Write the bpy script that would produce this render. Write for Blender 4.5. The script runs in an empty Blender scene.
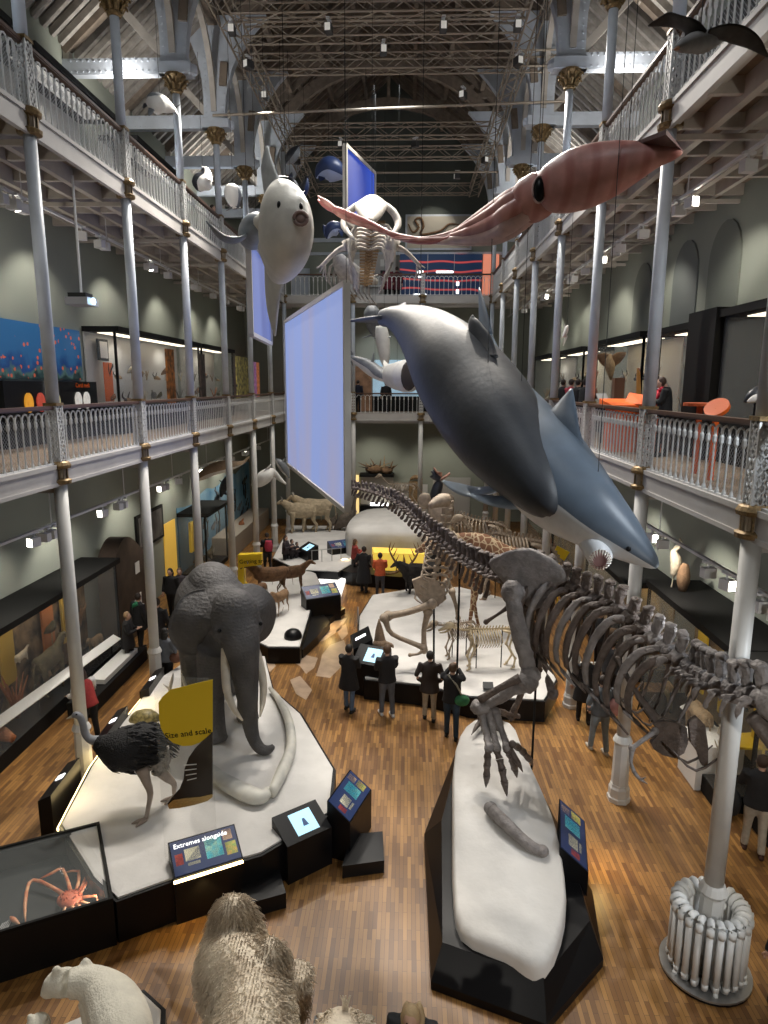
import bpy, math, random
from math import sin, cos, pi, radians as R, sqrt, atan2, hypot
from mathutils import Vector as V, Matrix
random.seed(7)
ZT = 16.4                            # height of the lighting rig
SC = bpy.context.scene
COL = SC.collection
# ---------------------------------------------------------------- camera facts (hall axes: x across, y along, z up)
F, PIT, YAW, ROL = 666.09, .1880, .0351, .0045
CX, CZ = 1.048, 7.592
def at(u, v, Y):
    """world point on the line of sight of pixel (u, v) at hall distance Y"""
    x2 = (u-384)/F; u2 = -(v-512)/F
    x = x2*cos(ROL)-u2*sin(ROL); up = x2*sin(ROL)+u2*cos(ROL)
    y = cos(PIT)+up*sin(PIT); z = up*cos(PIT)-sin(PIT)
    X = x*cos(YAW)-y*sin(YAW); YY = x*sin(YAW)+y*cos(YAW)
    k = Y/YY
    return V((CX+X*k, Y, CZ+z*k))
def flo(u, v, z=0.0):
    a = at(u, v, 1.0); k = (z-CZ)/(a.z-CZ)
    return V((CX+(a.x-CX)*k, k, z))
# ---------------------------------------------------------------- materials
MATS = {}
def mat(name, col, rough=.6, metal=0.0, emit=0, ecol=None, nz=0.0, nscale=6.0, bump=0.0, bscale=30.0, col2=None, alpha=1.0, trans=0.0, coat=0.0):
    if name in MATS: return MATS[name]
    m = bpy.data.materials.new(name); m.use_nodes = True
    nt = m.node_tree; b = nt.nodes['Principled BSDF']
    c = (col[0], col[1], col[2], 1)
    b.inputs['Base Color'].default_value = c
    b.inputs['Roughness'].default_value = rough
    b.inputs['Metallic'].default_value = metal
    if coat: b.inputs['Coat Weight'].default_value = coat
    if alpha < 1: b.inputs['Alpha'].default_value = alpha
    if trans: b.inputs['Transmission Weight'].default_value = trans
    if emit:
        b.inputs['Emission Color'].default_value = (*(ecol or col), 1); b.inputs['Emission Strength'].default_value = emit
    tc = nt.nodes.new('ShaderNodeTexCoord')
    if nz or col2:
        n = nt.nodes.new('ShaderNodeTexNoise'); n.inputs['Scale'].default_value = nscale; n.inputs['Detail'].default_value = 5
        nt.links.new(tc.outputs['Object'], n.inputs['Vector'])
        r = nt.nodes.new('ShaderNodeValToRGB'); r.color_ramp.elements[0].position = .35; r.color_ramp.elements[1].position = .65
        c2 = col2 or tuple(min(1, k*(1-nz)) for k in col)
        r.color_ramp.elements[0].color = (c2[0], c2[1], c2[2], 1); r.color_ramp.elements[1].color = c
        nt.links.new(n.outputs['Fac'], r.inputs['Fac']); nt.links.new(r.outputs['Color'], b.inputs['Base Color'])
    if bump:
        n2 = nt.nodes.new('ShaderNodeTexNoise'); n2.inputs['Scale'].default_value = bscale; n2.inputs['Detail'].default_value = 4
        nt.links.new(tc.outputs['Object'], n2.inputs['Vector'])
        bp = nt.nodes.new('ShaderNodeBump'); bp.inputs['Strength'].default_value = bump; bp.inputs['Distance'].default_value = .05
        nt.links.new(n2.outputs['Fac'], bp.inputs['Height']); nt.links.new(bp.outputs['Normal'], b.inputs['Normal'])
    MATS[name] = m
    return m
IRON = mat('pale blue painted iron', (.56, .61, .68), .45, nz=.12, nscale=3)
CREAMIRON = mat('cream painted iron', (.50, .46, .41), .5, nz=.15, nscale=3)
PALEIRON = mat('off white painted iron', (.64, .63, .60), .45, nz=.1, nscale=3)
RAILP = mat('pale railing paint', (.62, .62, .61), .45)
GILT = mat('worn gilding', (.30, .20, .09), .45, .5, nz=.5, nscale=25)
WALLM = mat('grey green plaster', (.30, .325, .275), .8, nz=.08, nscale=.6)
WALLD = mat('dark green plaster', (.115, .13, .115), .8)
ROOFW = mat('aged roof timber', (.25, .20, .155), .75, nz=.3, nscale=5)
ROOFB = mat('dark roof boarding', (.12, .10, .085), .8, nz=.35, nscale=4)
AISLB = mat('whitewashed aisle boarding', (.44, .41, .37), .8, nz=.35, nscale=4)
TRUSSM = mat('lacquered rigging metal', (.34, .29, .23), .5, .3)
BLACK = mat('satin black', (.005, .005, .006), .38)
BLACKM = mat('matt black', (.006, .006, .006), .7)
for _m in (BLACK, BLACKM): _m.node_tree.nodes['Principled BSDF'].inputs['Specular IOR Level'].default_value = .25
WHITE = mat('white paint', (.75, .75, .73), .5)
ROCK = mat('moulded white plinth', (.68, .66, .63), .75, nz=.14, nscale=1.6, bump=.25, bscale=5)
WOODR = mat('brown handrail', (.085, .042, .025), .4)
GLASS = mat('case glass', (.9, .95, .93), .02, alpha=.05)
YEL = mat('yellow sign', (.86, .60, .02), .5)
WIREM = mat('dark wire', (.03, .03, .03), .8)
ORANGE = mat('orange board', (.80, .13, .01), .5)
STEEL = mat('steel', (.4, .4, .4), .35, .8)
FIXT = mat('white lamp housing', (.72, .72, .72), .5)
LAMPG = mat('glowing lamp face', (1, .95, .85), .5, emit=22, ecol=(1, .93, .8))
LAMPO = mat('unlit lamp face', (.5, .5, .5), .3, emit=.35, ecol=(1, .95, .85))
WARM = mat('glowing warm strip', (1, .75, .3), .5, emit=9, ecol=(1, .74, .34))
WARMW = mat('glowing case light', (1, .9, .7), .5, emit=2, ecol=(1, .88, .68))
RIGM = mat('dark lamp housing', (.05, .05, .05), .5)
# ---------------------------------------------------------------- mesh building
def frame(d, up=V((0, 0, 1))):
    d = d.normalized()
    if abs(d.dot(up)) > .97: up = V((0, 1, 0)) if abs(d.y) < .9 else V((1, 0, 0))
    s = d.cross(up).normalized(); return s, s.cross(d).normalized()
def cr(ps, n):
    """Catmull-Rom resample of a list of tuples, n steps per segment"""
    if n <= 1 or len(ps) < 3: return [tuple(p) for p in ps]
    out = []; L = len(ps)
    for i in range(L-1):
        a, b, c, d = ps[max(0, i-1)], ps[i], ps[i+1], ps[min(L-1, i+2)]
        for k in range(n):
            t = k/n
            out.append(tuple(.5*((2*b[j])+(-a[j]+c[j])*t+(2*a[j]-5*b[j]+4*c[j]-d[j])*t*t+(-a[j]+3*b[j]-3*c[j]+d[j])*t**3) for j in range(len(b))))
    out.append(tuple(ps[-1])); return out
class B:
    def __init__(s): s.v = []; s.f = []; s.mi = []; s.cur = 0
    def add(s, vs, fs):
        o = len(s.v); s.v += [V(p) for p in vs]; s.f += [tuple(i+o for i in f) for f in fs]; s.mi += [s.cur]*len(fs); return s
    def box(s, x0, x1, y0, y1, z0, z1):
        return s.add([(x0, y0, z0), (x1, y0, z0), (x1, y1, z0), (x0, y1, z0), (x0, y0, z1), (x1, y0, z1), (x1, y1, z1), (x0, y1, z1)],
                     [(3, 2, 1, 0), (4, 5, 6, 7), (0, 1, 5, 4), (1, 2, 6, 5), (2, 3, 7, 6), (3, 0, 4, 7)])
    def bar(s, a, b, w, h, up=V((0, 0, 1))):
        a, b = V(a), V(b); sd, u = frame(b-a, up); vs = []
        for p in (a, b):
            for i, j in ((-1, -1), (1, -1), (1, 1), (-1, 1)): vs.append(p+sd*(i*w/2)+u*(j*h/2))
        return s.add(vs, [(3, 2, 1, 0), (4, 5, 6, 7), (0, 1, 5, 4), (1, 2, 6, 5), (2, 3, 7, 6), (3, 0, 4, 7)])
    def prism(s, pts, z0, z1):
        """vertical prism over an xy outline, z0/z1 may be lists"""
        n = len(pts); A = z0 if isinstance(z0, (list, tuple)) else [z0]*n; Bz = z1 if isinstance(z1, (list, tuple)) else [z1]*n
        vs = [(p[0], p[1], A[i]) for i, p in enumerate(pts)]+[(p[0], p[1], Bz[i]) for i, p in enumerate(pts)]
        return s.add(vs, [tuple(range(n-1, -1, -1)), tuple(range(n, 2*n))]+[(i, (i+1) % n, n+(i+1) % n, n+i) for i in range(n)])
    def plate(s, pts, t):
        """a planar outline in 3D given thickness t along its normal"""
        P = [V(p) for p in pts]; n = len(P); nm = V((0, 0, 0))
        for i in range(n): nm += (P[i]-P[0]).cross(P[(i+1) % n]-P[0])
        nm.normalize()
        vs = [p-nm*t/2 for p in P]+[p+nm*t/2 for p in P]
        return s.add(vs, [tuple(range(n-1, -1, -1)), tuple(range(n, 2*n))]+[(i, (i+1) % n, n+(i+1) % n, n+i) for i in range(n)])
    def tube(s, ps, rs, seg=8, n=1, up=V((0, 0, 1)), cap=True):
        """ps points; rs radius or (side, up) radius for each"""
        if not isinstance(rs, (list, tuple)): rs = [rs]*len(ps)
        rr = [(r, r) if not isinstance(r, (tuple, list)) else tuple(r) for r in rs]
        q = cr([tuple(p)+r for p, r in zip(ps, rr)], n)
        P = [V(a[:3]) for a in q]; vs = []; L = len(P); fs = []
        pu = None
        for i in range(L):
            d = P[min(L-1, i+1)]-P[max(0, i-1)]
            if d.length < 1e-6: d = V((0, 0, 1))
            sd, u = frame(d, up if pu is None or abs(d.normalized().dot(up)) < .9 else pu)
            if pu is not None and u.dot(pu) < 0 and abs(d.normalized().dot(up)) >= .9: sd, u = -sd, -u
            pu = u
            a, b = max(1e-4, q[i][3]), max(1e-4, q[i][4])
            for k in range(seg):
                t = 2*pi*k/seg; vs.append(P[i]+sd*(a*cos(t))+u*(b*sin(t)))
        for i in range(L-1):
            for k in range(seg): fs.append((i*seg+k, i*seg+(k+1) % seg, (i+1)*seg+(k+1) % seg, (i+1)*seg+k))
        if cap: fs += [tuple(range(seg-1, -1, -1)), tuple(range((L-1)*seg, L*seg))]
        return s.add(vs, fs)
    def ball(s, c, r, seg=10, rings=7, rot=None):
        if not isinstance(r, (tuple, list)): r = (r, r, r)
        c = V(c); vs = [V((0, 0, r[2]))]
        for i in range(1, rings):
            a = pi*i/rings
            for k in range(seg): t = 2*pi*k/seg; vs.append(V((r[0]*sin(a)*cos(t), r[1]*sin(a)*sin(t), r[2]*cos(a))))
        vs.append(V((0, 0, -r[2])))
        if rot: vs = [rot @ p for p in vs]
        fs = [(0, 1+k, 1+(k+1) % seg) for k in range(seg)]
        for i in range(rings-2):
            for k in range(seg): a = 1+i*seg; fs.append((a+k, a+seg+k, a+seg+(k+1) % seg, a+(k+1) % seg))
        e = len(vs)-1; a = 1+(rings-2)*seg
        fs += [(e, a+(k+1) % seg, a+k) for k in range(seg)]
        return s.add([c+p for p in vs], fs)
    def lathe(s, c, prof, seg=16, sq=None):
        c = V(c); vs = []; L = len(prof)
        for r, z in prof:
            for k in range(seg): t = 2*pi*(k+.5)/seg; vs.append(c+V((r*cos(t), r*sin(t), z)))
        fs = [(i*seg+k, i*seg+(k+1) % seg, (i+1)*seg+(k+1) % seg, (i+1)*seg+k) for i in range(L-1) for k in range(seg)]
        fs += [tuple(range(seg-1, -1, -1)), tuple(range((L-1)*seg, L*seg))]
        return s.add(vs, fs)
    def quad(s, a, b, c, d): return s.add([a, b, c, d], [(0, 1, 2, 3)])
from mathutils.bvhtree import BVHTree
def hit(b, u, v, d=0.0):
    """where the line of sight of a pixel meets the surface being built"""
    t = BVHTree.FromPolygons([tuple(p) for p in b.v], b.f); o = V((CX, 0, CZ)); r = (at(u, v, 1.0)-o).normalized(); h = t.ray_cast(o, r)
    return (h[0]-r*d) if h[0] is not None else None
OFF = V((0, 0, 0))
def mesh(name, b, m, parent=None, smooth=False, off=None, mods=None):
    me = bpy.data.meshes.new(name); o3 = OFF if off is None else V(off)
    me.from_pydata([tuple(p-o3) for p in b.v], [], b.f)
    ms = m if isinstance(m, (list, tuple)) else [m]
    for k in ms: me.materials.append(k)
    if len(ms) > 1: me.polygons.foreach_set('material_index', b.mi)
    if smooth: me.polygons.foreach_set('use_smooth', [True]*len(me.polygons))
    me.update()
    o = bpy.data.objects.new(name, me); COL.objects.link(o)
    if parent is not None: o.parent = parent
    return o
def remesh(o, vox=.03, sm=4):
    r = o.modifiers.new('r', 'REMESH'); r.mode = 'VOXEL'; r.voxel_size = vox; r.use_smooth_shade = True
    if sm: k = o.modifiers.new('s', 'SMOOTH'); k.iterations = sm; k.factor = .5
    return o
CLD = bpy.data.textures.new('lumps', 'CLOUDS'); CLD.noise_scale = .11; CLD.noise_depth = 3
def rough(o, k=.05, sub_=1):
    if sub_: q = o.modifiers.new('s', 'SUBSURF'); q.levels = q.render_levels = sub_
    d = o.modifiers.new('d', 'DISPLACE'); d.texture = CLD; d.texture_coords = 'LOCAL'; d.strength = k; d.mid_level = .5
    return o
def tag(o, label=None, cat=None, group=None, kind=None):
    if label: o['label'] = label
    if cat: o['category'] = cat
    if group: o['group'] = group
    if kind: o['kind'] = kind
    return o
def thing(name, label, cat, loc, group=None, rz=0):
    global OFF
    o = bpy.data.objects.new(name, None); COL.objects.link(o); o.empty_display_size = .1
    o.location = loc; o.rotation_euler = (0, 0, rz)
    OFF = V(loc) if not rz else V((0, 0, 0))
    return tag(o, label, cat, group)
def single(name, b, m, label, cat, group=None, smooth=False):
    """a thing that is one mesh, its origin put at its base"""
    n = len(b.v); c = V((sum(p.x for p in b.v)/n, sum(p.y for p in b.v)/n, min(p.z for p in b.v)))
    o = mesh(name, b, m, None, smooth, off=c); o.location = c
    return tag(o, label, cat, group)
def struct(name, b, m, smooth=False):
    o = mesh(name, b, m, None, smooth, off=(0, 0, 0)); o['kind'] = 'structure'; return o
def part(name, b, m, parent, smooth=False, label=None):
    o = mesh(name, b, m, parent, smooth)
    if label: o['label'] = label
    return o
def copy_tree(o, parent=None):
    c = o.copy(); COL.objects.link(c); c.parent = parent
    for ch in [k for k in o.children]: copy_tree(ch, c)
    return c
def text(name, s, size, m, parent, loc, rot, ex=.004, label=None):
    cu = bpy.data.curves.new(name, 'FONT'); cu.body = s; cu.size = size; cu.extrude = ex; cu.resolution_u = 2
    t = bpy.data.objects.new(name, cu); COL.objects.link(t)
    dg = bpy.context.evaluated_depsgraph_get(); me = bpy.data.meshes.new_from_object(t.evaluated_get(dg))
    bpy.data.objects.remove(t)
    o = bpy.data.objects.new(name, me); COL.objects.link(o); me.materials.clear(); me.materials.append(m)
    M = Matrix.Translation(V(loc)-OFF) @ rot.to_4x4(); me.transform(M)
    if parent is not None: o.parent = parent
    return o
def lamp(kind, loc, energy, col=(1, .93, .82), to=None, size=.1, angle=60, blend=.6, name='lamp', sy=None, parent=None):
    l = bpy.data.lights.new(name, kind); l.energy = energy; l.color = col
    if kind == 'SPOT': l.spot_size = R(angle); l.spot_blend = blend; l.shadow_soft_size = size
    elif kind == 'AREA':
        l.size = size
        if sy: l.shape = 'RECTANGLE'; l.size_y = sy
    else: l.shadow_soft_size = size
    o = bpy.data.objects.new(name, l); COL.objects.link(o); o.location = loc
    if to is not None: o.rotation_euler = (V(to)-V(loc)).to_track_quat('-Z', 'Y').to_euler()
    return o
def ordn(i): return ['nearest', 'second', 'third', 'fourth', 'fifth', 'sixth', 'seventh', 'farthest', 'ninth'][i]
# ================================================================ THE BUILDING
XC, XW = 5.06, 7.95                 # column rows, outer walls
YK = [7.70+3.7*k for k in range(8)] # column bays
YE, YB, YN = 33.6, 37.4, -3.0       # end gallery edge, end wall, near wall
Z1, Z2 = 6.2, 11.85                 # gallery floors
RL1, RL2 = 7.22, 12.86              # handrail heights
SL = .33
# floor: narrow oak strips along the hall, with projected light drawn as pale plates between the plinths
def floor_mat():
    m = bpy.data.materials.new('oak strip floor'); m.use_nodes = True; nt = m.node_tree; b = nt.nodes['Principled BSDF']
    N, Lk = nt.nodes.new, nt.links.new
    tc = N('ShaderNodeTexCoord'); mp = N('ShaderNodeMapping'); mp.inputs['Rotation'].default_value = (0, 0, R(90))
    Lk(tc.outputs['Object'], mp.inputs['Vector'])
    br = N('ShaderNodeTexBrick'); br.offset = .37; br.inputs['Scale'].default_value = 1
    br.inputs['Brick Width'].default_value = .5; br.inputs['Row Height'].default_value = .062
    br.inputs['Mortar Size'].default_value = .0025; br.inputs['Bias'].default_value = 0
    br.inputs['Color1'].default_value = (.15, .064, .017, 1); br.inputs['Color2'].default_value = (.38, .195, .055, 1); br.inputs['Mortar'].default_value = (.06, .03, .012, 1)
    Lk(mp.outputs['Vector'], br.inputs['Vector'])
    n = N('ShaderNodeTexNoise'); n.inputs['Scale'].default_value = .55; n.inputs['Detail'].default_value = 6
    Lk(tc.outputs['Object'], n.inputs['Vector'])
    mx = N('ShaderNodeMix'); mx.data_type = 'RGBA'; mx.blend_type = 'MULTIPLY'; mx.inputs['Factor'].default_value = 1
    rp = N('ShaderNodeValToRGB'); rp.color_ramp.elements[0].position = .35; rp.color_ramp.elements[1].position = .65
    rp.color_ramp.elements[0].color = (.72, .70, .68, 1); rp.color_ramp.elements[1].color = (1, 1, 1, 1)
    Lk(n.outputs['Fac'], rp.inputs['Fac']); Lk(br.outputs['Color'], mx.inputs[6]); Lk(rp.outputs['Color'], mx.inputs[7])
    Lk(mx.outputs[2], b.inputs['Base Color']); b.inputs['Roughness'].default_value = .42
    return m
b = B(); b.box(-XW-.2, XW+.2, YN-.2, YB+.2, -.3, 0); struct('floor', b, floor_mat())
b = B(); b.box(-XW-.3, -XW, YN-.2, YB+.2, 0, 16.4); struct('wall_left', b, WALLM)
b = B(); b.box(XW, XW+.3, YN-.2, YB+.2, 0, 16.4); struct('wall_right', b, WALLM)
b = B(); b.prism([(-XW-.3, YB), (XW+.3, YB), (XW+.3, YB+.3), (-XW-.3, YB+.3)], 0, 15.2); struct('wall_back', b, WALLM)
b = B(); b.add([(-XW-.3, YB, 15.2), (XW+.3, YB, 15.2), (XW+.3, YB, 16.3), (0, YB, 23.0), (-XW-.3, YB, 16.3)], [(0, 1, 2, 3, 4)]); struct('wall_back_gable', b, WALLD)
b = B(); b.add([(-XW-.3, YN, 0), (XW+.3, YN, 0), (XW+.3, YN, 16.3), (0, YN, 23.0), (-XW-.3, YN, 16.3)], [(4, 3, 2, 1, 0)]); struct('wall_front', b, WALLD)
# pale horizontal string course on the end wall
b = B(); b.box(-XW, XW, YB-.12, YB, 15.05, 15.25); b.box(-XW, XW, YB-.08, YB, 14.4, 14.55); struct('trim_1', b, IRON)
# roof
ZW, ZR = 16.15, 22.9
def rz(x): return ZR-(ZR-ZW)*abs(x)/XW
for s, nm in ((-1, 'left'), (1, 'right')):
    b = B(); b.quad((s*XW, YN, ZW+.15), (0, YN, ZR+.15), (0, YB, ZR+.15), (s*XW, YB, ZW+.15)); struct('ceiling_'+nm, b, [AISLB])
    b = B()
    y = YN+.2
    while y < YB:
        b.bar((s*XW, y, ZW), (s*4.9, y, rz(4.9)), .13, .16); y += .42
    struct('trim_rafters_'+nm, b, AISLB)
    b = B(); y = YN+.2
    while y < YB:
        b.bar((s*4.9, y, rz(4.9)), (0, y, ZR), .11, .18); y += .53
    for x in (1.2, 2.6, 3.9): b.bar((s*x, YN, rz(x)-.15), (s*x, YB, rz(x)-.15), .16, .24)
    b.bar((s*5.0, YN, rz(5.0)-.2), (s*5.0, YB, rz(5.0)-.2), .3, .35)
    struct('trim_purlins_'+nm, b, ROOFW)
b = B()
for s in (-1, 1): b.quad((s*4.9, YN, rz(4.9)+.12), (0, YN, ZR+.1), (0, YB, ZR+.1), (s*4.9, YB, rz(4.9)+.12))
struct('ceiling_nave', b, ROOFB)
# roof frames at each bay: one roof_truss per bay, arch + brackets + ties
def arch_pts(y, hw, z0, rise, n=18): return [(hw*cos(pi-pi*i/n), y, z0+rise*sin(pi*i/n)) for i in range(n+1)]
for k, y in enumerate([4.0]+YK):
    nm = ('roof frame over the camera end', ) if k == 0 else None
    lab = 'arched timber and iron roof frame, the %s from the camera' % ordn(max(0, k-1)) if k else 'arched roof frame almost overhead of the balcony'
    t = thing('roof_truss', lab, 'roof truss', (0, y, 15.4), 'roof trusses across the hall')
    b = B(); P = arch_pts(y, 4.75, 16.6, 3.75)
    for a, c in zip(P, P[1:]): b.bar(a, c, .22, .42, V((0, 0, 1)))
    Q = arch_pts(y, 4.3, 16.6, 3.3)
    part('arch_rib', b, ROOFW, t)
    b = B()
    for s in (-1, 1):
        b.bar((s*XW, y, rz(XW)-.1), (0, y, ZR-.15), .2, .3)
    part('principal_rafter', b, ROOFW, t)
    for s in (-1, 1):
        b = B(); b.bar((s*1.9, y, 20.0), (s*2.6, y, rz(2.6)-.2), .14, .16); part('strut', b, ROOFW, t)
        b = B(); b.bar((s*3.4, y, 19.1), (s*4.2, y, 19.2), .16, .2)
        b.bar((s*3.2, y, 19.0), (s*3.6, y, rz(3.6)-.2), .14, .16); part('strut', b, ROOFW, t)
    b = B(); b.bar((0, y, 20.3), (0, y, ZR-.3), .14, .14); part('king_post', b, ROOFW, t)
    for s in (-1, 1):
        b = B(); b.box(min(s*5.3, s*XW), max(s*5.3, s*XW), y-.12, y+.12, 15.42, 15.8)
        for i in range(16):
            xx = s*(5.4+i*.155); b.box(xx-.02, xx+.02, y-.14, y-.12, 15.47, 15.5); b.box(xx-.02, xx+.02, y-.14, y-.12, 15.72, 15.75)
        part('tie_beam', b, IRON, t)
        b = B(); b.bar((s*(XW-.1), y, 15.8), (s*(XW-.1), y, 16.6), .16, .16); b.bar((s*(XW-.15), y, 16.1), (s*6.7, y, rz(6.7)-.2), .14, .16)
        b.bar((s*5.3, y, 15.85), (s*6.5, y, rz(6.5)-.25), .16, .2)
        part('aisle_brace', b, CREAMIRON, t)
        # riveted post that fans out above the capital
        b = B(); pr = []
        for i in range(9):
            u = i/8; pr.append((4.72-.06*0-1.35*(u**2.4), 15.55+3.0*u))
        ql = [(5.38+.75*(max(0, u/8-.25)/.75)**2.2, 15.55+3.0*u/8) for u in range(8, -1, -1)]
        pts = [(s*x, y, z) for x, z in pr+ql if True]
        n = len(pr)
        vs = []; fs = []
        for yy in (y-.13, y+.13):
            for i in range(n): vs.append((s*pr[i][0], yy, pr[i][1])); vs.append((s*max(pr[i][0]+.2, ql[n-1-i][0]), yy, pr[i][1]))
        for i in range(n-1):
            a = 2*i; fs += [(a, a+1, a+3, a+2), (a+2*n, a+2+2*n, a+3+2*n, a+1+2*n), (a, a+2, a+2+2*n, a+2*n), (a+1, a+1+2*n, a+3+2*n, a+3)]
        b.add(vs, fs)
        for i in range(14):
            z = 15.7+i*.17; u = (z-15.55)/3.0; xa = 4.72-1.35*u**2.4
            b.box(s*(xa+.06)-.02, s*(xa+.06)+.02, y-.15, y-.13, z, z+.04); b.box(s*5.3-.02, s*5.3+.02, y-.15, y-.13, z, z+.04)
        b.box(min(s*4.6, s*5.45), max(s*4.6, s*5.45), y-.22, y+.22, 15.42, 15.68)
        b.lathe((s*4.62, y, 15.55), [(.02, -.13), (.13, -.1), (.15, 0), (.13, .1), (.02, .13)], 10)
        part('spandrel_post', b, IRON, t)
        # arched braces running along the hall between posts
        b = B()
        for d in (-1, 1):
            pts = [(s*5.06, y+d*(.1+1.75*(1-cos(a*pi/2/8))), 15.9+2.4*sin(a*pi/2/8)) for a in range(9)]
            for a, c in zip(pts, pts[1:]): b.bar(a, c, .14, .16, V((1, 0, 0)))
        part('arcade_brace', b, CREAMIRON, t)
# ---------------------------------------------------------------- gallery slabs
def slab(nm, x0, x1, y0, y1, zf):
    b = B(); b.box(x0, x1, y0, y1, zf-.12, zf); struct('floor_'+nm, b, mat('gallery boards', (.20, .14, .09), .6, nz=.2))
for lv, zf in (('lower', Z1), ('upper', Z2)):
    for s, nm in ((-1, 'left'), (1, 'right')):
        xa, xb = sorted((s*(XC-.02), s*XW)); slab(lv+'_gallery_'+nm, xa, xb, YN, YB, zf)
        b = B(); xi = s*(XC-.08)
        def lb(x, w, z0, z1): a, c = sorted((s*x, s*(x+w))); b.box(a, c, YN, YE, z0, z1)
        lb(XC-.04, .12, zf-.33, zf+.01); lb(XC-.07, .06, zf-.05, zf+.02); lb(XC-.06, .06, zf-.36, zf-.30)
        struct('trim_fascia_%s_%s' % (lv, nm), b, mat('fascia paint', (.50, .48, .46), .5, nz=.1, nscale=2))
        b = B()
        lb(XC, .25, zf-.22, zf-.12); lb(XC+.5, .12, zf-.42, zf-.12); lb(XC+1.1, .1, zf-.36, zf-.12); lb(XC+1.7, .12, zf-.42, zf-.12); lb(XC+2.3, .1, zf-.36, zf-.12)
        y = 4.0
        while y < YB-.3:
            a, c = sorted((s*(XC+.05), s*XW)); b.box(a, c, y-.05, y+.05, zf-.34, zf-.12); y += 3.7/3
        for y in YK:
            a, c = sorted((s*(XC+.0), s*(XW-.05))); b.box(a, c, y-.04, y+.04, zf-.5, zf-.42)
        struct('trim_joists_%s_%s' % (lv, nm), b, CREAMIRON)
    slab(lv+'_gallery_back', -XC, XC, YE, YB, zf)
    b = B(); b.box(-XC, XC, YE-.05, YE+.05, zf-.33, zf); b.box(-XC, XC, YE-.09, YE-.05, zf-.36, zf-.3)
    b.box(-XC, XC, YE+.3, YE+.45, zf-.5, zf-.12)
    struct('trim_fascia_%s_back' % lv, b, mat('fascia paint', (.5, .5, .5)))
# ---------------------------------------------------------------- columns
def flutes(b, c, r, z0, z1, n=12):
    for i in range(n):
        t = 2*pi*i/n; b.bar((c[0]+r*cos(t), c[1]+r*sin(t), z0), (c[0]+r*cos(t), c[1]+r*sin(t), z1), .022, .022)
def capital(b, z, s=1.0):
    b.lathe((0, 0, z), [(.12*s, 0), (.15*s, .03), (.15*s, .07), (.12*s, .1), (.14*s, .2), (.22*s, .34), (.27*s, .4), (.27*s, .45), (.1, .45)], 16)
    for rr, zz, n in ((.15, .1, 8), (.19, .22, 8)):
        for i in range(n):
            t = 2*pi*(i+.5*(zz > .2))/n; x, y = cos(t), sin(t)
            b.tube([(x*rr*s, y*rr*s, z+zz), (x*(rr+.05)*s, y*(rr+.05)*s, z+zz+.1), (x*(rr+.12)*s, y*(rr+.12)*s, z+zz+.14), (x*(rr+.14)*s, y*(rr+.14)*s, z+zz+.09)], [.04, .045, .035, .02], 5)
def collar(b, g, z):
    """gilt rings round a fluted drum"""
    g.lathe((0, 0, z), [(.12, -.03), (.19, -.01), (.2, .05), (.14, .08)], 14); g.lathe((0, 0, z+.26), [(.13, -.02), (.2, .0), (.21, .05), (.18, .1), (.15, .12)], 14)
    flutes(g, (0, 0), .142, z+.05, z+.27, 6)
    b.lathe((0, 0, z), [(.125, .05), (.13, .27)], 14); flutes(b, (0, 0), .135, z+.06, z+.27)
def lattice(b, z0, z1, w=.19, dep=.05, oy=0):
    for sx in (-1, 1):
        for sy in (-1, 1): b.box(sx*w/2-.012, sx*w/2+.012, sy*w/2-.012, sy*w/2+.012, z0, z1)
    n = 7; h = (z1-z0)/n
    for i in range(n):
        for q in (-1, 1):
            for d in (-w/4, w/4):
                a, c = (d-w/4, d+w/4)
                zz = z0+i*h
                p0, p1 = (a, c) if q > 0 else (c, a)
                for sy in (-1, 1):
                    b.bar((p0, sy*w/2, zz), (p1, sy*w/2, zz+h), .02, .012, V((0, 1, 0)))
                    b.bar((sy*w/2, p0, zz), (sy*w/2, p1, zz+h), .012, .02, V((0, 1, 0)))
def make_column():
    t = thing('iron_column', '', 'column', (0, 0, 0), 'painted iron columns down both sides of the hall')
    b = B(); b.lathe((0, 0, 0), [(.21, 0), (.21, .08), (.19, .1), (.19, .26), (.17, .3), (.165, .34)], 8); b.lathe((0, 0, 0), [(.155, .34), (.14, 1.15)], 8); b.lathe((0, 0, 0), [(.15, 1.15), (.175, 1.2), (.14, 1.28), (.115, 1.32)], 16)
    part('base', b, PALEIRON, t)
    b = B(); b.lathe((0, 0, 0), [(.118, 1.3), (.112, 5.88)], 20); part('lower_shaft', b, PALEIRON, t, True)
    b = B(); b.lathe((0, 0, 0), [(.105, RL1+.05), (.1, 11.52)], 20); part('middle_shaft', b, IRON, t, True)
    b = B(); b.lathe((0, 0, 0), [(.1, RL2+.05), (.095, 15.0)], 20); part('upper_shaft', b, IRON, t, True)
    for z, zr in ((5.885, RL1), (11.52, RL2)):
        b = B(); g = B(); collar(b, g, z); c = part('collar', b, mat('brass brown drum', (.34, .27, .19), .5, nz=.3), t); part('gilt_ring', g, GILT, c)
        b = B(); lattice(b, z+.36, zr); b.lathe((0, 0, 0), [(.025, z+.35), (.025, zr+.05)], 8); part('lattice_post', b, RAILP, t)
        b = B(); b.box(-.12, .12, -.12, .12, zr, zr+.05); part('rail_block', b, GILT, t)
    b = B(); capital(b, 14.98); part('capital', b, GILT, t, label='gilded leaf capital')
    return t
col0 = make_column(); used = False
def put_column(x, y, label, full=True):
    global used
    o = copy_tree(col0) if used else col0
    used = True
    o.location = (x, y, 0); o['label'] = label; return o
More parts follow.
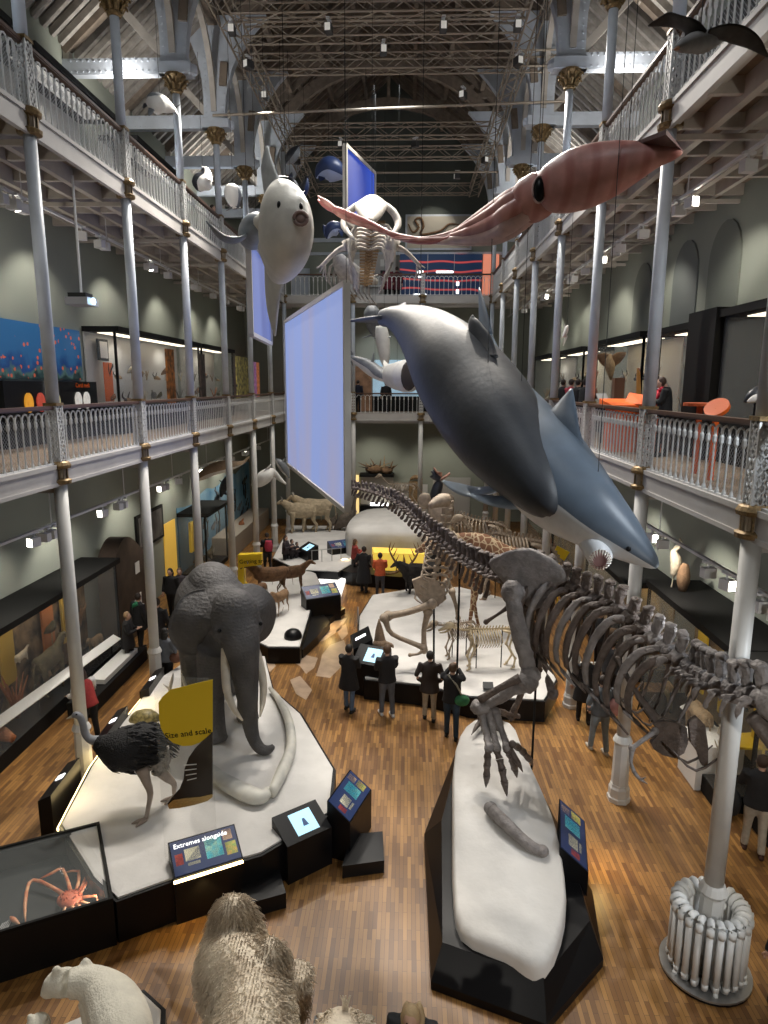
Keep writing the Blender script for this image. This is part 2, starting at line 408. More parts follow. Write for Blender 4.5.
for i, y in enumerate(YK):
    for s, sd in ((-1, 'left'), (1, 'right')):
        if i == 0 and s < 0: continue
        j = i if s > 0 else i-1
        if i == 7: lab = 'pale blue iron column at the far %s corner of the hall' % sd
        elif j == 0: lab = 'pale blue iron column with gilt collars, nearest of the %s-hand row' % sd
        else: lab = 'pale blue iron column with gilt collars, %s from the camera in the %s-hand row' % (ordn(j), sd)
        put_column(s*XC, y, lab)
for x, sd in ((-1.69, 'left'), (1.69, 'right')):
    o = put_column(x, YE, 'slim pale column under the far balconies, %s of centre' % sd)
    for ch in list(o.children):
        if ch.name.startswith(('upper_shaft', 'capital')): bpy.data.objects.remove(ch)
# ---------------------------------------------------------------- railings
NETM = bpy.data.materials.new('fine diamond netting'); NETM.use_nodes = True
_nt = NETM.node_tree; _b = _nt.nodes['Principled BSDF']; _b.inputs['Base Color'].default_value = (.35, .36, .38, 1)
_tc = _nt.nodes.new('ShaderNodeTexCoord'); _mp = _nt.nodes.new('ShaderNodeMapping'); _mp.inputs['Rotation'].default_value = (R(45), 0, 0)
_nt.links.new(_tc.outputs['Object'], _mp.inputs['Vector']); _sp = _nt.nodes.new('ShaderNodeSeparateXYZ'); _nt.links.new(_mp.outputs['Vector'], _sp.inputs['Vector'])
def _saw(o):
    a = _nt.nodes.new('ShaderNodeMath'); a.operation = 'PINGPONG'; a.inputs[1].default_value = .024; _nt.links.new(o, a.inputs[0])
    c = _nt.nodes.new('ShaderNodeMath'); c.operation = 'LESS_THAN'; c.inputs[1].default_value = .0035; _nt.links.new(a.outputs[0], c.inputs[0]); return c.outputs[0]
_mx = _nt.nodes.new('ShaderNodeMath'); _mx.operation = 'MAXIMUM'; _nt.links.new(_saw(_sp.outputs['Y']), _mx.inputs[0]); _nt.links.new(_saw(_sp.outputs['Z']), _mx.inputs[1])
_nt.links.new(_mx.outputs[0], _b.inputs['Alpha'])
def baluster(b, y, sp, h):
    b.tube([(0, y, .03), (0, y, .07), (0, y, .12)], [.035, .03, .014], 6); b.tube([(0, y, .1), (0, y, h-.22)], .014, 6)
    b.tube([(0, y, h-.3), (0, y, h-.27), (0, y, h-.2), (0, y, h-.17)], [.014, .03, .03, .016], 6)
    pts = [(0, y+sp*.5*(1-cos(a*pi/6))*1.0, h-.17+.12*sin(a*pi/6)) for a in range(7)]
    b.tube(pts, .016, 5)
def make_rail(L, h, n, net=True):
    t = thing('railing', '', 'railing', (0, 0, 0))
    b = B(); b.box(-.06, .06, -L/2, L/2, h-.05, h); b.box(-.045, .045, -L/2, L/2, h-.07, h-.05); part('handrail', b, WOODR, t)
    b = B(); b.box(-.025, .025, -L/2, L/2, .02, .05); part('bottom_rail', b, RAILP, t)
    sp = (L-.16)/n; bb = B(); baluster(bb, 0, sp, h-.06)
    o = part('baluster', bb, RAILP, t); o.location.y = -L/2+.1
    for i in range(1, n): c = o.copy(); COL.objects.link(c); c.location.y = -L/2+.1+i*sp
    if net: b = B(); b.quad((.03, -L/2, .04), (.03, L/2, .04), (.03, L/2, h-.2), (.03, -L/2, h-.2)); part('netting', b, NETM, t)
    return t
ra = {}
def put_rail(key, L, h, n, loc, rzz, label, net=True):
    if key not in ra: ra[key] = o = make_rail(L, h, n, net)
    else: o = copy_tree(ra[key])
    o.location = loc; o.rotation_euler = (0, 0, rzz); o['label'] = label; o['group'] = 'white balcony railings'
    return o
for lv, zf, zr in (('lower', Z1, RL1), ('upper', Z2, RL2)):
    for s, sd in ((-1, 'left'), (1, 'right')):
        for i in range(-1, 7):
            y0 = 7.7+3.7*i
            if i < (0 if s < 0 else -1): continue
            lab = 'white baluster railing of the %s %s balcony, ' % (lv, sd)
            j = i if s < 0 else i+1
            lab += ('nearest bay' if j == 0 else '%s bay from the camera' % ordn(j)) if i < 6 else 'last bay before the end wall balcony'
            put_rail((lv, s), 3.7-.22, zr-zf, 17, (s*XC, y0+1.85, zf), 0 if s > 0 else pi, lab)
    for i, w in enumerate(('left', 'middle', 'right')):
        put_rail((lv, 'e'), 3.37-.2, zr-zf, 14, (-3.37+3.37*i, YE, zf), pi/2, 'white railing of the %s end balcony, %s bay' % (lv, w), False)
# ================================================================ HANGING ANIMALS AND SCREENS
OFF = V((0, 0, 0))
def px(r, Y): return r*Y/F
def path(L):  # (u,v,Y,r_px or (a,b)) -> points and radii in metres
    P = []; Rr = []
    for u, v, Y, r in L:
        P.append(at(u, v, Y)); Rr.append((px(r[0], Y), px(r[1], Y)) if isinstance(r, tuple) else px(r, Y))
    return P, Rr
def fin(b, pts, chord, th, nrm, n=4, seg=8): b.tube(pts, [(c/2, th*min(1, c/.15)) for c in chord], seg, n, up=V(nrm))
def fin2(b, pts, chord, th, axis, n=4, seg=10):
    ax = V(axis).normalized(); d = (pts[-1]-pts[0]).normalized(); b.tube(pts, [(c/2, th*min(1, c/.2)) for c in chord], seg, n, up=ax.cross(d).normalized())
def wires(t, pts, top=ZT+.1):
    for p in pts: b = B(); b.tube([tuple(p), (p[0], p[1], top)], .005, 4); part('hanging_wire', b, WIREM, t)
def two(b, t, seg, mtop, mbot, lo=.5, hi=1.0):
    """give the faces of the last tube on the underside another material"""
# --- whale
WH = mat('whale skin', (.042, .046, .054), .5, nz=.25, nscale=2.2, bump=.08, bscale=9)
WHP = mat('whale flipper', (.58, .68, .80), .35, nz=.15)
P, Q = path([(384, 318, 13.6, 8), (394, 318, 13.3, 11), (412, 326, 12.9, 20), (432, 342, 12.4, 31), (453, 368, 11.8, 42), (477, 400, 11.2, 48), (500, 431, 10.5, 48), (520, 459, 9.9, 41), (536, 483, 9.4, 31), (546, 500, 9.1, 22), (550, 510, 8.95, 13), (551, 515, 8.9, 4)])
t = thing('whale', 'large dark grey whale model hanging nose down in the centre of the hall', 'whale', at(500, 431, 10.5)-V((0, 0, .8)))
b = B(); b.tube(P, [(q*.97, q*1.03) for q in Q], 36, 5); part('body', b, WH, t, True)
for n_, tip in (('a', at(349, 321, 14.6)), ('b', at(405, 303, 14.9))):
    b = B(); r = at(388, 318, 13.4); fin(b, [r, r.lerp(tip, .5)+V((0, .1, 0)), tip], [.55, .42, .06], .05, (0, .1, 1)); part('tail_fluke', b, WH, t, True)
b = B(); fin2(b, [at(474, 362, 11.1), at(478, 346, 11.2), at(476, 332, 11.3), at(473, 321, 11.4), at(472.5, 315, 11.4)], [1.1, .66, .36, .18, .03], .07, at(500, 431, 10.5)-at(432, 342, 12.4)); part('dorsal_fin', b, WH, t, True)
b = B(); fin(b, [at(500, 488, 10.4), at(475, 492, 10.7), at(456, 487, 10.9), at(443, 481, 11.0)], [.25, .34, .26, .05], .04, (0, -.5, 1)); part('flipper', b, WHP, t, True, 'pale blue grey flipper')
b = B(); fin(b, [at(540, 503, 9.6), at(515, 503, 9.8), at(490, 500, 10.0), at(467, 494, 10.2)], [.3, .36, .26, .05], .04, (0, -.5, 1)); part('flipper', b, WHP, t, True, 'pale blue grey flipper')
b = B(); b.tube([at(487, 395, 10.45), at(487, 402, 10.35)], .03, 8); b.tube([at(481, 403, 10.4), at(487, 406, 10.3), at(494, 396, 10.4)], .015, 6); part('lifting_eye', b, STEEL, t)
wires(t, [at(487, 393, 10.6), at(420, 325, 13)])
# --- shark
SB = mat('shark blue grey', (.12, .155, .20), .42, nz=.2, nscale=2.5); SW = mat('shark white belly', (.72, .74, .76), .4, nz=.1)
P, Q = path([(485, 335, 12.0, 6), (492, 362, 11.5, 12), (506, 398, 11.0, 24), (522, 432, 10.4, 36), (541, 464, 9.9, 44), (566, 492, 9.4, 42), (592, 514, 9.0, 34), (621, 537, 8.7, 23), (642, 554, 8.5, 13), (654, 564, 8.4, 6), (657, 567, 8.4, 1)])
t = thing('shark', 'blue grey shark with white belly and open jaws, hanging behind the whale', 'shark', at(566, 492, 9.4)-V((0, 0, .7)))
def body2(name, P, Q, t, top, bot, seg=36, n=5, up=V((0, 0, 1)), frac=.36, asp=(.95, 1.05)):
    b = B(); b.tube(P, [(q*asp[0], q*asp[1]) for q in Q], seg, n, up)
    for i in range(len(b.f)-2):
        k = i % seg; a = 2*pi*(k+.5)/seg
        b.mi[i] = 1 if sin(a) < -1+2*frac else 0
    o = mesh(name, b, [top, bot], t, True); return o
body2('body', P, Q, t, SB, SW, up=V((.75, -.25, .62)), frac=.36)
b = B(); fin2(b, [at(554, 440, 9.8), at(559, 422, 9.85), at(566, 405, 9.95), at(571.5, 389, 10)], [1.0, .66, .34, .05], .06, at(592, 514, 9.0)-at(506, 398, 11.0)); part('dorsal_fin', b, SB, t, True)
b = B(); fin2(b, [at(486, 340, 12), at(483, 315, 12.2), at(479, 288, 12.5)], [.5, .3, .05], .04, (.3, -.9, -.3)); part('tail_fin', b, SB, t, True)
b = B(); fin(b, [at(486, 338, 12), at(482, 352, 12.3), at(477, 362, 12.4)], [.3, .2, .03], .03, (.8, -.6, 0)); part('tail_fin', b, SB, t, True)
jc = at(600, 558, 8.55); jd = (V((CX, 0, CZ))-jc).normalized()+V((.1, 0, -.75)); jd.normalize(); js, ju = frame(jd)
b = B(); ring = lambda f, d, n=20: [jc+js*(f*.15*cos(2*pi*i/n))+ju*(f*.19*sin(2*pi*i/n))+jd*d for i in range(n)]
A0, A1, A2 = [p+(at(586, 536, 8.9)-jc)*.8 for p in ring(1.0, 0)], ring(1.06, -.02), ring(.92, .03)
vs = A0+A1+A2; fs = []
for i in range(20):
    j = (i+1) % 20; fs += [(i, j, 20+j, 20+i), (20+i, 20+j, 40+j, 40+i)]
b.add(vs, fs); part('jaw', b, SW, t, True)
b = B(); A2b, A3 = ring(.93, .035), ring(.5, -.14); vs = A2b+A3; fs = [(i, (i+1) % 20, 20+(i+1) % 20, 20+i) for i in range(20)]+[tuple(range(20, 40))]
b.add(vs, fs); part('mouth_lining', b, mat('mouth flesh', (.50, .30, .30), .5), t, True)
b = B()
for f, n_ in ((.93, 22), (.78, 18)):
    for i in range(n_):
        a = 2*pi*i/n_; p = jc+js*(f*.15*cos(a))+ju*(f*.19*sin(a))+jd*.03; q = jc+js*((f-.25)*.15*cos(a))+ju*((f-.25)*.19*sin(a))+jd*.075
        b.tube([p, q], [.014, .001], 5)
part('teeth', b, mat('tooth white', (.85, .82, .76), .3), t)
sb_ = B(); sb_.tube(P, Q, 24, 4); e = hit(sb_, 628.5, 549) or at(628.5, 549, 8.38); b = B(); b.ball(e, .035, 10, 6); part('eye', b, BLACK, t, True)
b = B()
for k in range(4): b.tube([at(545+k*6, 478+k*7, 9.0), at(540+k*6, 488+k*7, 8.98)], .006, 4)
part('gill_slit', b, BLACK, t)
wires(t, [at(597, 490, 9.0), at(520, 420, 10.4)])
# --- squid
SQ = mat('squid pink', (.62, .30, .26), .45, nz=.28, nscale=3.5, bump=.1, bscale=6); SQD = mat('squid dark mantle top', (.16, .09, .085), .4, nz=.3)
SQP = mat('squid pale arm', (.72, .50, .46), .4, nz=.2)
P, Q = path([(682, 152, 8.8, 2), (674, 153, 8.85, 6), (655, 156, 9.0, 11), (630, 163, 9.2, 19), (605, 171, 9.45, 25), (580, 179, 9.7, 27), (560, 186, 9.9, 24), (548, 190, 10.05, 19), (541, 193, 10.1, 17)])
def stripes(m, dark, sc_, ax='X', dist=2.0):
    nt = m.node_tree; bs = nt.nodes['Principled BSDF']; src = bs.inputs['Base Color'].links[0].from_socket; w_ = nt.nodes.new('ShaderNodeTexWave'); w_.bands_direction = ax; w_.inputs['Scale'].default_value = sc_; w_.inputs['Distortion'].default_value = dist; w_.inputs['Detail Scale'].default_value = .5
    tc = nt.nodes.new('ShaderNodeTexCoord'); nt.links.new(tc.outputs['Object'], w_.inputs['Vector']); r = nt.nodes.new('ShaderNodeValToRGB'); r.color_ramp.elements[0].position = .55; r.color_ramp.elements[1].position = .95; r.color_ramp.elements[1].color = (.5, .5, .5, 1); r.color_ramp.elements[0].color = (0, 0, 0, 1)
    nt.links.new(w_.outputs['Fac'], r.inputs[0]); mx = nt.nodes.new('ShaderNodeMix'); mx.data_type = 'RGBA'; mx.inputs[7].default_value = (*dark, 1); nt.links.new(r.outputs[0], mx.inputs[0]); nt.links.new(src, mx.inputs[6]); nt.links.new(mx.outputs[2], bs.inputs['Base Color'])
stripes(SQ, (.32, .08, .07), 1.1)
t = thing('giant_squid', 'pink giant squid model stretched across the upper hall', 'squid', at(600, 172, 9.5)-V((0, 0, .5)))
body2('mantle', P, [q for q in Q], t, SQ, SQ, asp=(1, 1))
o = t.children[0]
b = B()
for s in (-1, 1):
    m = at(655, 149, 9.0); b.add([at(683, 150, 8.8), at(625, 146, 9.3), at(655, 146, 9.05)+V((s*.05, s*.5, .02)), at(683, 151.5, 8.8), at(625, 148.5, 9.3), at(655, 148, 9.05)+V((s*.05, s*.5, -.02))], [(0, 1, 2), (5, 4, 3), (0, 3, 4, 1), (1, 4, 5, 2), (2, 5, 3, 0)])
part('tail_fin', b, SQD, t, label='dark upper tail fin')
b = B(); P, Q = path([(548, 191, 10.05, 18), (538, 196, 10.15, 21), (528, 202, 10.3, 20), (518, 208, 10.4, 15), (510, 212, 10.5, 8)]); b.tube(P, Q, 20, 3); e = hit(b, 539, 190, .09) or at(539, 190, 9.8); part('head', b, SQ, t, True)
b = B(); b.ball(e, (.08, .1, .16), 14, 8); part('eye', b, BLACK, t, True, 'black eye')
b = B(); P2 = [e+V((.09*cos(a*pi/8), -.02, .17*sin(a*pi/8))) for a in range(17)]; b.tube(P2, .014, 6); part('eye_rim', b, SQP, t, True)
b = B(); b.tube([at(548, 200, 10.0), at(558, 207, 9.9), at(561, 208, 9.8)], [.1, .08, .05], 10, 2); part('funnel', b, SQP, t, True)
for k in range(8):
    a = 2*pi*k/8; ca, sa = cos(a), sin(a)
    L = [(530+2*ca, 202+12*sa, 10.3+.2*ca, 9), (512+3*ca, 213+15*sa, 10.5+.25*ca, 9), (496, 222+14*sa, 10.8+.25*ca, 8), (473, 231+9*sa, 11.1+.18*ca, 5.5), (450-4*sa, 237+4.5*sa, 11.4, 3.2), (428-8*ca, 240+2*sa, 11.7, 1.4), (405-14*ca, 238+2*sa, 12, .5)]
    b = B(); P, Q = path(L); b.tube(P, Q, 8, 3); part('arm', b, SQP if sa > .5 else SQ, t, True)
for k in (0, 1):
    L = [(505, 215, 10.7, 3), (470, 232+k*3, 11.1, 3), (430, 242-k*2, 11.6, 2.4), (400, 238-k*2, 12, 2.2), (372, 224+k*3, 12.4, 2.4), (345, 213+k*4, 12.8, 3.2), (328, 207-k*3, 13.1, 3), (318, 200-k*4, 13.3, .8)]
    b = B(); P, Q = path(L); b.tube(P, Q, 8, 3); part('tentacle', b, SQ if k else mat('tentacle red', (.45, .14, .13), .4), t, True)
wires(t, [at(628, 150, 9.3), at(540, 178, 10.1), at(535, 235, 10.6)+V((0, 0, .4))])
# --- sunfish
SF = mat('sunfish skin', (.74, .72, .66), .5, nz=.15, nscale=3, bump=.1, bscale=12)
t = thing('sunfish', 'white ocean sunfish model with tall fins, hanging on the left', 'sunfish', at(285, 235, 12.2)-V((0, 0, .9)))
P = [at(303, 222, 11.45), at(300, 223, 11.55), at(293, 226, 11.75), at(286, 230, 12.1), at(280, 233, 12.6), at(274, 235, 13.1), at(270, 235, 13.5)]
b = B(); b.tube(P, [(.10, .12), (.24, .34), (.38, .62), (.46, .8), (.38, .88), (.22, .82), (.06, .7)], 28, 5)
b.tube([at(298, 242, 11.9), at(306, 236, 11.9), at(314, 230, 11.95)], [(.10, .2), (.08, .14), (.01, .02)], 10, 2)
b.ball(at(281, 200, 12.2), (.3, .35, .2), 14, 9); b.ball(at(296, 213, 11.75), (.26, .3, .3), 14, 9); b.tube([at(272, 245, 12.5), at(274, 268, 12.6), at(276, 282, 12.7)], [(.28, .3), (.16, .2), (.06, .08)], 12, 3)
sfe = [hit(b, 279, 205, -.01), hit(b, 301, 207, -.01), hit(b, 301, 219, .0)]
remesh(part('body', b, SF, t, True), .04, 5)
b = B(); fin2(b, [at(277, 200, 13), at(271, 183, 13), at(267, 165, 13), at(267, 146, 13)], [.8, .5, .36, .05], .05, (.75, -.66, 0)); part('dorsal_fin', b, mat('sunfish fin', (.45, .47, .48), .5, nz=.2), t, True)
b = B(); fin2(b, [at(276, 266, 12.9), at(273, 290, 13), at(273, 312, 13), at(275, 336, 13)], [.75, .5, .32, .05], .05, (.75, -.66, 0)); part('anal_fin', b, SF, t, True)
b = B(); fin(b, [at(269, 226, 12.2), at(262, 223, 12.1), at(254, 221, 12)], [.22, .34, .12], .03, (0, -1, 0)); part('pectoral_fin', b, SF, t, True)
for e in sfe[:2]:
    if e is not None: b = B(); b.ball(e, (.035, .04, .065), 10, 6); part('eye', b, BLACK, t, True)
b = B(); mq = sfe[2] or at(302, 219, 11.45); b.ball(mq, (.1, .05, .085), 14, 8); b.tube([mq+V((.11*cos(a*pi/7), -.04, .10*sin(a*pi/7))) for a in range(15)], .03, 8); part('mouth', b, mat('sunfish mouth', (.25, .17, .15), .5), t, True)
wires(t, [at(286, 192, 12.2)])
# --- turtle behind the sunfish
GT = mat('turtle grey', (.20, .23, .26), .4, nz=.3, nscale=5)
t = thing('sea_turtle', 'grey leatherback turtle with a long curved flipper, left of the white sunfish', 'turtle', at(252, 232, 14)-V((0, 0, .3)))
b = B(); P, Q = path([(266, 218, 13.6, 3), (262, 222, 13.7, 9), (256, 228, 14, 14), (252, 236, 14.6, 13), (250, 242, 15.2, 6)]); b.tube(P, Q, 18, 3); part('shell', b, GT, t, True)
b = B(); fin(b, [at(250, 232, 14), at(238, 240, 13.8), at(222, 237, 13.6), at(206, 221, 13.4)], [.3, .32, .22, .03], .04, (0, .3, 1)); part('flipper', b, GT, t, True)
b = B(); fin(b, [at(262, 222, 13.8), at(270, 212, 14.2), at(276, 204, 14.6)], [.25, .2, .04], .03, (0, .3, 1)); part('flipper', b, GT, t, True)
b = B(); b.ball(at(265, 217, 13.4), (.14, .16, .12), 12, 8); part('head', b, GT, t, True)
wires(t, [at(256, 218, 14)])
# --- seabird top right
BD = mat('seabird dark feathers', (.06, .055, .05), .7, nz=.4, nscale=12); BG = mat('seabird grey breast', (.34, .33, .33), .7, nz=.25, nscale=9)
t = thing('seabird', 'dark winged gliding seabird hanging at the top right by the balcony', 'bird', at(700, 42, 7)-V((0, 0, .1)))
b = B(); P, Q = path([(676, 48, 6.8, 2), (682, 46, 6.85, 5), (692, 43, 6.95, 8), (703, 42, 7.05, 9), (715, 38, 7.2, 7), (726, 34, 7.4, 3)]); b.tube(P, Q, 16, 3); part('body', b, BG, t, True)
b = B(); b.tube([at(678, 48, 6.8), at(673, 50, 6.75)], [.02, .003], 6); part('beak', b, mat('beak orange', (.5, .2, .08), .5), t)
b = B(); fin(b, [at(697, 40, 7), at(688, 27, 7), at(672, 20, 7.1), at(660, 22, 7.15), at(648, 26, 7.2)], [.22, .2, .2, .12, .02], .012, (0, .35, 1)); part('wing', b, BD, t, True)
b = B(); fin(b, [at(706, 38, 7), at(722, 32, 7), at(738, 35, 7), at(754, 43, 7), at(768, 57, 7)], [.2, .18, .2, .14, .02], .012, (0, .35, 1)); part('wing', b, BD, t, True)
wires(t, [at(700, 36, 7)])
# --- hanging whale skeleton
BN = mat('pale bone', (.52, .48, .43), .6, nz=.3, nscale=8); BNB = mat('brown bone', (.30, .19, .09), .6, nz=.45, nscale=10)
t = thing('whale_skeleton', 'pale whale skeleton hanging head-on behind the squid tentacles', 'skeleton', at(372, 240, 17)-V((0, 0, 1)))
b = B()
for i in range(22):
    f = i/21; p = at(372-6*f, 222+62*f, 16.6+4.5*f); r = .13-.05*f
    b.tube([p+V((0, -.07, 0)), p+V((0, .07, 0))], r, 8); b.bar(p+V((-r*2.4, 0, 0)), p+V((r*2.4, 0, 0)), .05, .05); b.bar(p, p+V((0, 0, r*2.6)), .05, .08)
part('backbone', b, BNB, t)
for i in range(7):
    for s in (-1, 1):
        f = i/6; c = at(372-3*f, 228+22*f, 16.6+1.6*f); w_ = .52-.06*f
        b = B(); b.tube([c, c+V((s*w_*.7, 0, .05)), c+V((s*w_, 0, -.35)), c+V((s*w_*.95, -.05, -.75)), c+V((s*w_*.55, -.1, -1.1))], [.03, .045, .045, .04, .02], 6, 3); part('rib', b, BN, t, True)
b = B(); c = at(371, 212, 16.2)
b.tube([at(372, 199, 16.9), at(371, 206, 16.5), at(370, 216, 16.0), at(369, 222, 15.4)], [(.2, .1), (.38, .14), (.24, .16), (.05, .05)], 14, 3)
part('skull', b, BN, t, True)
for s in (-1, 1):
    b = B(); b.tube([at(372+s*6, 200, 16.8), at(371+s*22, 212, 16.6), at(371+s*27, 226, 16.4), at(371+s*16, 240, 15.8)], [.05, .09, .08, .03], 8, 3); part('jawbone', b, BN, t, True)
    b = B(); b.tube([at(371+s*22, 240, 16.9), at(371+s*20, 250, 16.9)], [.18, .14], 8, 1); b.tube([at(371+s*21, 246, 16.9), at(371+s*34, 251, 17.1), at(371+s*50, 267, 17.3)], [.1, .06, .05], 8, 3)
    for k in range(4): b.tube([at(371+s*46, 263, 17.3), at(371+s*(54-k*3), 268+k*4, 17.4)], .02, 5)
    part('flipper_bones', b, BN, t, True)
wires(t, [at(372, 200, 16.9), at(366, 284, 21)])
t = thing('whale_skeleton', 'grey whale skull and bones hanging below the pale skeleton, over the end balcony', 'skeleton', at(348, 272, 22)-V((0, 0, .5)))
b = B(); P, Q = path([(338, 256, 22, 5), (342, 265, 22, 9), (350, 273, 22, 10), (362, 277, 22.5, 6), (376, 282, 23, 3)]); b.tube(P, Q, 12, 3); part('skull', b, BN, t, True)
for i in range(9):
    b = B(); c = at(338+i*5, 262+i*1.6, 22.2+i*.1); b.tube([c, c+V((-.25, 0, -.15)), c+V((-.3, 0, -.6)), c+V((-.05, -.1, -.95))], [.03, .05, .04, .02], 6, 2); part('rib', b, BN, t, True)
wires(t, [at(348, 262, 22)])
# --- projection screens
def screen(lab, x0, y0, x1, y1, z0, z1, col, col2, e=.55, th=.12):
    t = thing('projection_screen', lab, 'screen', ((x0+x1)/2, (y0+y1)/2, z0))
    a, c = V((x0, y0, z0)), V((x1, y1, z0)); d = (c-a).normalized(); n = d.cross(V((0, 0, 1))); H = V((0, 0, z1-z0))
    b = B(); w_ = .09
    for p, q in ((a, c), (a+H, c+H)): b.bar(p, q, th, w_)
    for p in (a, c): b.bar(p, p+H, w_, th, n)
    part('frame', b, mat('screen frame', (.55, .52, .47), .5), t)
    m = bpy.data.materials.new('lit screen cloth'); m.use_nodes = True; nt = m.node_tree; bs = nt.nodes['Principled BSDF']
    bs.inputs['Base Color'].default_value = (.05, .05, .06, 1); bs.inputs['Roughness'].default_value = .9
    tc = nt.nodes.new('ShaderNodeTexCoord'); mp = nt.nodes.new('ShaderNodeMapping'); mp.inputs['Scale'].default_value = (.55, .55, .12)
    nz_ = nt.nodes.new('ShaderNodeTexNoise'); nz_.inputs['Scale'].default_value = 1.3; nz_.inputs['Detail'].default_value = 1.5
    rp = nt.nodes.new('ShaderNodeValToRGB'); rp.color_ramp.elements[0].position = .38; rp.color_ramp.elements[1].position = .62
    rp.color_ramp.elements[0].color = (*col, 1); rp.color_ramp.elements[1].color = (*col2, 1)
    nt.links.new(tc.outputs['Object'], mp.inputs['Vector']); nt.links.new(mp.outputs[0], nz_.inputs['Vector']); nt.links.new(nz_.outputs['Fac'], rp.inputs['Fac'])
    nt.links.new(rp.outputs['Color'], bs.inputs['Emission Color']); bs.inputs['Emission Strength'].default_value = e
    b = B(); g = .045
    for s_ in (-1, 1):
        o_ = n*(s_*.02); q = [a+d*g+V((0, 0, g))+o_, c-d*g+V((0, 0, g))+o_, c-d*g+H-V((0, 0, g))+o_, a+d*g+H-V((0, 0, g))+o_]
        b.quad(*(q if s_ > 0 else q[::-1]))
    part('cloth', b, m, t)
    wires(t, [a+H, c+H]); return t
p = at(346, 283, 12.0); q = at(348, 511, 12.0); p2 = at(282, 325, 19.3)
screen('huge pale blue lit projection screen hanging in the middle of the hall', (p.x+q.x)/2, 12.0, p2.x+.1, 19.3, q.z, p.z, (.36, .37, .58), (.28, .37, .72), .85)
p = at(345, 145, 19.0); q = at(345, 222, 19.0); p2 = at(374, 172, 21.4)
screen('vivid blue projection screen hanging high under the roof trusses', p.x, 19.0, p2.x, 21.4, q.z, p.z, (.02, .055, .42), (.03, .09, .58), .8)
p = at(248, 238, 15.0); q = at(248, 334, 15.0); p2 = at(264, 250, 18.0)
screen('narrow blue projection screen seen nearly edge-on beside the left columns', p.x, 15.0, p2.x, 18.5, q.z, p.z, (.10, .14, .42), (.16, .22, .55), .8)
# --- smaller hanging creatures: body path, colours, fins
def creature(name, lab, cat, L, top, bot, dors=None, flukes=None, pecs=None, frac=.4, up=V((0, 0, 1)), wire=True, fc=None):
    P, Q = path(L); m = P[len(P)//2]
    t = thing(name, lab, cat, m-V((0, 0, .15)))
    body2('body', P, Q, t, top, bot, seg=20, n=3, up=up, frac=frac, asp=(1, 1))
    fm = fc or top
    for nm, lst in (('dorsal_fin', dors), ('tail_fluke', flukes), ('flipper', pecs)):
        for f in lst or []:
            a, c, w_ = f; A = at(*a); C = at(*c); b = B(); fin(b, [A, A.lerp(C, .55), C], [w_, w_*.7, .02], .02, ((.3, -.2, 1) if nm != 'dorsal_fin' else (1, -.3, .1))); part(nm, b, fm, t, True)
    if wire: wires(t, [m+V((0, 0, .02))])
    return t
CW = mat('chalky white hide', (.72, .71, .68), .5, nz=.1); CG = mat('slate grey hide', (.20, .215, .235), .4, nz=.25); CB = mat('black hide', (.025, .028, .035), .35); CBL = mat('blue black hide', (.03, .05, .13), .35); CBW = mat('blue white belly', (.40, .48, .70), .4)
creature('porpoise', 'small white bellied porpoise by the second left column capital', 'porpoise', [(150, 106, 16, 5), (154, 104, 16, 9), (160, 103, 16.2, 8), (168, 107, 16.5, 5), (175, 110, 16.8, 2)], CG, CW, None, [((174, 110, 16.8), (180, 104, 16.8), .2), ((174, 110, 16.8), (179, 116, 16.8), .2)], [((152, 108, 15.9), (149, 116, 15.8), .15), ((146, 104, 16), (143, 108, 15.9), .12)], .75)
creature('orca', 'small black and white orca hanging behind the third left column', 'orca', [(199, 191, 20, 2), (200, 186, 20, 8), (203, 181, 20, 9), (206, 175, 20, 6), (205, 168, 20, 3)], CB, CW, None, [((205, 169, 20), (202, 166, 20), .25), ((205, 178, 19.9), (213, 181, 19.8), .25)], None, .16, V((-.8, .5, -.2)), fc=CW)
creature('seal', 'grey seal hanging nose down on a long pale cord', 'seal', [(232, 184, 19, 3), (232, 188, 19, 7), (233, 196, 19, 8), (234, 203, 19, 6), (235, 209, 19, 2)], CG, CW, None, [((234, 206, 19), (226, 211, 19), .2), ((235, 206, 19), (241, 208, 19), .2)], None, .2, V((0, 1, .1)))
creature('dolphin', 'dark dolphin diving past the left long truss', 'dolphin', [(286, 164, 24, 1), (290, 159, 24, 5), (295, 152, 24, 5), (299, 146, 24, 1)], CB, CG, [((293, 154, 24), (299, 158, 24), .3)], [((298, 147, 24), (303, 143, 24), .3)], None)
creature('dolphin', 'dark dolphin with white chin just above the sunfish', 'dolphin', [(278, 177, 20, 1), (284, 180, 20, 4), (290, 184, 20, 6), (296, 189, 20, 4), (302, 195, 20, 1)], CB, CW, [((290, 181, 20), (292, 172, 20), .3)], [((301, 194, 20), (306, 190, 20), .3)], None, .45)
creature('dolphin', 'slim dark dolphin pointing down, between the sunfish and the left long truss', 'dolphin', [(300, 201, 22, 1), (303, 193, 22, 4), (305, 185, 22, 4), (307, 176, 22, 1)], CB, CBL, None, [((306, 178, 22), (312, 174, 22), .3)], None)
creature('dolphin', 'dark blue whale with lit blue belly left of the vivid blue screen', 'whale', [(316, 178, 23, 1), (321, 172, 23, 7), (329, 169, 23, 11), (338, 172, 23, 9), (346, 177, 23, 2)], CBL, CBW, [((329, 162, 23), (333, 156, 23), .4)], None, [((322, 177, 22.9), (320, 181, 22.8), .25)], .35)
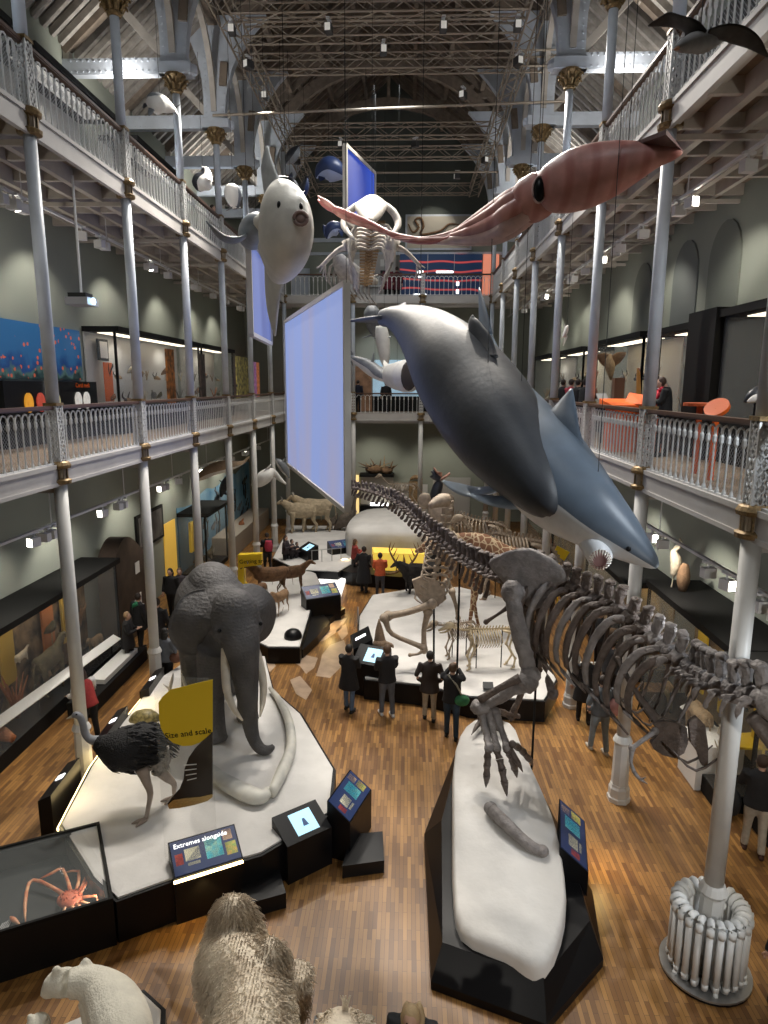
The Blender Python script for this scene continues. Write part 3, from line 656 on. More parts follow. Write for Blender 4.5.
creature('dolphin', 'pair-finned dark blue porpoise hanging left of the whale skeleton', 'porpoise', [(327, 239, 24, 1), (329, 233, 24, 5), (333, 229, 24, 7), (339, 228, 24, 5), (343, 231, 24, 1)], CBL, CBW, None, [((327, 226, 24), (325, 237, 23.9), .3), ((340, 228, 24), (342, 237, 23.9), .3)], None)
creature('dolphin', 'round headed grey dolphin hanging above the far lower balcony', 'dolphin', [(372, 306, 25, 4), (372, 312, 25, 8), (373, 320, 25, 8), (375, 330, 25.3, 6), (378, 340, 25.6, 2)], CG, CG, None, [((372, 335, 25), (362, 338, 25), .4), ((376, 335, 25), (387, 336, 25), .4)], None)
creature('fish', 'narrow pale fish hanging nose down over the far lower balcony', 'fish', [(381, 326, 24, 5), (382, 336, 24, 7), (384, 350, 24, 6), (385, 362, 24, 4), (385, 367, 24, 1)], CG, CW, None, None, [((379, 338, 24), (372, 338, 24), .3), ((386, 338, 24), (392, 336, 24), .3)], .7, V((0, 1, 0)))
creature('shark', 'small grey shark with white belly beside the big screen edge', 'shark', [(348, 355, 22, 1), (354, 359, 22, 3), (364, 364, 22, 6), (375, 371, 22, 7), (384, 377, 21.8, 5), (388, 380, 21.7, 1)], CG, CW, [((372, 367, 22), (374, 352, 22), .35)], [((350, 356, 22), (350, 349, 22), .25), ((350, 357, 22), (353, 366, 22), .2)], [((379, 377, 21.9), (390, 371, 21.8), .3)], .4)
bs_ = creature('basking_shark', 'pale basking shark with a wide dark mouth over the far lower balcony', 'shark', [(408, 376, 20.5, 16), (404, 376, 20.8, 15), (397, 376, 21.4, 13), (388, 374, 22.4, 9), (378, 372, 23.5, 3)], CW, CW, None, None, [((398, 386, 21), (404, 393, 20.8), .4), ((388, 368, 22), (384, 360, 22.3), .3)], .3)
b = B(); b.ball(at(408.8, 376, 20.3), (.24, .08, .44), 16, 8); part('mouth', b, mat('dark gullet', (.05, .04, .035), .8), bs_, True)

creature('whale', 'pale beluga hanging above the left mural, nearest of the three', 'whale', [(192, 482, 24, 1), (200, 477, 24, 4), (212, 470, 24, 6), (226, 466, 24.5, 6), (238, 464, 25, 3), (246, 461, 25.5, 1)], mat('warm brown hide', (.36, .26, .17), .5, nz=.2), CW, None, [((245, 461, 25.4), (250, 456, 25.4), .3)], [((215, 473, 24), (205, 476, 24), .3)], .4)
creature('whale', 'white bellied whale hanging over the left mural between the fourth and fifth columns', 'whale', [(252, 486, 27, 2), (258, 482, 27, 6), (266, 476, 27, 7), (272, 472, 27.3, 4), (281, 480, 27.5, 2), (286, 484, 27.5, 1)], CW, CW, [((266, 472, 27), (271, 464, 27), .4)], None, [((258, 486, 27), (254, 490, 27), .3)], .4)
creature('dolphin', 'black dolphin leaping at the upper edge of the mural', 'dolphin', [(221, 497, 27, 1), (223, 489, 27, 4), (227, 482, 27, 5), (229, 475, 27, 2)], CB, CB, None, [((229, 477, 27), (233, 472, 27), .3), ((226, 484, 27), (219, 480, 27), .3)], [((223, 492, 27), (230, 496, 27), .3)], wire=False)
creature('dolphin', 'pale finned dolphin near the lower left of the big screen', 'dolphin', [(276, 459, 30, 1), (280, 463, 30, 4), (285, 470, 30, 4), (289, 478, 30, 1)], CG, CW, [((283, 462, 30), (287, 456, 30), .3)], None, None)
# small glider bird on the right, between the third and fourth columns
t = thing('small_bird', 'small white bird hung on a thread beside the fourth right column', 'bird', at(566, 333, 17)-V((0, 0, .1)))
b = B(); P, Q = path([(562, 338, 17, .5), (565, 334, 17, 2), (567, 328, 17, 2), (568, 325, 17, .5)]); b.tube(P, Q, 8, 2); part('body', b, CW, t, True)
b = B(); b.add([at(564, 333, 17), at(568, 331, 17), at(564, 323, 17.1)], [(0, 1, 2), (2, 1, 0)]); b.add([at(565, 334, 17), at(568, 336, 17), at(563, 347, 17.1)], [(0, 1, 2), (2, 1, 0)]); part('wing', b, CW, t)
wires(t, [at(567, 326, 17)], 11.7)
# projector on its pole
pj = at(82, 302, 13.3)
t = thing('projector', 'white projector on a pole above the left balcony', 'projector', pj-V((0, 0, .15)))
b = B(); b.box(pj.x-.22, pj.x+.22, pj.y-.24, pj.y+.24, pj.z-.07, pj.z+.07); part('case', b, mat('projector grey', (.32, .33, .36), .4), t)
b = B(); b.lathe((0, 0, 0), [(.06, 0), (.06, .03)], 12); b.v = [pj+V((.26+p.z, -.1+p.x, p.y)) for p in b.v]; part('lens', b, mat('projector beam lens', (.5, .7, 1), .2, emit=8, ecol=(.4, .7, 1)), t)
b = B(); b.tube([pj+V((0, 0, .16)), (pj.x, pj.y, Z2-.4)], .025, 8); part('pole', b, FIXT, t)
b = B(); b.box(pj.x-.2, pj.x+.15, pj.y-.15, pj.y+.15, pj.z+.08, pj.z+.16); part('bracket', b, BLACK, t)
# ================================================================ FRONT EXHIBITS
def loc3(root_xy, z, ang):
    """maker of world points from animal coordinates (forward, left, up)"""
    c, s = cos(ang), sin(ang)
    return lambda x, y, h: V((root_xy[0]+c*x-s*y, root_xy[1]+s*x+c*y, z+h))
def inset(pts, d):
    c = sum((V(p[:2]) for p in pts), V((0, 0)))/len(pts); return [tuple(c+(V(p[:2])-c)*(1-d/max(.1, (V(p[:2])-c).length))) for p in pts]
def smooth_loop(pts, n=4):
    L = len(pts); q = [tuple(p[:2]) for p in pts]; out = []
    for i in range(L):
        a, b_, c, d = q[i-1], q[i], q[(i+1) % L], q[(i+2) % L]
        for k in range(n):
            t = k/n; out.append(tuple(.5*((2*b_[j])+(-a[j]+c[j])*t+(2*a[j]-5*b_[j]+4*c[j]-d[j])*t*t+(-a[j]+3*b_[j]-3*c[j]+d[j])*t**3) for j in (0, 1)))
    return out
def rock(b, pts, z0, hts, rings=4, n=4, dome=.15):
    """rounded boulder: smooth outline, rising in rings to a domed top"""
    q = smooth_loop(pts, n); hh = smooth_loop([(h, 0) for h in hts], n); L = len(q); c = sum((V(p) for p in q), V((0, 0)))/L; hc = sum(h[0] for h in hh)/L
    vs = []; prof = [(1.0, 0), (1.0, .6), (.985, .85), (.94, 1.0), (.6, 1.0+dome), (.3, 1.0+dome*1.3)]
    for f, g in prof:
        for p, h in zip(q, hh):
            pp = c+(V(p)-c)*f; H = h[0]*(f)+hc*(1-f); vs.append((pp.x, pp.y, z0+H*g))
    m = len(prof); fs = [(i*L+k, i*L+(k+1) % L, (i+1)*L+(k+1) % L, (i+1)*L+k) for i in range(m-1) for k in range(L)]
    vs.append((c.x, c.y, z0+hc*(1+dome*1.4))); e = len(vs)-1; fs += [((m-1)*L+k, (m-1)*L+(k+1) % L, e) for k in range(L)]
    b.add(vs, fs)
def lectern(lab, c, ang, w, h, kind='lit', col=(.02, .03, .08), ttl=None, dep=.5, back=.25):
    """sloping reading panel: face looks along ang"""
    P = loc3(c, 0, ang); t = thing('information_panel', lab, 'information panel', (c[0], c[1], 0))
    b = B(); hw = w/2
    vs = [P(0, -hw, 0), P(0, hw, 0), P(-dep, hw, 0), P(-dep, -hw, 0), P(0, -hw, h), P(0, hw, h), P(-dep, hw, h+back), P(-dep, -hw, h+back)]
    b.add(vs, [(3, 2, 1, 0), (4, 5, 6, 7), (0, 1, 5, 4), (1, 2, 6, 5), (2, 3, 7, 6), (3, 0, 4, 7)]); part('stand', b, BLACK, t)
    n = ((vs[5]-vs[4]).cross(vs[7]-vs[4])).normalized()
    if n.z < 0: n = -n
    S = lambda u, v, o=.008: vs[4].lerp(vs[5], u).lerp(vs[7].lerp(vs[6], u), v)+n*o
    def patch(name, u0, u1, v0, v1, m, label=None):
        bb = B(); bb.add([S(u0, v0), S(u1, v0), S(u1, v1), S(u0, v1), S(u0, v0, 0), S(u1, v0, 0), S(u1, v1, 0), S(u0, v1, 0)], [(0, 1, 2, 3), (0, 4, 5, 1), (1, 5, 6, 2), (2, 6, 7, 3), (3, 7, 4, 0)]); part(name, bb, m, t, label=label)
    if kind == 'screen':
        patch('touch_screen', .3, .78, .15, .85, mat('lit touch screen', (.35, .6, .75), .3, emit=1.0, ecol=(.42, .68, .78)), 'glowing pale blue screen')
        bb = B(); o_ = S(.55, .45, .014); ex = (S(1, 0)-S(0, 0)).normalized(); ey = (S(0, 1)-S(0, 0)).normalized()
        bb.add([o_-ex*.05-ey*.05, o_+ex*.05-ey*.05, o_+ex*.02+ey*.08, o_-ex*.02+ey*.08], [(0, 1, 2, 3)]); part('screen_picture', bb, mat('ink blue', (.05, .12, .3), .5), t)
    elif kind == 'lit':
        patch('graphic_board', .02, .98, .04, .96, mat('navy graphic board', col, .35, emit=.25, ecol=(.02, .05, .16)))
        patch('text_block', .2, .42, .35, .68, mat('cream text block', (.62, .58, .42), .5, emit=.45, ecol=(.6, .55, .35)))
        patch('text_block', .22, .40, .22, .3, mat('cream text block', (0, 0, 0)))
        patch('photograph', .5, .75, .25, .8, mat('turquoise photograph', (.1, .5, .5), .4, emit=.5, ecol=(.08, .5, .55), col2=(.5, .6, .3), nscale=14))
        patch('photograph', .06, .17, .3, .6, mat('red picture', (.6, .09, .04), .4, emit=.35, ecol=(.6, .08, .03), col2=(.05, .02, .02), nscale=12))
        patch('picture', .79, .95, .2, .55, mat('green and orange picture', (.65, .45, .1), .4, emit=.35, ecol=(.6, .4, .1), col2=(.1, .4, .1), nscale=14))
        patch('picture', .78, .92, .62, .92, mat('tan picture', (.6, .4, .25), .4, emit=.3, ecol=(.6, .4, .25)))
        if ttl:
            ex = (S(1, .5)-S(0, .5)).normalized(); ey = (S(.5, 1)-S(.5, 0)).normalized(); rot = Matrix((ex, ey, ex.cross(ey))).transposed()
            text('title_lettering', ttl, dep*.2, mat('lit white lettering', (1, 1, 1), .5, emit=1.2), t, S(.06, .76, .012), rot)
    elif kind == 'labels':
        for k in range(2): patch('lit_label', .40+.07*k, .455+.07*k, .2, .75, mat('glowing white label', (1, 1, 1), .5, emit=3))
    return t, S
def glow(b, a, c, w=.04): b.bar(a, c, w, .02)
# ---- elephant plinth
ZP = .70
EP = [flo(u, v, ZP) for u, v in [(116, 899), (172, 879), (262, 853), (331, 812), (336, 768), (302, 712), (274, 688)]]+[V((-2.6, 16.2, ZP)), V((-4.3, 16.6, ZP)), V((-4.9, 14.6, ZP)), V((-4.85, 12.6, ZP)), V((-4.75, 11.0, ZP)), V((-4.45, 9.3, ZP)), V((-3.4, 8.2, ZP))]
t = thing('display_plinth', 'white topped black sided plinth under the elephant and ostrich', 'plinth', (-2.6, 12, 0))
b = B(); b.prism([tuple(p[:2]) for p in EP], 0, ZP-.05); part('side', b, BLACK, t)
b = B(); rock(b, inset(EP, .06), ZP-.05, [.05]*len(EP), n=1, dome=.1); part('top', b, ROCK, t)
b = B(); Q = inset(EP, -.01)
for i in (9, 10, 11): b.bar((*Q[i], ZP-.09), (*Q[i+1], ZP-.09), .03, .05)
part('light_strip', b, WARM, t, label='glowing warm light strip')
# front panels
a, c = flo(177, 925, 0), flo(245, 902, 0); m = (a+c)/2
def nrm_ang(a, c):
    d = (c-a); n1 = V((d.y, -d.x)); k = V((CX, 0))-V(((a.x+c.x)/2, (a.y+c.y)/2))
    if n1.dot(k) < 0: n1 = -n1
    return atan2(n1.y, n1.x)
lectern('navy information panel titled Extremes of length, with pictures, before the elephant', (m.x, m.y), nrm_ang(a, c), (c-a).length, .74, ttl='Extremes alongside', dep=.5, back=.24)
b = B(); a2 = flo(176, 872, .70); c2 = flo(242, 852, .70); b.bar(a+V((0, -.02, .70)), c+V((0, -.02, .70)), .03, .03); single('light_strip', b, WARM, 'warm glowing strip under the lip of the navy information panel', 'light strip')
a, c = flo(285, 892, 0), flo(333, 868, 0); m = (a+c)/2
lectern('black console with a small glowing touch screen at the elephant plinth', (m.x, m.y+.12), nrm_ang(a, c), .8, .66, 'screen', dep=.5, back=.22)
lectern('steep black information panel at the right tip of the elephant plinth', (.34, 9.95), R(-18), .95, .72, 'lit', dep=.4, back=.3)
b = B(); b.prism([tuple(flo(*q, .25)[:2]) for q in [(243, 905), (286, 893), (276, 858), (240, 868)]], 0, .25); single('low_step', b, BLACK, 'low black step between the two front panels of the elephant plinth', 'step')
b = B(); b.prism([(.1, 9.15), (.75, 9.3), (.7, 10.0), (.15, 9.9)], 0, .22); single('low_step', b, BLACK, 'low black step right of the touch screen console', 'step')
for i, y in enumerate((10.3, 12.3, 14.3)):
    lectern('slim black lectern with two glowing labels, %s of three beside the ostrich plinth' % ('nearest', 'middle', 'farthest')[i], (-5.3+.05*i+.25, y), R(184), 1.15, .8, 'labels', dep=.22, back=.1)
# ---- elephant
EL = mat('elephant hide', (.10, .094, .092), .75, nz=.3, nscale=2.5, bump=.45, bscale=16); IV = mat('ivory', (.70, .62, .50), .4, nz=.15)
_nt = EL.node_tree; _w = _nt.nodes.new('ShaderNodeTexWave'); _w.bands_direction = 'Z'; _w.inputs['Scale'].default_value = 5; _w.inputs['Distortion'].default_value = 4; _w.inputs['Detail'].default_value = 3
_tc = _nt.nodes.new('ShaderNodeTexCoord'); _nt.links.new(_tc.outputs['Object'], _w.inputs['Vector']); _b2 = _nt.nodes.new('ShaderNodeBump'); _b2.inputs['Strength'].default_value = .16; _b2.inputs['Distance'].default_value = .015
_nt.links.new(_w.outputs['Fac'], _b2.inputs['Height']); _bs = _nt.nodes['Principled BSDF']; _nt.links.new(_bs.inputs['Normal'].links[0].from_socket, _b2.inputs['Normal']); _nt.links.new(_b2.outputs['Normal'], _bs.inputs['Normal'])
eh = R(-60); ER = (-2.80, 12.95); E = loc3(ER, ZP, eh)
t = thing('elephant', 'full size grey African elephant with white tusks on the left plinth', 'elephant', (ER[0], ER[1], ZP))
b = B()
b.tube([E(-1.75, 0, 1.8), E(-1.5, 0, 1.95), E(-.9, 0, 2.15), E(-.1, 0, 2.12), E(.6, 0, 2.15), E(1.0, 0, 2.2), E(1.25, 0, 2.25)], [(.2, .3), (.55, .65), (.74, .86), (.8, .92), (.66, .85), (.46, .6), (.3, .4)], 24, 3)
b.tube([E(-1.2, 0, 2.62), E(-.6, 0, 2.8), E(0, 0, 2.8), E(.5, 0, 2.6)], [(.4, .3), (.46, .42), (.46, .42), (.36, .3)], 16, 3)
b.ball(E(1.28, 0, 2.6), (.46, .44, .52), 20, 14); b.ball(E(1.42, 0, 2.3), (.36, .36, .45), 18, 12); b.ball(E(1.18, 0, 2.84), (.4, .36, .28), 16, 10)
for s in (-1, 1): b.ball(E(1.42, s*.3, 2.4), .2, 12, 8)
b.tube([E(1.45, 0, 2.45), E(1.66, 0, 2.15), E(1.72, .02, 1.8), E(1.72, .05, 1.25), E(1.72, .08, .7), E(1.78, .12, .34), E(1.9, .22, .14), E(1.96, .36, .11), E(1.96, .46, .2)], [.38, .34, .27, .215, .16, .13, .11, .09, .06], 18, 4)
for x, y, kx in ((.95, -.40, .85), (.42, .40, .55), (-1.25, -.40, -1.1), (-1.0, .42, -1.25)):
    b.tube([E((x+kx)/2, y*.8, 1.9), E(kx, y, 1.35), E(x, y, .8), E(x, y, .25), E(x+.02, y, .02)], [(.34, .4), (.27, .3), (.2, .22), (.21, .22), (.25, .26)], 18, 3)
b.tube([E(-1.8, 0, 2.1), E(-2.0, 0, 1.7), E(-2.0, 0, 1.1)], [.1, .06, .03], 8, 2)
remesh(part('body', b, EL, t, True), .045, 5)
for s in (-1, 1):
    # ear: big sheet with wavy rim
    b = B(); n, m_ = 14, 6; vs = []
    for side in (0, 1):
        for j in range(m_+1):
            f = j/m_
            for i in range(n+1):
                a_ = -1.25+2.75*i/n; rr = f*(.86+.14*cos(a_*1.3+.9))*(1 if a_ > -.6 else 1-.15*(-.6-a_))
                yy = .33+rr*cos(a_)*.80; zz = 2.52+rr*sin(a_)*.86-.16*f
                xx = 1.05-.42*f*f-.16*f+.05*sin(5*a_)*f+(.025 if side else -.025)*(1.2-f)
                vs.append(E(xx, s*yy, zz))
    L = n+1; N_ = (m_+1)*L; fs = []
    for j in range(m_):
        for i in range(n):
            q = (j*L+i, j*L+i+1, (j+1)*L+i+1, (j+1)*L+i); fs.append(q if s > 0 else q[::-1]); q2 = tuple(k+N_ for k in q[::-1]); fs.append(q2 if s > 0 else q2[::-1])
    for i in range(n): fs.append((m_*L+i, m_*L+i+1, N_+m_*L+i+1, N_+m_*L+i))
    b.add(vs, fs); o = part('ear', b, EL, t, True); sb = o.modifiers.new('s', 'SUBSURF'); sb.levels = sb.render_levels = 1
    b = B(); b.tube([E(1.5, s*.26, 2.1), E(1.66, s*.32, 1.75), E(1.8, s*.34, 1.4), E(1.95, s*.27, 1.1), E(2.12, s*.16, .92)], [.085, .085, .075, .055, .015], 14, 4); part('tusk', b, IV, t, True)
    b = B(); b.ball(E(1.6, s*.39, 2.5), .04, 8, 6); part('eye', b, BLACK, t, True)
# ---- whale jawbones lying around the elephant's feet
JW = mat('weathered jawbone', (.66, .64, .57), .5, nz=.2, nscale=2, col2=(.42, .42, .40))
def fl(pts, z=ZP+.12): return [flo(u, v, z) for u, v in pts]
b = B(); b.tube(fl([(206, 763), (220, 778), (240, 790), (258, 797), (268, 793)]), [(.06, .06), (.14, .1), (.17, .12), (.16, .12), (.08, .08)], 14, 4); b.tube(fl([(268, 790), (262, 797)], ZP+.14), .07, 8)
single('jawbone', b, JW, 'long pale jawbone lying in front of the elephant\'s feet', 'bone', 'whale jawbones around the elephant', True)
b = B(); b.tube(fl([(272, 793), (282, 772), (291, 748), (289, 722), (279, 700), (270, 688)]), [(.08, .1), (.11, .12), (.1, .11), (.09, .1), (.07, .08), (.04, .04)], 14, 4)
single('jawbone', b, JW, 'curved grey jawbone lying along the right edge of the plinth', 'bone', 'whale jawbones around the elephant', True)
# ---- giant clam shell style object left of the sign
b = B(); p = flo(145, 722, ZP+.1); b.tube([p+V((-.3, 0, .02)), p+V((-.15, 0, .1)), p+V((.1, 0, .12)), p+V((.3, .05, .05))], [(.06, .05), (.17, .13), (.18, .14), (.05, .05)], 14, 3); single('tortoise_shell', b, mat('tortoise shell', (.42, .34, .13), .5, nz=.6, nscale=18), 'mottled yellow brown shell lying between the ostrich and the sign', 'shell', smooth=True)
# ---- small pale antlers by the sign
t = thing('antlers', 'pair of pale upright antlers beside the elephant barrier', 'antlers', flo(180, 705, ZP))
for s in (-1, 1):
    b = B(); p = flo(179+s*5, 702, ZP); b.tube([p, p+V((s*.08, 0, .25)), p+V((s*.02, 0, .5)), p+V((-s*.02, 0, .68))], [.05, .04, .035, .01], 8, 3); b.tube([p+V((s*.07, 0, .3)), p+V((s*.22, 0, .42))], [.03, .008], 6); part('antler', b, BN, t, True)
# ---- ostrich
OSK = mat('ostrich leg skin', (.34, .27, .22), .6, nz=.2); OSF = mat('ostrich black feathers', (.014, .013, .014), .8, nz=.3, nscale=30, bump=.6, bscale=40); OST = mat('ostrich pale tail feathers', (.36, .33, .29), .8, nz=.35, nscale=20, bump=.5, bscale=30); OSN = mat('ostrich grey neck', (.26, .27, .29), .6, nz=.15)
f1, f2 = flo(146, 822, ZP), flo(174, 800, ZP); yb = f1.y+.35
t = thing('ostrich', 'black feathered ostrich leaning its grey neck over the plinth edge', 'ostrich', (f1.x, f1.y, ZP))
b = B(); bc = at(132, 748, yb); L = [(96, 742, yb+.0, 7), (104, 745, yb, 13), (116, 748, yb+.02, 22), (130, 748, yb+.1, 25), (146, 743, yb+.18, 22), (160, 741, yb+.25, 15), (168, 744, yb+.3, 6)]
P, Q = path(L); b.tube(P, Q, 20, 4); ostb = (P, Q)
random.seed(3)
for k in range(420):
    f = random.random(); i = min(len(P)-2, int(f*(len(P)-1))); g = f*(len(P)-1)-i; c = P[i].lerp(P[i+1], g); r = Q[i]*(1-g)+Q[i+1]*g; a_ = random.uniform(0, 2*pi)
    d = (P[i+1]-P[i]).normalized(); sd, u_ = frame(d); o_ = sd*cos(a_)+u_*sin(a_); q = c+o_*r*.96
    b.tube([q, q+d*.1+o_*.03-V((0, 0, .02)), q+d*.2-V((0, 0, .07))], [.018, .018, .003], 4)
part('plumage', b, OSF, t, True)
b = B(); P, Q = path([(160, 745, yb+.2, 11), (161, 755, yb+.2, 13), (158, 766, yb+.15, 9), (155, 775, yb+.1, 4)]); b.tube(P, Q, 14, 3)
for k in range(120):
    q = at(152+random.uniform(-2, 16), 745+random.uniform(0, 18), yb+.15+random.uniform(-.12, .1)); b.tube([q, q+V((random.uniform(-.04, .04), 0, -.12)), q+V((random.uniform(-.06, .06), 0, -.22))], [.02, .02, .003], 4)
part('tail_feathers', b, OST, t, True)
b = B(); P, Q = path([(97, 741, yb, 6), (90, 739, yb, 4.5), (85, 733, yb, 4), (83, 724, yb, 3.6), (80, 717, yb, 3.8), (76, 715, yb, 4), (73, 716, yb, 2.4)]); b.tube(P, Q, 12, 4); part('neck', b, OSN, t, True)
b = B(); b.tube([at(74, 716, yb), at(66.5, 719, yb)], [.035, .008], 8); part('beak', b, mat('beak horn', (.5, .46, .38), .5), t)
b = B(); b.ball(at(76.5, 714.5, yb-.06), .015, 8, 6); part('eye', b, BLACK, t)
for (u, v, Yk, w0), ft in (((142, 768, yb-.02, 8), f1), ((161, 772, yb+.2, 6), f2)):
    b = B(); h = at(u, v, Yk); kn = (h*.45+ft*.55)+V((.07, .08, .02)); b.tube([h, h.lerp(kn, .5), kn, ft.lerp(kn, .4), ft+V((0, 0, .06))], [px(w0, Yk), .075, .05, .035, .035], 10, 3)
    for dx, dy in ((-.2, -.08), (-.1, -.16)): b.tube([ft+V((0, 0, .05)), ft+V((dx*.6, dy*.6, .04)), ft+V((dx, dy, .02))], [.035, .03, .01], 8, 2)
    part('leg', b, OSK, t, True)
# ---- the Size and scale sign: printed glass sheet
ys = flo(165, 862, ZP).y; gs = lambda u, v: at(u, v, ys+.0)
t = thing('glass_sign', 'yellow and black sign printed on glass, reading Size and scale', 'sign', flo(187, 860, ZP))
A_, C_ = gs(159, 700), gs(213, 865)
b = B(); x0, x1 = gs(160, 780).x, gs(214, 780).x; z0_, z1_ = ZP-.02, gs(190, 678).z
b.box(x0, x1, ys-.01, ys+.01, z0_, z1_); part('glass_sheet', b, GLASS, t)
def flatp(name, pts, m, dy=.014, label=None):
    b = B(); b.plate([gs(u, v)+V((0, -dy, 0)) for u, v in pts], .006); return part(name, b, m, t, label=label)
arc = [(213, 679), (213, 731)]+[(213-27*sin(a*pi/16)-14*sin(a*pi/16)**3, 731+14.5*sin(a*pi/8)**.8+1*a*(8-a)/16) for a in range(1, 6)]+[(168, 739), (161, 728), (159, 700), (163, 692), (172, 687)]
arc = [(213, 679), (213, 731), (207, 737), (200, 742), (192, 745), (183, 745.5), (173, 742), (166, 736), (161.5, 728), (159.5, 718), (159, 702), (163, 696), (171, 689)]
flatp('yellow_panel', arc, YEL)
flatp('boot_silhouette', [(213, 731), (205, 738), (196, 747), (189, 757), (185, 768), (184, 778), (180, 788), (172, 797), (168, 803), (170, 807), (180, 806), (195, 803), (208, 799), (213, 795)], mat('glossy black print', (.02, .015, .012), .2))
flatp('gilt_toe', [(168, 804), (174, 799), (186, 797), (200, 796), (213, 793), (213, 796), (208, 800), (195, 804), (180, 807), (170, 808)], mat('polished brass print', (.6, .45, .2), .25, .8), dy=.022)
for k in range(4): flatp('claw_line', [(184+k*1.2, 764+k*5), (197, 763+k*4.6), (197, 763.8+k*4.6), (184+k*1.2, 764.8+k*5)], WHITE, dy=.022)
text('lettering', 'Size and scale', .122, BLACKM, t, gs(166, 738)+V((0, -.02, 0)), Matrix.Rotation(R(-10)*-1, 3, 'Y').inverted() @ Matrix.Rotation(pi/2, 3, 'X') if False else Matrix.Rotation(R(-9), 3, 'Y') @ Matrix.Rotation(pi/2, 3, 'X'))
# ---- crab case
CCp = [flo(115, 899, .71), flo(99.5, 823, .71), flo(-60, 872, .71), flo(-60, 952, .71)]; FRb = flo(117, 945, 0)
CCp[0] = V((FRb.x, FRb.y, .71))
d = (CCp[1]-CCp[0]); e_ = V((-1.0, -.19*0+.0, 0)); w_ = (CCp[3]-CCp[0]); w_.z = 0
CCp[3] = CCp[0]+w_; CCp[2] = CCp[1]+w_
t = thing('display_case', 'low black glass-topped case holding a red spider crab', 'display case', ((CCp[0]+CCp[2])/2).to_2d().to_3d())
pl = [tuple(p[:2]) for p in CCp]
b = B(); b.prism(pl, 0, .36); q2 = inset(pl, .12)
for i in range(4): j = (i+1) % 4; b.prism([pl[i], pl[j], q2[j], q2[i]], .36, .69)
part('cabinet', b, BLACK, t)
b = B()
for i in range(4): j = (i+1) % 4; q3 = inset(pl, .06); b.prism([pl[i], pl[j], q3[j], q3[i]], .69, .74)
part('frame', b, BLACKM, t)
b = B(); b.prism(inset(pl, .05), .70, .715); part('glass_top', b, GLASS, t)
b = B(); b.prism(inset(pl, .13), .362, .37); part('backing', b, mat('slate backing', (.012, .017, .018), .6, nz=.3, nscale=2), t)
lamp('SPOT', (FRb.x-.25, FRb.y+.2, .66), 14, (1, .93, .85), to=flo(60, 900, .4), angle=120, size=.03, name='case_light')  # spot added inside the case to brighten the crab
CRB = mat('crab red shell', (.68, .15, .06), .45, nz=.35, nscale=14, bump=.3, bscale=40); CRL = mat('banded crab leg', (.75, .40, .20), .45, nz=.45, nscale=9, col2=(.62, .14, .05))
zc = .45
t = thing('spider_crab', 'red giant spider crab with long banded legs inside the low case', 'crab', flo(70, 898, .37))
b = B(); b.ball(flo(70, 899, zc), (.18, .15, .08), 16, 10)
for k in range(26): a_ = random.uniform(0, 2*pi); r_ = random.random()**.5*.15; p = flo(70, 899, zc)+V((r_*cos(a_), r_*.8*sin(a_), .06)); b.tube([p, p+V((0, 0, .035))], [.012, .002], 5)
part('carapace', b, CRB, t, True)
for leg, r_ in (([(63, 894), (40, 881), (29, 883), (25, 905), (25.5, 922)], .024), ([(70, 889), (63, 869), (52, 873), (38, 880)], .02), ([(77, 889), (79, 871), (64, 873)], .02), ([(80, 891), (87, 873), (80, 874)], .018), ([(81, 893), (91, 875), (88, 886)], .016),
                ([(80, 898), (96, 896), (97, 903)], .018), ([(79, 901), (92, 904)], .02), ([(76, 904), (83, 908)], .02), ([(72, 906), (74, 911)], .02), ([(67, 905), (62, 913)], .02)):
    b = B(); P = [flo(u, v, zc+(.05 if 0 < i < len(leg)-1 else -.03 if i else 0)) for i, (u, v) in enumerate(leg)]; b.tube(P, [r_*1.3]+[r_]*(len(P)-2)+[r_*.4], 8, 2); part('leg', b, CRL, t, True)
for u, v in ((18, 921),): b = B(); b.tube([flo(10, 917, .4), flo(14, 920, .42), flo(20, 925, .4)], [.01, .035, .01], 8, 3); single('crab_claw', b, CRL, 'loose orange crab claw lying at the left of the low case', 'claw', smooth=True)
for (u, v), w2, lab in (((89, 877), .42, 'right'), ((3, 923), .32, 'left')):
    t = thing('caption', 'small white printed caption at the %s inside the crab case' % lab, 'caption', flo(u, v, .372))
    for k in range(4 if lab == 'right' else 5):
        b = B(); p = flo(u+k*2.6, v-k*1.4, .378); b.bar(p, p+V((.03, -w2*.55-.08, 0)), .008, .002); part('text_line', b, WHITE, t)
# ---- T. rex plinth
TB = [(1.42, 7.25), (2.78, 6.72), (3.72, 7.68), (3.9, 8.9), (3.75, 10.3), (3.35, 12.9), (2.2, 13.0), (1.4, 10.1)]
t = thing('display_plinth', 'black angular plinth under the tall white rock of the big dinosaur skeleton', 'plinth', (2.6, 9.5, 0))
b = B(); b.prism(TB, 0, .12); b.add([(*p, .12) for p in TB]+[(*p, .46) for p in inset(TB, .30)], [(i, (i+1) % 8, 8+(i+1) % 8, 8+i) for i in range(8)]+[tuple(range(8, 16))]); part('base', b, BLACK, t)
RK = [flo(461, 938, .5), flo(505, 960, .5), flo(545, 975, .5), flo(565, 925, .5), flo(562, 880, .5), flo(551, 838, .5), V((3.25, 11.2, .5)), V((3.15, 12.4, .5)), V((2.45, 12.5, .5)), V((1.98, 11.3, .5)), flo(452, 850, .5), flo(453, 895, .5)]
b = B(); rock(b, RK, .42, [.26, .27, .28, .33, .45, .58, .66, .64, .64, .66, .5, .34], n=3, dome=.08); part('white_rock', b, ROCK, t, True)
b = B(); p = flo(562, 963, .2); b.box(p.x-.05, p.x+.05, p.y-.02, p.y+.02, .25, .27); part('blue_sticker', b, mat('blue sticker', (.05, .25, .7), .4), t)
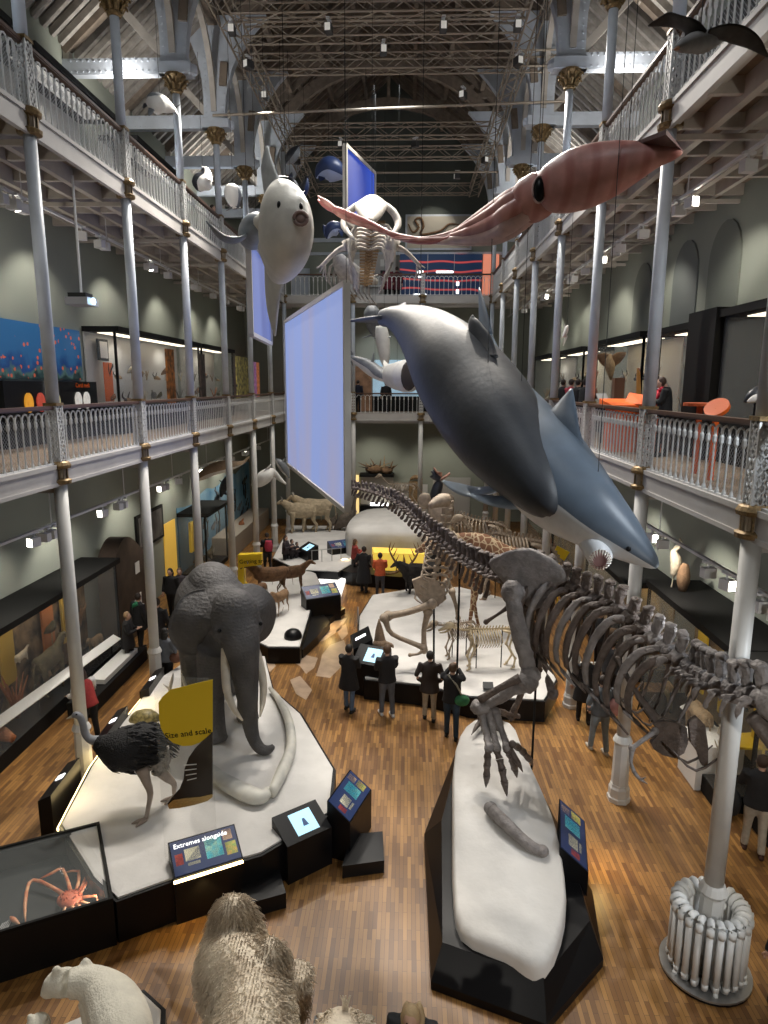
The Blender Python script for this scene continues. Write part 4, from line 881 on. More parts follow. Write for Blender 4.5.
lectern('black information panel with glowing pictures on the right of the tall rock plinth', (3.86, 9.2), R(-12), 1.2, .66, 'lit', dep=.42, back=.34, col=(.02, .02, .03))
b = B(); z_ = .42+.62; P = [flo(492, 813, 1.02), flo(505, 826, 1.0), flo(522, 842, .95), flo(534, 851, .9), flo(542, 854, .88)]; b.tube([p+V((0, 0, .05)) for p in P], [.10, .10, .085, .08, .07], 14, 4); b.ball(P[0]+V((-.02, .03, .06)), (.11, .11, .1), 14, 8); b.ball(P[-1]+V((.0, 0, .05)), (.1, .1, .08), 14, 8)
TX = mat('dark fossil bone', (.13, .10, .085), .55, nz=.4, nscale=7, bump=.5, bscale=22); TXL = mat('grey fossil bone', (.27, .245, .235), .55, nz=.35, nscale=6, bump=.5, bscale=18)
single('fossil_bone', b, TXL, 'thick grey fossil bone lying on the tall white rock', 'bone', smooth=True)
# ---- T. rex skeleton
hip = at(535, 590, 11.35)
t = thing('dinosaur_skeleton', 'huge dark tyrannosaur skeleton striding from the tall white rock', 'dinosaur skeleton', V((2.6, 10.6, 1.1)))
def bone(name, P, Rr, m=TX, seg=10, n=3, label=None): b = B(); b.tube(P, Rr, seg, n); return part(name, b, m, t, True, label)
def knob(P, r1, r2, m=TX, name='bone', mid=.6):
    """long bone with swollen ends"""
    A = [P[0], P[0].lerp(P[1], .25)]+list(P[1:-1])+[P[-1].lerp(P[-2], .25), P[-1]]
    Rr = [r1, r1*.72]+[min(r1, r2)*mid]*(len(P)-2)+[r2*.72, r2]; b = B(); b.tube(A, Rr, 12, 3); b.ball(A[0], r1*1.05, 10, 7); b.ball(A[-1], r2*1.05, 10, 7); return part(name, b, m, t, True)
spine = [(350, 487, 17.8), (365, 490, 17.3), (385, 496, 16.7), (401, 504, 16.1), (415, 516, 15.5), (429, 530, 14.9), (446, 544, 14.2), (460, 556, 13.6), (481, 568, 12.8), (502, 577, 12.1), (524, 573, 11.6), (548, 577, 11.1), (575, 591, 10.6), (600, 602, 10.1), (622, 613, 9.6), (644, 632, 9.15), (666, 650, 8.7), (683, 663, 8.35), (698, 674, 8.05), (722, 687, 7.3), (742, 695, 6.95), (764, 699, 6.65)]
SPp = cr([tuple(at(*q)) for q in spine], 12)
SPp = [V(p) for p in SPp]; cum = [0]
for a_, c_ in zip(SPp, SPp[1:]): cum.append(cum[-1]+(c_-a_).length)
def spt(s):
    s = max(0, min(cum[-1]-1e-4, s)); i = max(k for k in range(len(cum)) if cum[k] <= s); i = min(i, len(SPp)-2); f = (s-cum[i])/(cum[i+1]-cum[i]+1e-9); return SPp[i].lerp(SPp[i+1], f), (SPp[i+1]-SPp[i]).normalized()
s_hip = cum[12*9+2]; TOT = cum[-1]; s = 0.0; nv = 0; step = .145; S_list = []; rj = random.Random(2)
while s < TOT:
    f = s/TOT; tailf = min(1, s/s_hip); step = .155+.06*tailf if s < s_hip else (.265 if s < TOT-1.9 else .235)
    p, d = spt(s); sd, u_ = frame(d); r = .05+.10*tailf if s < s_hip else .155
    b = B(); b.tube([p-d*step*.42, p-d*step*.1, p+d*step*.1, p+d*step*.42], [r, r*.78, r*.78, r], 10)
    hsp = (.10+.13*tailf) if s < s_hip else (.21 if s < TOT-1.8 else .2)
    ln = d*(-.08 if s < s_hip else .03)
    jt = lambda: V((rj.uniform(-.02, .02), rj.uniform(-.02, .02), rj.uniform(-.02, .02))); tp = p+u_*(r+hsp)+ln+jt(); wd = .035+.06*tailf
    b.tube([p+u_*r*.5, p+u_*(r+hsp*.5)+ln*.5+jt(), tp], [(wd*.8, step*.4), (wd*.7, step*.34), (wd*1.1, step*.46)], 7, 1, up=d)
    b.ball(tp, (wd*1.05, wd*1.05, .05), 7, 5)
    for q in (-1, 1): b.tube([p+sd*(q*r*.8), p+sd*(q*(r+.10+.08*tailf))+u_*.03], [.06, .035], 6)
    if s < s_hip-.5: # chevrons under the tail
        b.tube([p-u_*r, p-u_*(r+.12+.2*tailf)-d*.10, p-u_*(r+.16+.26*tailf)-d*.14], [.03, .045, .05], 6, 2)
    if s > TOT-2.0:
        for q in (-1, 1): b.tube([p+sd*(q*r), p+sd*(q*(r+.13))-u_*.02, p+sd*(q*(r+.10))-u_*.22-d*.14], [.05, .045, .012], 6, 2)
        b.bar(p+u_*r, p+u_*(r+.22), .17, .05, up=d)
    if s_hip-1.0 < s < s_hip+.3: pass
    part('vertebra', b, TXL if s > TOT-2.6 else TX, t, False); S_list.append(s); s += step; nv += 1
# hips
ILp = [(485, 561), (497, 555), (510, 550), (522, 547), (539, 550), (554, 560), (566, 571), (567, 582), (557, 584), (553, 597), (545, 612), (530, 610), (514, 594), (498, 577)]
for k_, dY in ((0, -.25), (1, .45)):
    b = B(); P = [at(u, v, 11.35+dY-(u-525)*.012) for u, v in ILp]; c_ = sum(P, V((0, 0, 0)))/len(P); nn = V((-.94, -.3, .15)).normalized()
    out = [p+nn*.05*0 for p in P]; vs = []; n_ = len(P)
    for off, f in ((-.05, 1.0), (.05, 1.0), (.08, .75), (-.08, .75)):
        for p in P: vs.append(c_+(p-c_)*f+nn*off)
    fs = []
    for i in range(n_):
        j = (i+1) % n_; fs += [(i, j, n_+j, n_+i), (n_+i, n_+j, 2*n_+j, 2*n_+i), (j, i, 3*n_+i, 3*n_+j)]
    fs += [tuple(range(2*n_, 3*n_)), tuple(range(4*n_-1, 3*n_-1, -1))]; b.add(vs, fs); part('ilium', b, TXL if not k_ else TX, t, True)
knob([at(541, 606, 11.0), at(541, 640, 10.9), at(546, 670, 10.8), at(553, 694, 10.6)], .11, .10, TX, 'pubis')
knob([at(515, 602, 11.4), at(500, 613, 11.6), at(486, 622, 11.9)], .08, .05, TX, 'ischium')
# near leg
knob([at(512, 592, 10.95), at(516, 618, 10.75), at(524, 650, 10.55), at(530, 676, 10.4)], .20, .17, TXL, 'femur', .85)
b = B(); b.ball(at(522, 592, 11.1), .13, 12, 8); part('femur_head', b, TXL, t, True)
knob([at(528, 682, 10.35), at(505, 694, 10.45), at(484, 706, 10.55)], .18, .14, TXL, 'tibia', .75)
bone('fibula', [at(520, 678, 10.3), at(500, 688, 10.35), at(480, 700, 10.45)], [.08, .055, .07], TX)
b = B(); b.ball(at(481, 707, 10.5), (.19, .17, .14), 12, 8); part('ankle', b, TXL, t, True)
toes = [[(481, 712), (486, 732), (489, 748)], [(488, 711), (493, 732), (497, 749)], [(496, 712), (502, 732), (507, 748)], [(503, 708), (512, 730), (516, 744)]]
ph = [[(488, 750), (487, 768), (486, 788)], [(497, 751), (502, 772), (507, 797)], [(507, 750), (514, 764), (517, 778)], [(512, 744), (524, 758), (533, 766)]]
for k_, (m_, p_) in enumerate(zip(toes, ph)):
    if k_ < 3: knob([at(*m_[0], 10.45), at(*m_[1], 10.2), at(*m_[2], 9.95)], .085, .08, TXL, 'metatarsal', .75)
    A, Cc = at(*p_[0], 9.9), flo(*p_[2], 1.14)
    mid = A.lerp(Cc, .5)+V((0, 0, .06)); segs = [A, A.lerp(mid, .9), mid, mid.lerp(Cc, .6), Cc]
    b = B()
    for q in range(3):
        s0, s1 = A.lerp(Cc, q/4)+V((0, 0, .07*sin(pi*q/4))), A.lerp(Cc, (q+.9)/4)+V((0, 0, .07*sin(pi*(q+1)/4))); b.tube([s0, s0.lerp(s1, .5), s1], [.065, .048, .062], 8, 2)
    s0 = A.lerp(Cc, .75)+V((0, 0, .05)); b.tube([s0, s0.lerp(Cc, .5)+V((0, 0, .02)), Cc], [.06, .042, .006], 8, 2); part('toe', b, TX, t, True)
b = B(); A = at(507, 744, 10.0); b.tube([A, at(518, 763, 9.85), at(523, 772, 9.8)], [.05, .045, .006], 8, 3); part('toe', b, TX, t, True)
# far leg
knob([at(527, 604, 12.0), at(533, 640, 11.9), at(537, 664, 11.8)], .14, .11, TX, 'femur', .75)
knob([at(536, 668, 11.8), at(523, 690, 12.2), at(512, 716, 12.6)], .12, .09, TX, 'tibia', .7)
for k_ in range(3):
    a_ = V((2.45+k_*.1, 12.35, 1.75)); c_ = V((2.5+k_*.13, 11.95, 1.2)); knob([at(510, 716, 12.6)+V((k_*.08, 0, 0)), a_.lerp(c_, .6), c_], .05, .05, TX, 'metatarsal', .7); bone('toe', [c_, c_+V((k_*.08-.1, -.2, -.02)), c_+V((k_*.2-.2, -.4, -.05))], [.05, .04, .008])
# ribs
ii = 0
for s_ in S_list:
    if s_ < s_hip+.85 or s_ > TOT-1.75: continue
    ii += 1; p, d = spt(s_); dh = V((d.x, d.y, 0)).normalized(); sd = V((d.y, -d.x, 0)).normalized()
    if sd.x > 0: sd = -sd
    g = min(1, .55+ii*.12) if ii < 6 else 1
    for q in (1, -1):
        w_ = .50*g; H_ = (1.5 if q > 0 else 1.35)*g*(1 if ii < 12 else .8)
        bone('rib', [p, p+sd*(q*w_*.65)-V((0, 0, .04))-dh*.08, p+sd*(q*w_*1.0)-V((0, 0, H_*.33))-dh*.22, p+sd*(q*w_*.95)-V((0, 0, H_*.7))-dh*.28, p+sd*(q*w_*.35)-V((0, 0, H_))-dh*.15], [(.055, .065), (.04, .07), (.035, .055), (.028, .045), .014], TX if q < 0 or ii % 3 else TXL, 7)
for k_ in range(7):
    p, d = spt(TOT-2.9+k_*.28); sd = V((d.y, -d.x, 0)).normalized(); bone('belly_rib', [p+sd*.3-V((0, 0, 1.0)), p-V((0, 0, 1.25)), p-sd*.3-V((0, 0, 1.0))], [.01, .018, .01], TX, 6)
# shoulder and arms
bone('scapula', [at(616, 655, 8.9), at(630, 682, 8.7), at(645, 705, 8.5), at(660, 722, 8.35)], [(.05, .03), (.05, .03), (.06, .035), (.12, .05)], TX, 10)
b = B(); P = [at(u, v, 8.3) for u, v in [(653, 722), (664, 720), (676, 722), (686, 727), (687, 742), (683, 752), (674, 757), (662, 754), (653, 748), (650, 742), (657, 734)]]; b.plate(P, .07); part('coracoid', b, TX, t)
b = B(); P = [at(u, v, 7.9) for u, v in [(688, 722), (696, 716), (704, 724), (707, 745), (707, 766), (701, 764), (697, 752), (690, 742)]]; b.plate(P, .07); part('coracoid', b, TX, t)
knob([at(655, 731, 8.2), at(643, 740, 8.15), at(632, 748, 8.1)], .05, .045, TXL, 'humerus', .7)
bone('forearm', [at(632, 750, 8.1), at(631, 762, 8.05), at(634, 772, 8.0)], [.035, .022, .03], TXL)
for c_ in ((648, 784), (646, 777)): bone('claw', [at(634, 772, 8.0), at(640, 779, 7.95), at(*c_, 7.9)], [.025, .02, .004], TXL, 6)
# skull beyond the frame edge
p, d = spt(TOT); hd = V((.75, -.6, -.1)).normalized(); hs, hu = frame(hd)
b = B(); b.tube([p-hd*.05, p+hd*.2+hu*.02, p+hd*.5, p+hd*.8-hu*.03, p+hd*1.1-hu*.08], [(.22, .16), (.3, .26), (.22, .24), (.16, .2), (.08, .1)], 14, 3); part('skull', b, TXL, t, True)
b = B(); b.tube([p-hd*.05-hu*.2, p+hd*.35-hu*.5, p+hd*.8-hu*.45, p+hd*1.05-hu*.4], [(.16, .1), (.18, .09), (.12, .07), (.05, .05)], 12, 3); part('lower_jaw', b, TX, t, True)
for o in t.children:
    k_ = o.name.split('.')[0]
    if k_ in ('femur', 'tibia', 'ilium', 'femur_head', 'ankle', 'pubis', 'metatarsal', 'scapula', 'skull'): rough(o, .09 if k_ in ('femur', 'tibia', 'ilium', 'ankle') else .05)
    elif k_ in ('vertebra', 'rib', 'toe'): rough(o, .07 if k_ == 'vertebra' else .03, 1 if k_ == 'vertebra' else 0)
# steel props
for (u, v, Y_) in ((460, 560, 13.6), (540, 600, 11.5)):
    a_ = at(u, v, Y_); b = B(); zf = .5 if Y_ < 12 else .62; b.tube([(a_.x, a_.y, zf), tuple(a_)], .022, 8); part('steel_prop', b, BLACKM, t)
# ---- radiator round the nearest right column
RD = mat('radiator enamel', (.74, .75, .74), .35)
t = thing('column_radiator', 'white ribbed radiator ring around the foot of the nearest right column', 'radiator', (XC, 7.7, 0))
b = B(); b.lathe((XC, 7.7, 0), [(.56, 0), (.56, .035)], 32); part('base_disc', b, BLACK, t)
b = B(); b.lathe((XC, 7.7, 0), [(.545, .035), (.565, .035), (.565, .06), (.545, .06)], 32); part('base_rim', b, STEEL, t)
for k in range(22):
    a_ = 2*pi*k/22; c_, s_ = cos(a_), sin(a_); b = B(); g = lambda r, z: (XC+c_*r, 7.7+s_*r, z)
    b.tube([g(.44, .1), g(.44, .5), g(.44, .93)], .042, 8); b.tube([g(.31, .1), g(.31, .93)], .034, 8)
    b.tube([g(.45, .88), g(.45, .97), g(.40, 1.02), g(.33, .99), g(.29, .9)], [.045, .048, .042, .045, .036], 8, 2)
    b.tube([g(.45, .18), g(.44, .11), g(.38, .09), g(.31, .12)], .042, 8, 2)
    if k % 4 == 0: b.tube([g(.46, .1), g(.47, .03)], [.03, .04], 6)
    part('section', b, RD, t, True)

for (x, y, z, tx, ty, e) in [(flo(210, 912, 0).x, flo(210, 912, 0).y-.12, .66, flo(212, 925, 0).x, flo(212, 925, 0).y-.3, 16), (-1.0, 9.0, .5, -.9, 8.5, 5)]:
    lamp('SPOT', (x, y, z), e, (1, .66, .22), to=(tx, ty, 0), angle=150, size=.05, name='panel_glow')
for (u, v, e) in [(330, 628, 30), (344, 606, 14), (575, 696, 45), (355, 668, 14), (345, 572, 20), (600, 870, 22), (342, 858, 16)]:
    q = flo(u, v, .0); lamp('SPOT', (q.x, q.y, .62), e, (1, .68, .25), to=(q.x+.02, q.y-.15, 0), angle=150, size=.05, name='panel_glow')
for i, y in enumerate((9.9, 11.3, 13.3)): lamp('SPOT', (-4.72, y, 1.15), 16, (1, .78, .4), to=(-4.3, y, .7), angle=150, size=.05, name='plinth_glow')
# ================================================================ REST OF THE GROUND FLOOR
FUR = {}
def fur(name, c, bump=.5, bs=30, nz=.35, c2=None, ns=8): return mat(name, c, .85, nz=nz, nscale=ns, bump=bump, bscale=bs, col2=c2)
def beast(name, lab, cat, xy, z, ang, h, m, neck=.35, head=.22, bodyr=.20, leg=.045, blen=.95, tail=.4, horn=None, headm=None, nod=.0, tail_up=0.0, ears=True, sc_r=1.0, group=None, vox=None, slope=0.0):
    """standing hoofed or pawed animal; h = height at the shoulder"""
    E = loc3(xy, z, ang); t = thing(name, lab, cat, (xy[0], xy[1], z), group); b = B(); L = blen*h; r = bodyr*h
    bz = h-r
    b.tube([E(-L*.52, 0, bz-slope), E(-L*.42, 0, bz+.01*h-slope), E(-L*.1, 0, bz-.03*h-slope*.5), E(L*.25, 0, bz), E(L*.42, 0, bz+.03*h), E(L*.5, 0, bz+.06*h)], [(r*.4, r*.5), (r*.85, r*.95), (r*.95, r*1.08), (r*.85, r*1.1), (r*.6, r*.9), (r*.35, r*.55)], 14, 3)
    nx, nz_ = L*.5+neck*h*(.55+.4*nod), bz+neck*h*(.85-1.1*nod)
    b.tube([E(L*.36, 0, bz+.05*h), E((L*.45+nx)/2, 0, (bz+nz_)/2+.06*h), E(nx, 0, nz_)], [(r*.55, r*.8), (r*.42, r*.55), (r*.33, r*.4)], 12, 3)
    hd = head*h
    b.tube([E(nx-hd*.15, 0, nz_+.02*h), E(nx+hd*.25, 0, nz_), E(nx+hd*.7, 0, nz_-hd*.28), E(nx+hd, 0, nz_-hd*.42)], [(hd*.22, hd*.26), (hd*.27, hd*.3), (hd*.18, hd*.2), (hd*.1, hd*.11)], 10, 3)
    if ears:
        for s in (-1, 1): b.tube([E(nx, s*hd*.15, nz_+hd*.15), E(nx-hd*.1, s*hd*.42, nz_+hd*.3)], [hd*.12, hd*.03], 6)
    for x, s, k in ((L*.36, 1, .04), (L*.36, -1, -.03), (-L*.4, 1, -.04), (-L*.4, -1, .05)):
        hk = -.07*h if x < 0 else .02*h; y = s*r*.55
        b.tube([E(x, y, bz-r*.2-(slope if x < 0 else 0)), E(x+(.04*h if x < 0 else 0), y, h*.42), E(x+hk, y, h*.26), E(x+k*h, y, h*.05), E(x+k*h+.015*h, y, .012*h)], [(leg*h*1.5, leg*h*2.2), leg*h*1.15, leg*h*.8, leg*h*.65, leg*h*.8], 8, 2)
    remesh(part('body', b, m, t, True), vox or max(.018, h*.018), 2)
    if tail: b = B(); b.tube([E(-L*.52, 0, bz+r*.4-slope), E(-L*.62, 0, bz+tail_up*h), E(-L*.66, 0, bz-tail*h+tail_up*h)], [leg*h*.6, leg*h*.4, leg*h*.15], 6, 2); part('tail', b, m, t, True)
    if horn:
        for s in (-1, 1): b = B(); b.tube([E(nx+hd*.05, s*hd*.15, nz_+hd*.2), E(nx+hd*.0, s*(hd*.2+horn*.6), nz_+hd*.3+horn*.3), E(nx+hd*.2, s*(hd*.15+horn*.6), nz_+hd*.3+horn)], [hd*.1, hd*.08, hd*.015], 7, 3); part('horn', b, BN, t, True)
    for s in (-1, 1): b = B(); b.ball(E(nx+hd*.3, s*hd*.24, nz_+hd*.05), hd*.06, 6, 4); part('eye', b, BLACK, t)
    return t, E
def skel(name, lab, cat, xy, z, ang, h, m, neck=.3, head=.24, blen=1.0, group=None, ribs=9, thick=1.0, hump=0.0, rise=0.0, legs=True, nod=0.0):
    """mounted quadruped skeleton"""
    E = loc3(xy, z, ang); t = thing(name, lab, cat, (xy[0], xy[1], z), group); L = blen*h; k = thick*h*.018
    sp_ = [(-L*.8, h*.55), (-L*.6, h*.85), (-L*.45, h*.93), (-L*.1, h*.93+hump*.4), (L*.25, h*.95+hump+rise*.5), (L*.42, h*.92+rise), (L*.5+neck*h*.5, h*(.95+neck*(.6-nod))+rise), (L*.5+neck*h*.8, h*(.98+neck*(.9-1.4*nod))+rise)]
    pts = cr([(x, 0, q) for x, q in sp_], 6); b = B()
    for i, p in enumerate(pts[:-1]):
        a_, c_ = E(*p), E(*pts[i+1]); b.tube([a_, a_.lerp(c_, .8)], [k*1.5, k*1.3], 6); b.bar(a_, a_+V((0, 0, k*(4.5 if i > 14 else 3)))-(c_-a_)*.4, k*.7, k*1.4)
    part('backbone', b, m, t)
    for i in range(ribs):
        x = L*(.34-.62*i/ribs); top = h*.93+hump*(.9-.4*i/ribs)+rise*max(0, (.5-i/ribs)); w_ = h*.17*(1-.2*abs(i-ribs*.5)/ribs)
        for s in (-1, 1): b = B(); b.tube([E(x, 0, top), E(x-.02*h, s*w_, top-.1*h), E(x-.05*h, s*w_*1.05, top-.27*h), E(x-.02*h, s*w_*.4, top-.42*h)], [k*.8, k*.8, k*.7, k*.4], 5, 3); part('rib', b, m, t, True)
    b = B(); b.tube([E(-L*.3, 0, h*.9), E(-L*.45, 0, h*.85), E(-L*.58, 0, h*.72)], [(h*.12, k*1.2), (h*.09, k*2.4), (h*.06, k)], 8, 2); part('pelvis', b, m, t, True)
    nx, nz_ = pts[-1][0], pts[-1][2]; hd = head*h
    b = B(); b.tube([E(nx-hd*.1, 0, nz_), E(nx+hd*.25, 0, nz_+hd*.02), E(nx+hd*.6, 0, nz_-hd*.2), E(nx+hd, 0, nz_-hd*.35)], [(hd*.2, hd*.2), (hd*.26, hd*.26), (hd*.14, hd*.15), (hd*.09, hd*.08)], 10, 3); part('skull', b, m, t, True)
    b = B(); b.tube([E(nx+hd*.05, 0, nz_-hd*.25), E(nx+hd*.5, 0, nz_-hd*.5), E(nx+hd*.9, 0, nz_-hd*.52)], [(hd*.18, hd*.05), (hd*.12, hd*.06), (hd*.05, hd*.04)], 8, 2); part('jaw', b, m, t, True)
    if legs:
        for x, s, q in ((L*.33, 1, .03), (L*.33, -1, -.03), (-L*.48, 1, -.05), (-L*.48, -1, .04)):
            y = s*h*.12; hk = -.08*h if x < 0 else .03*h
            b = B(); P = [E(x, y, h*.78), E(x+(.07*h if x < 0 else -.07*h), y, h*.52), E(x+hk, y, h*.26), E(x+q*h, y, h*.06), E(x+q*h+.06*h, y, .01*h)]
            for a_, c_ in zip(P, P[1:]): b.tube([a_, a_.lerp(c_, .2), a_.lerp(c_, .8), c_], [k*2, k*1.25, k*1.2, k*1.9], 7); b.ball(a_, k*2.1, 7, 5)
            part('leg_bones', b, m, t, True)
    for x in (L*.2, -L*.3): b = B(); b.tube([E(x, 0, 0), E(x, 0, h*.9)], .014, 6); part('support_rod', b, BLACKM, t)
    return t, E
def plinth(lab, P, z, lip=.06, lt=False):
    t = thing('display_plinth', lab, 'plinth', (sum(p[0] for p in P)/len(P), sum(p[1] for p in P)/len(P), 0))
    b = B(); b.prism([tuple(p[:2]) for p in P], 0, z-.05); part('side', b, BLACK, t)
    b = B(); rock(b, inset(P, lip), z-.05, [.05]*len(P), n=1, dome=.1); part('top', b, ROCK, t); return t
def G(L, z=0): return [(max(-4.78, min(4.78, flo(u, v, z).x)), min(33.2, flo(u, v, z).y)) for u, v in L]
# ---- kangaroo / deer plinth behind the elephant
P2 = G([(300, 650), (268, 650), (247, 640), (236, 612), (262, 582), (300, 568), (316, 575), (327, 600), (312, 612)], .4)
plinth('white topped plinth behind the elephant carrying brown hoofed animals', P2, .5)
a, c = flo(311, 634, 0), flo(340, 618, 0); m_ = (a+c)/2
lectern('lit black information panel at the corner of the brown deer plinth', (m_.x-.1, m_.y+.3), R(-62), 1.2, .85, 'lit', dep=.5, back=.3, col=(.02, .02, .02))
b = B(); b.prism(G([(266, 650), (303, 650), (318, 636), (330, 622), (318, 608), (292, 628)], .25), 0, .26); single('low_step', b, BLACK, 'low black stepped ledge in front of the brown deer plinth', 'step')
b = B(); p = flo(293, 636, .55); b.ball(p, (.26, .26, .22), 16, 8); single('dome', b, BLACK, 'shiny black dome on the ledge behind the elephant\'s ear', 'dome', smooth=True)
b = B(); b.prism(G([(325, 622), (345, 608), (334, 602), (318, 612)], .2), 0, .2); single('low_step', b, BLACK, 'small low black step right of the deer plinth panel', 'step')
DR = fur('brown deer fur', (.22, .115, .055), c2=(.11, .06, .03), nz=.4); DR2 = fur('tan fur', (.36, .22, .12))
for (u, v, h, an, lab, mm) in ((272, 586, 1.15, 200, 'dark brown antelope with its back to the camera, tallest on the brown deer plinth', DR), (257, 596, .85, 240, 'brown wildebeest-like antelope grazing behind the yellow entry sign', DR), (291, 580, 1.0, 20, 'brown deer facing right at the far end of its plinth', DR), (281, 600, .75, 250, 'small tan gazelle with thin legs between the two larger deer', DR2), (266, 604, .55, 215, 'small dark brown antelope low beside the elephant\'s ear', DR)):
    p = flo(u, v+14, .5); beast('antelope', lab, 'antelope', (p.x, p.y), .5, R(an), h, mm, horn=.12 if h > 1 else None, leg=.032)
# yellow sign
ysg = flo(250, 600, .5).y-.2; gs2 = lambda u, v: at(u, v, ysg)
t = thing('yellow_sign', 'yellow box sign with dark lettering behind the elephant, by the antelopes', 'sign', flo(250, 600, .5))
b = B(); b.plate([gs2(*q) for q in [(239, 554), (262, 553), (262, 564), (245, 566), (245, 582), (251, 590), (251, 596), (239, 580)]], .25); part('sign_box', b, YEL, t)
text('lettering', 'Getting around', .19, BLACKM, t, gs2(240.5, 562.5)+V((0, -.16, 0)), Matrix.Rotation(R(-4), 3, 'Y') @ Matrix.Rotation(pi/2, 3, 'X'))
# projected light drawn as thin pale plates on the floor before the deer plinth
GOBOM = mat('pale floor map', (.50, .36, .25), .45, nz=.25, nscale=3)
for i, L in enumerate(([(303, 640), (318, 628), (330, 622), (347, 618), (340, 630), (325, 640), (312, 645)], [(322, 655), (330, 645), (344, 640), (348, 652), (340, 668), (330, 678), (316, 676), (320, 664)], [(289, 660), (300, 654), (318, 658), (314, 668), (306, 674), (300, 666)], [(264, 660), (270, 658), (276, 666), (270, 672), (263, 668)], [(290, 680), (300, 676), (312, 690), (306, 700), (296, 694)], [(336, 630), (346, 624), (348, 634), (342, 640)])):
    b = B(); b.prism([tuple(flo(u, v)[:2]) for u, v in L], .001, .004); single('floor_map', b, GOBOM, 'pale country shape inlaid in the oak floor, %s' % ('long one by the deer plinth panel', 'large one left of the skeleton island', 'one below the shiny dome', 'small one by the elephant ear', 'narrow one nearest the elephant plinth', 'small one beside the glass barrier')[i], 'floor inlay')
# ---- cattle plinth (back left)
P3 = G([(298, 572), (338, 574), (352, 566), (352, 548), (372, 528), (372, 512), (300, 512), (276, 522), (268, 540), (272, 560)], .45)
plinth('long white topped plinth at the back left with cattle and a crane', P3, .55)
CREAMF = fur('cream hide', (.56, .45, .30), nz=.3); 
for (u, v, h, an, lab) in ((303, 532, 1.45, 195, 'cream cow skeleton coloured ox facing left on the back left plinth'), (316, 531, 1.6, 185, 'larger cream ox standing right of the other ox'),):
    p = flo(u, v, .55); beast('cow', lab.replace('skeleton coloured ', ''), 'cow', (p.x, p.y), .55, R(an), h, CREAMF, bodyr=.24, leg=.06, horn=.15)
t = thing('crane_bird', 'grey brown long necked bird crouching on the back left plinth', 'bird', flo(345, 530, .55)); yb = flo(345, 530, .55).y
b = B(); P, Q = path([(334, 530, yb, 1), (340, 524, yb, 5), (346, 519, yb, 7), (352, 513, yb, 4), (354, 506, yb, 2), (355, 499, yb, 1.6), (356, 494, yb, 2), (354, 494, yb, .7)]); b.tube(P, Q, 12, 3); part('body', b, fur('grey brown plumage', (.17, .14, .11)), t, True)
for s in (-1, 1): b = B(); p = at(343+s*3, 524, yb); b.tube([p, (p.x, p.y, .56)], .03, 6); part('leg', b, DR2, t)
t = thing('crane_bird', 'small brown bird standing left of the crouching long necked bird', 'bird', flo(333, 530, .55)); yb = flo(333, 530, .55).y
b = B(); P, Q = path([(328, 524, yb, 1), (332, 522, yb, 4), (336, 517, yb, 2), (337, 513, yb, 1.5)]); b.tube(P, Q, 10, 3); b.tube([P[1], (P[1].x, P[1].y, .56)], .03, 6); part('body', b, fur('grey brown plumage', (.17, .14, .11)), t, True)
a = flo(300, 560, 0)
lectern('black console with a small cyan screen before the back left plinth', tuple(flo(303, 572, 0)[:2]), R(215), .9, .9, 'screen')
lectern('lit reading panel on the right end of the back left plinth', tuple(flo(346, 566, 0)[:2]), R(-60), 1.3, .8, 'lit', col=(.02, .02, .02))
t = thing('barrier', 'low thin metal barrier in front of the back left plinth', 'barrier', flo(325, 566, .55))
for u in (312, 322, 332, 341): b = B(); p = flo(u, 564-(u-312)*.1, .5); b.tube([p, p+V((0, 0, .55))], .015, 6); part('post', b, STEEL, t)
for (u, v) in ((318, 552),): b = B(); b.tube([flo(311, 564, .5)+V((0, 0, .55)), flo(342, 561, .5)+V((0, 0, .55))], .015, 6); part('rail', b, STEEL, t)
# ---- domed white rock with antlers behind the orange shirt
P4 = [flo(u, v, .5) for u, v in [(338, 570), (352, 573), (400, 577), (432, 574), (440, 560), (436, 540), (400, 528), (360, 530), (340, 550)]]
t = thing('display_plinth', 'high white domed rock plinth at the back of the hall', 'plinth', (sum(p.x for p in P4)/9, sum(p.y for p in P4)/9, 0))
b = B(); b.prism([tuple(p[:2]) for p in P4], 0, .5); part('base', b, BLACK, t)
RKb = [flo(u, v, .5) for u, v in [(347, 556), (362, 558), (400, 560), (428, 558), (436, 548), (428, 535), (400, 530), (365, 532), (348, 545)]]
b = B(); rock(b, RKb, .45, [1.2]*9, dome=.12); part('white_dome', b, ROCK, t, True)
b = B(); c_ = [flo(u, v, .5) for u, v in [(374, 570), (426, 572), (426, 566), (372, 564)]]; b.prism([tuple(p[:2]) for p in c_], .45, 1.2); part('yellow_wall', b, mat('glowing yellow wall', (.8, .55, .1), .5, emit=.7, ecol=(.9, .6, .08)), t, label='glowing yellow display wall')
b = B(); b.prism(G([(312, 590), (341, 594), (346, 578), (322, 574)], .2), .08, .22); o = single('light_box', b, mat('lit white box top', (.9, .9, .9), .5, emit=1.1, ecol=(1, .97, .9)), 'glowing white low box on the floor left of the black coated visitor', 'light box')
ANT = mat('antler brown', (.30, .18, .08), .5, nz=.3)
t = thing('deer_antlers', 'branching brown antlers against the glowing yellow wall', 'antlers', flo(388, 580, .5))
for s in (-1, 1):
    b = B(); p = at(388, 574, flo(388, 580, .5).y-.3); b.tube([p, p+V((s*.35, 0, .1)), p+V((s*.6, 0, .4)), p+V((s*.55, 0, .75))], [.05, .05, .04, .01], 7, 3)
    for k in range(3): q = p+V((s*(.3+.12*k), 0, .1+.13*k)); b.tube([q, q+V((s*.02, -.05, .3))], [.03, .006], 6)
    part('antler', b, ANT, t, True)
t = thing('moose', 'black shaggy moose with branched antlers behind the skeleton island', 'moose', flo(408, 592, .3))
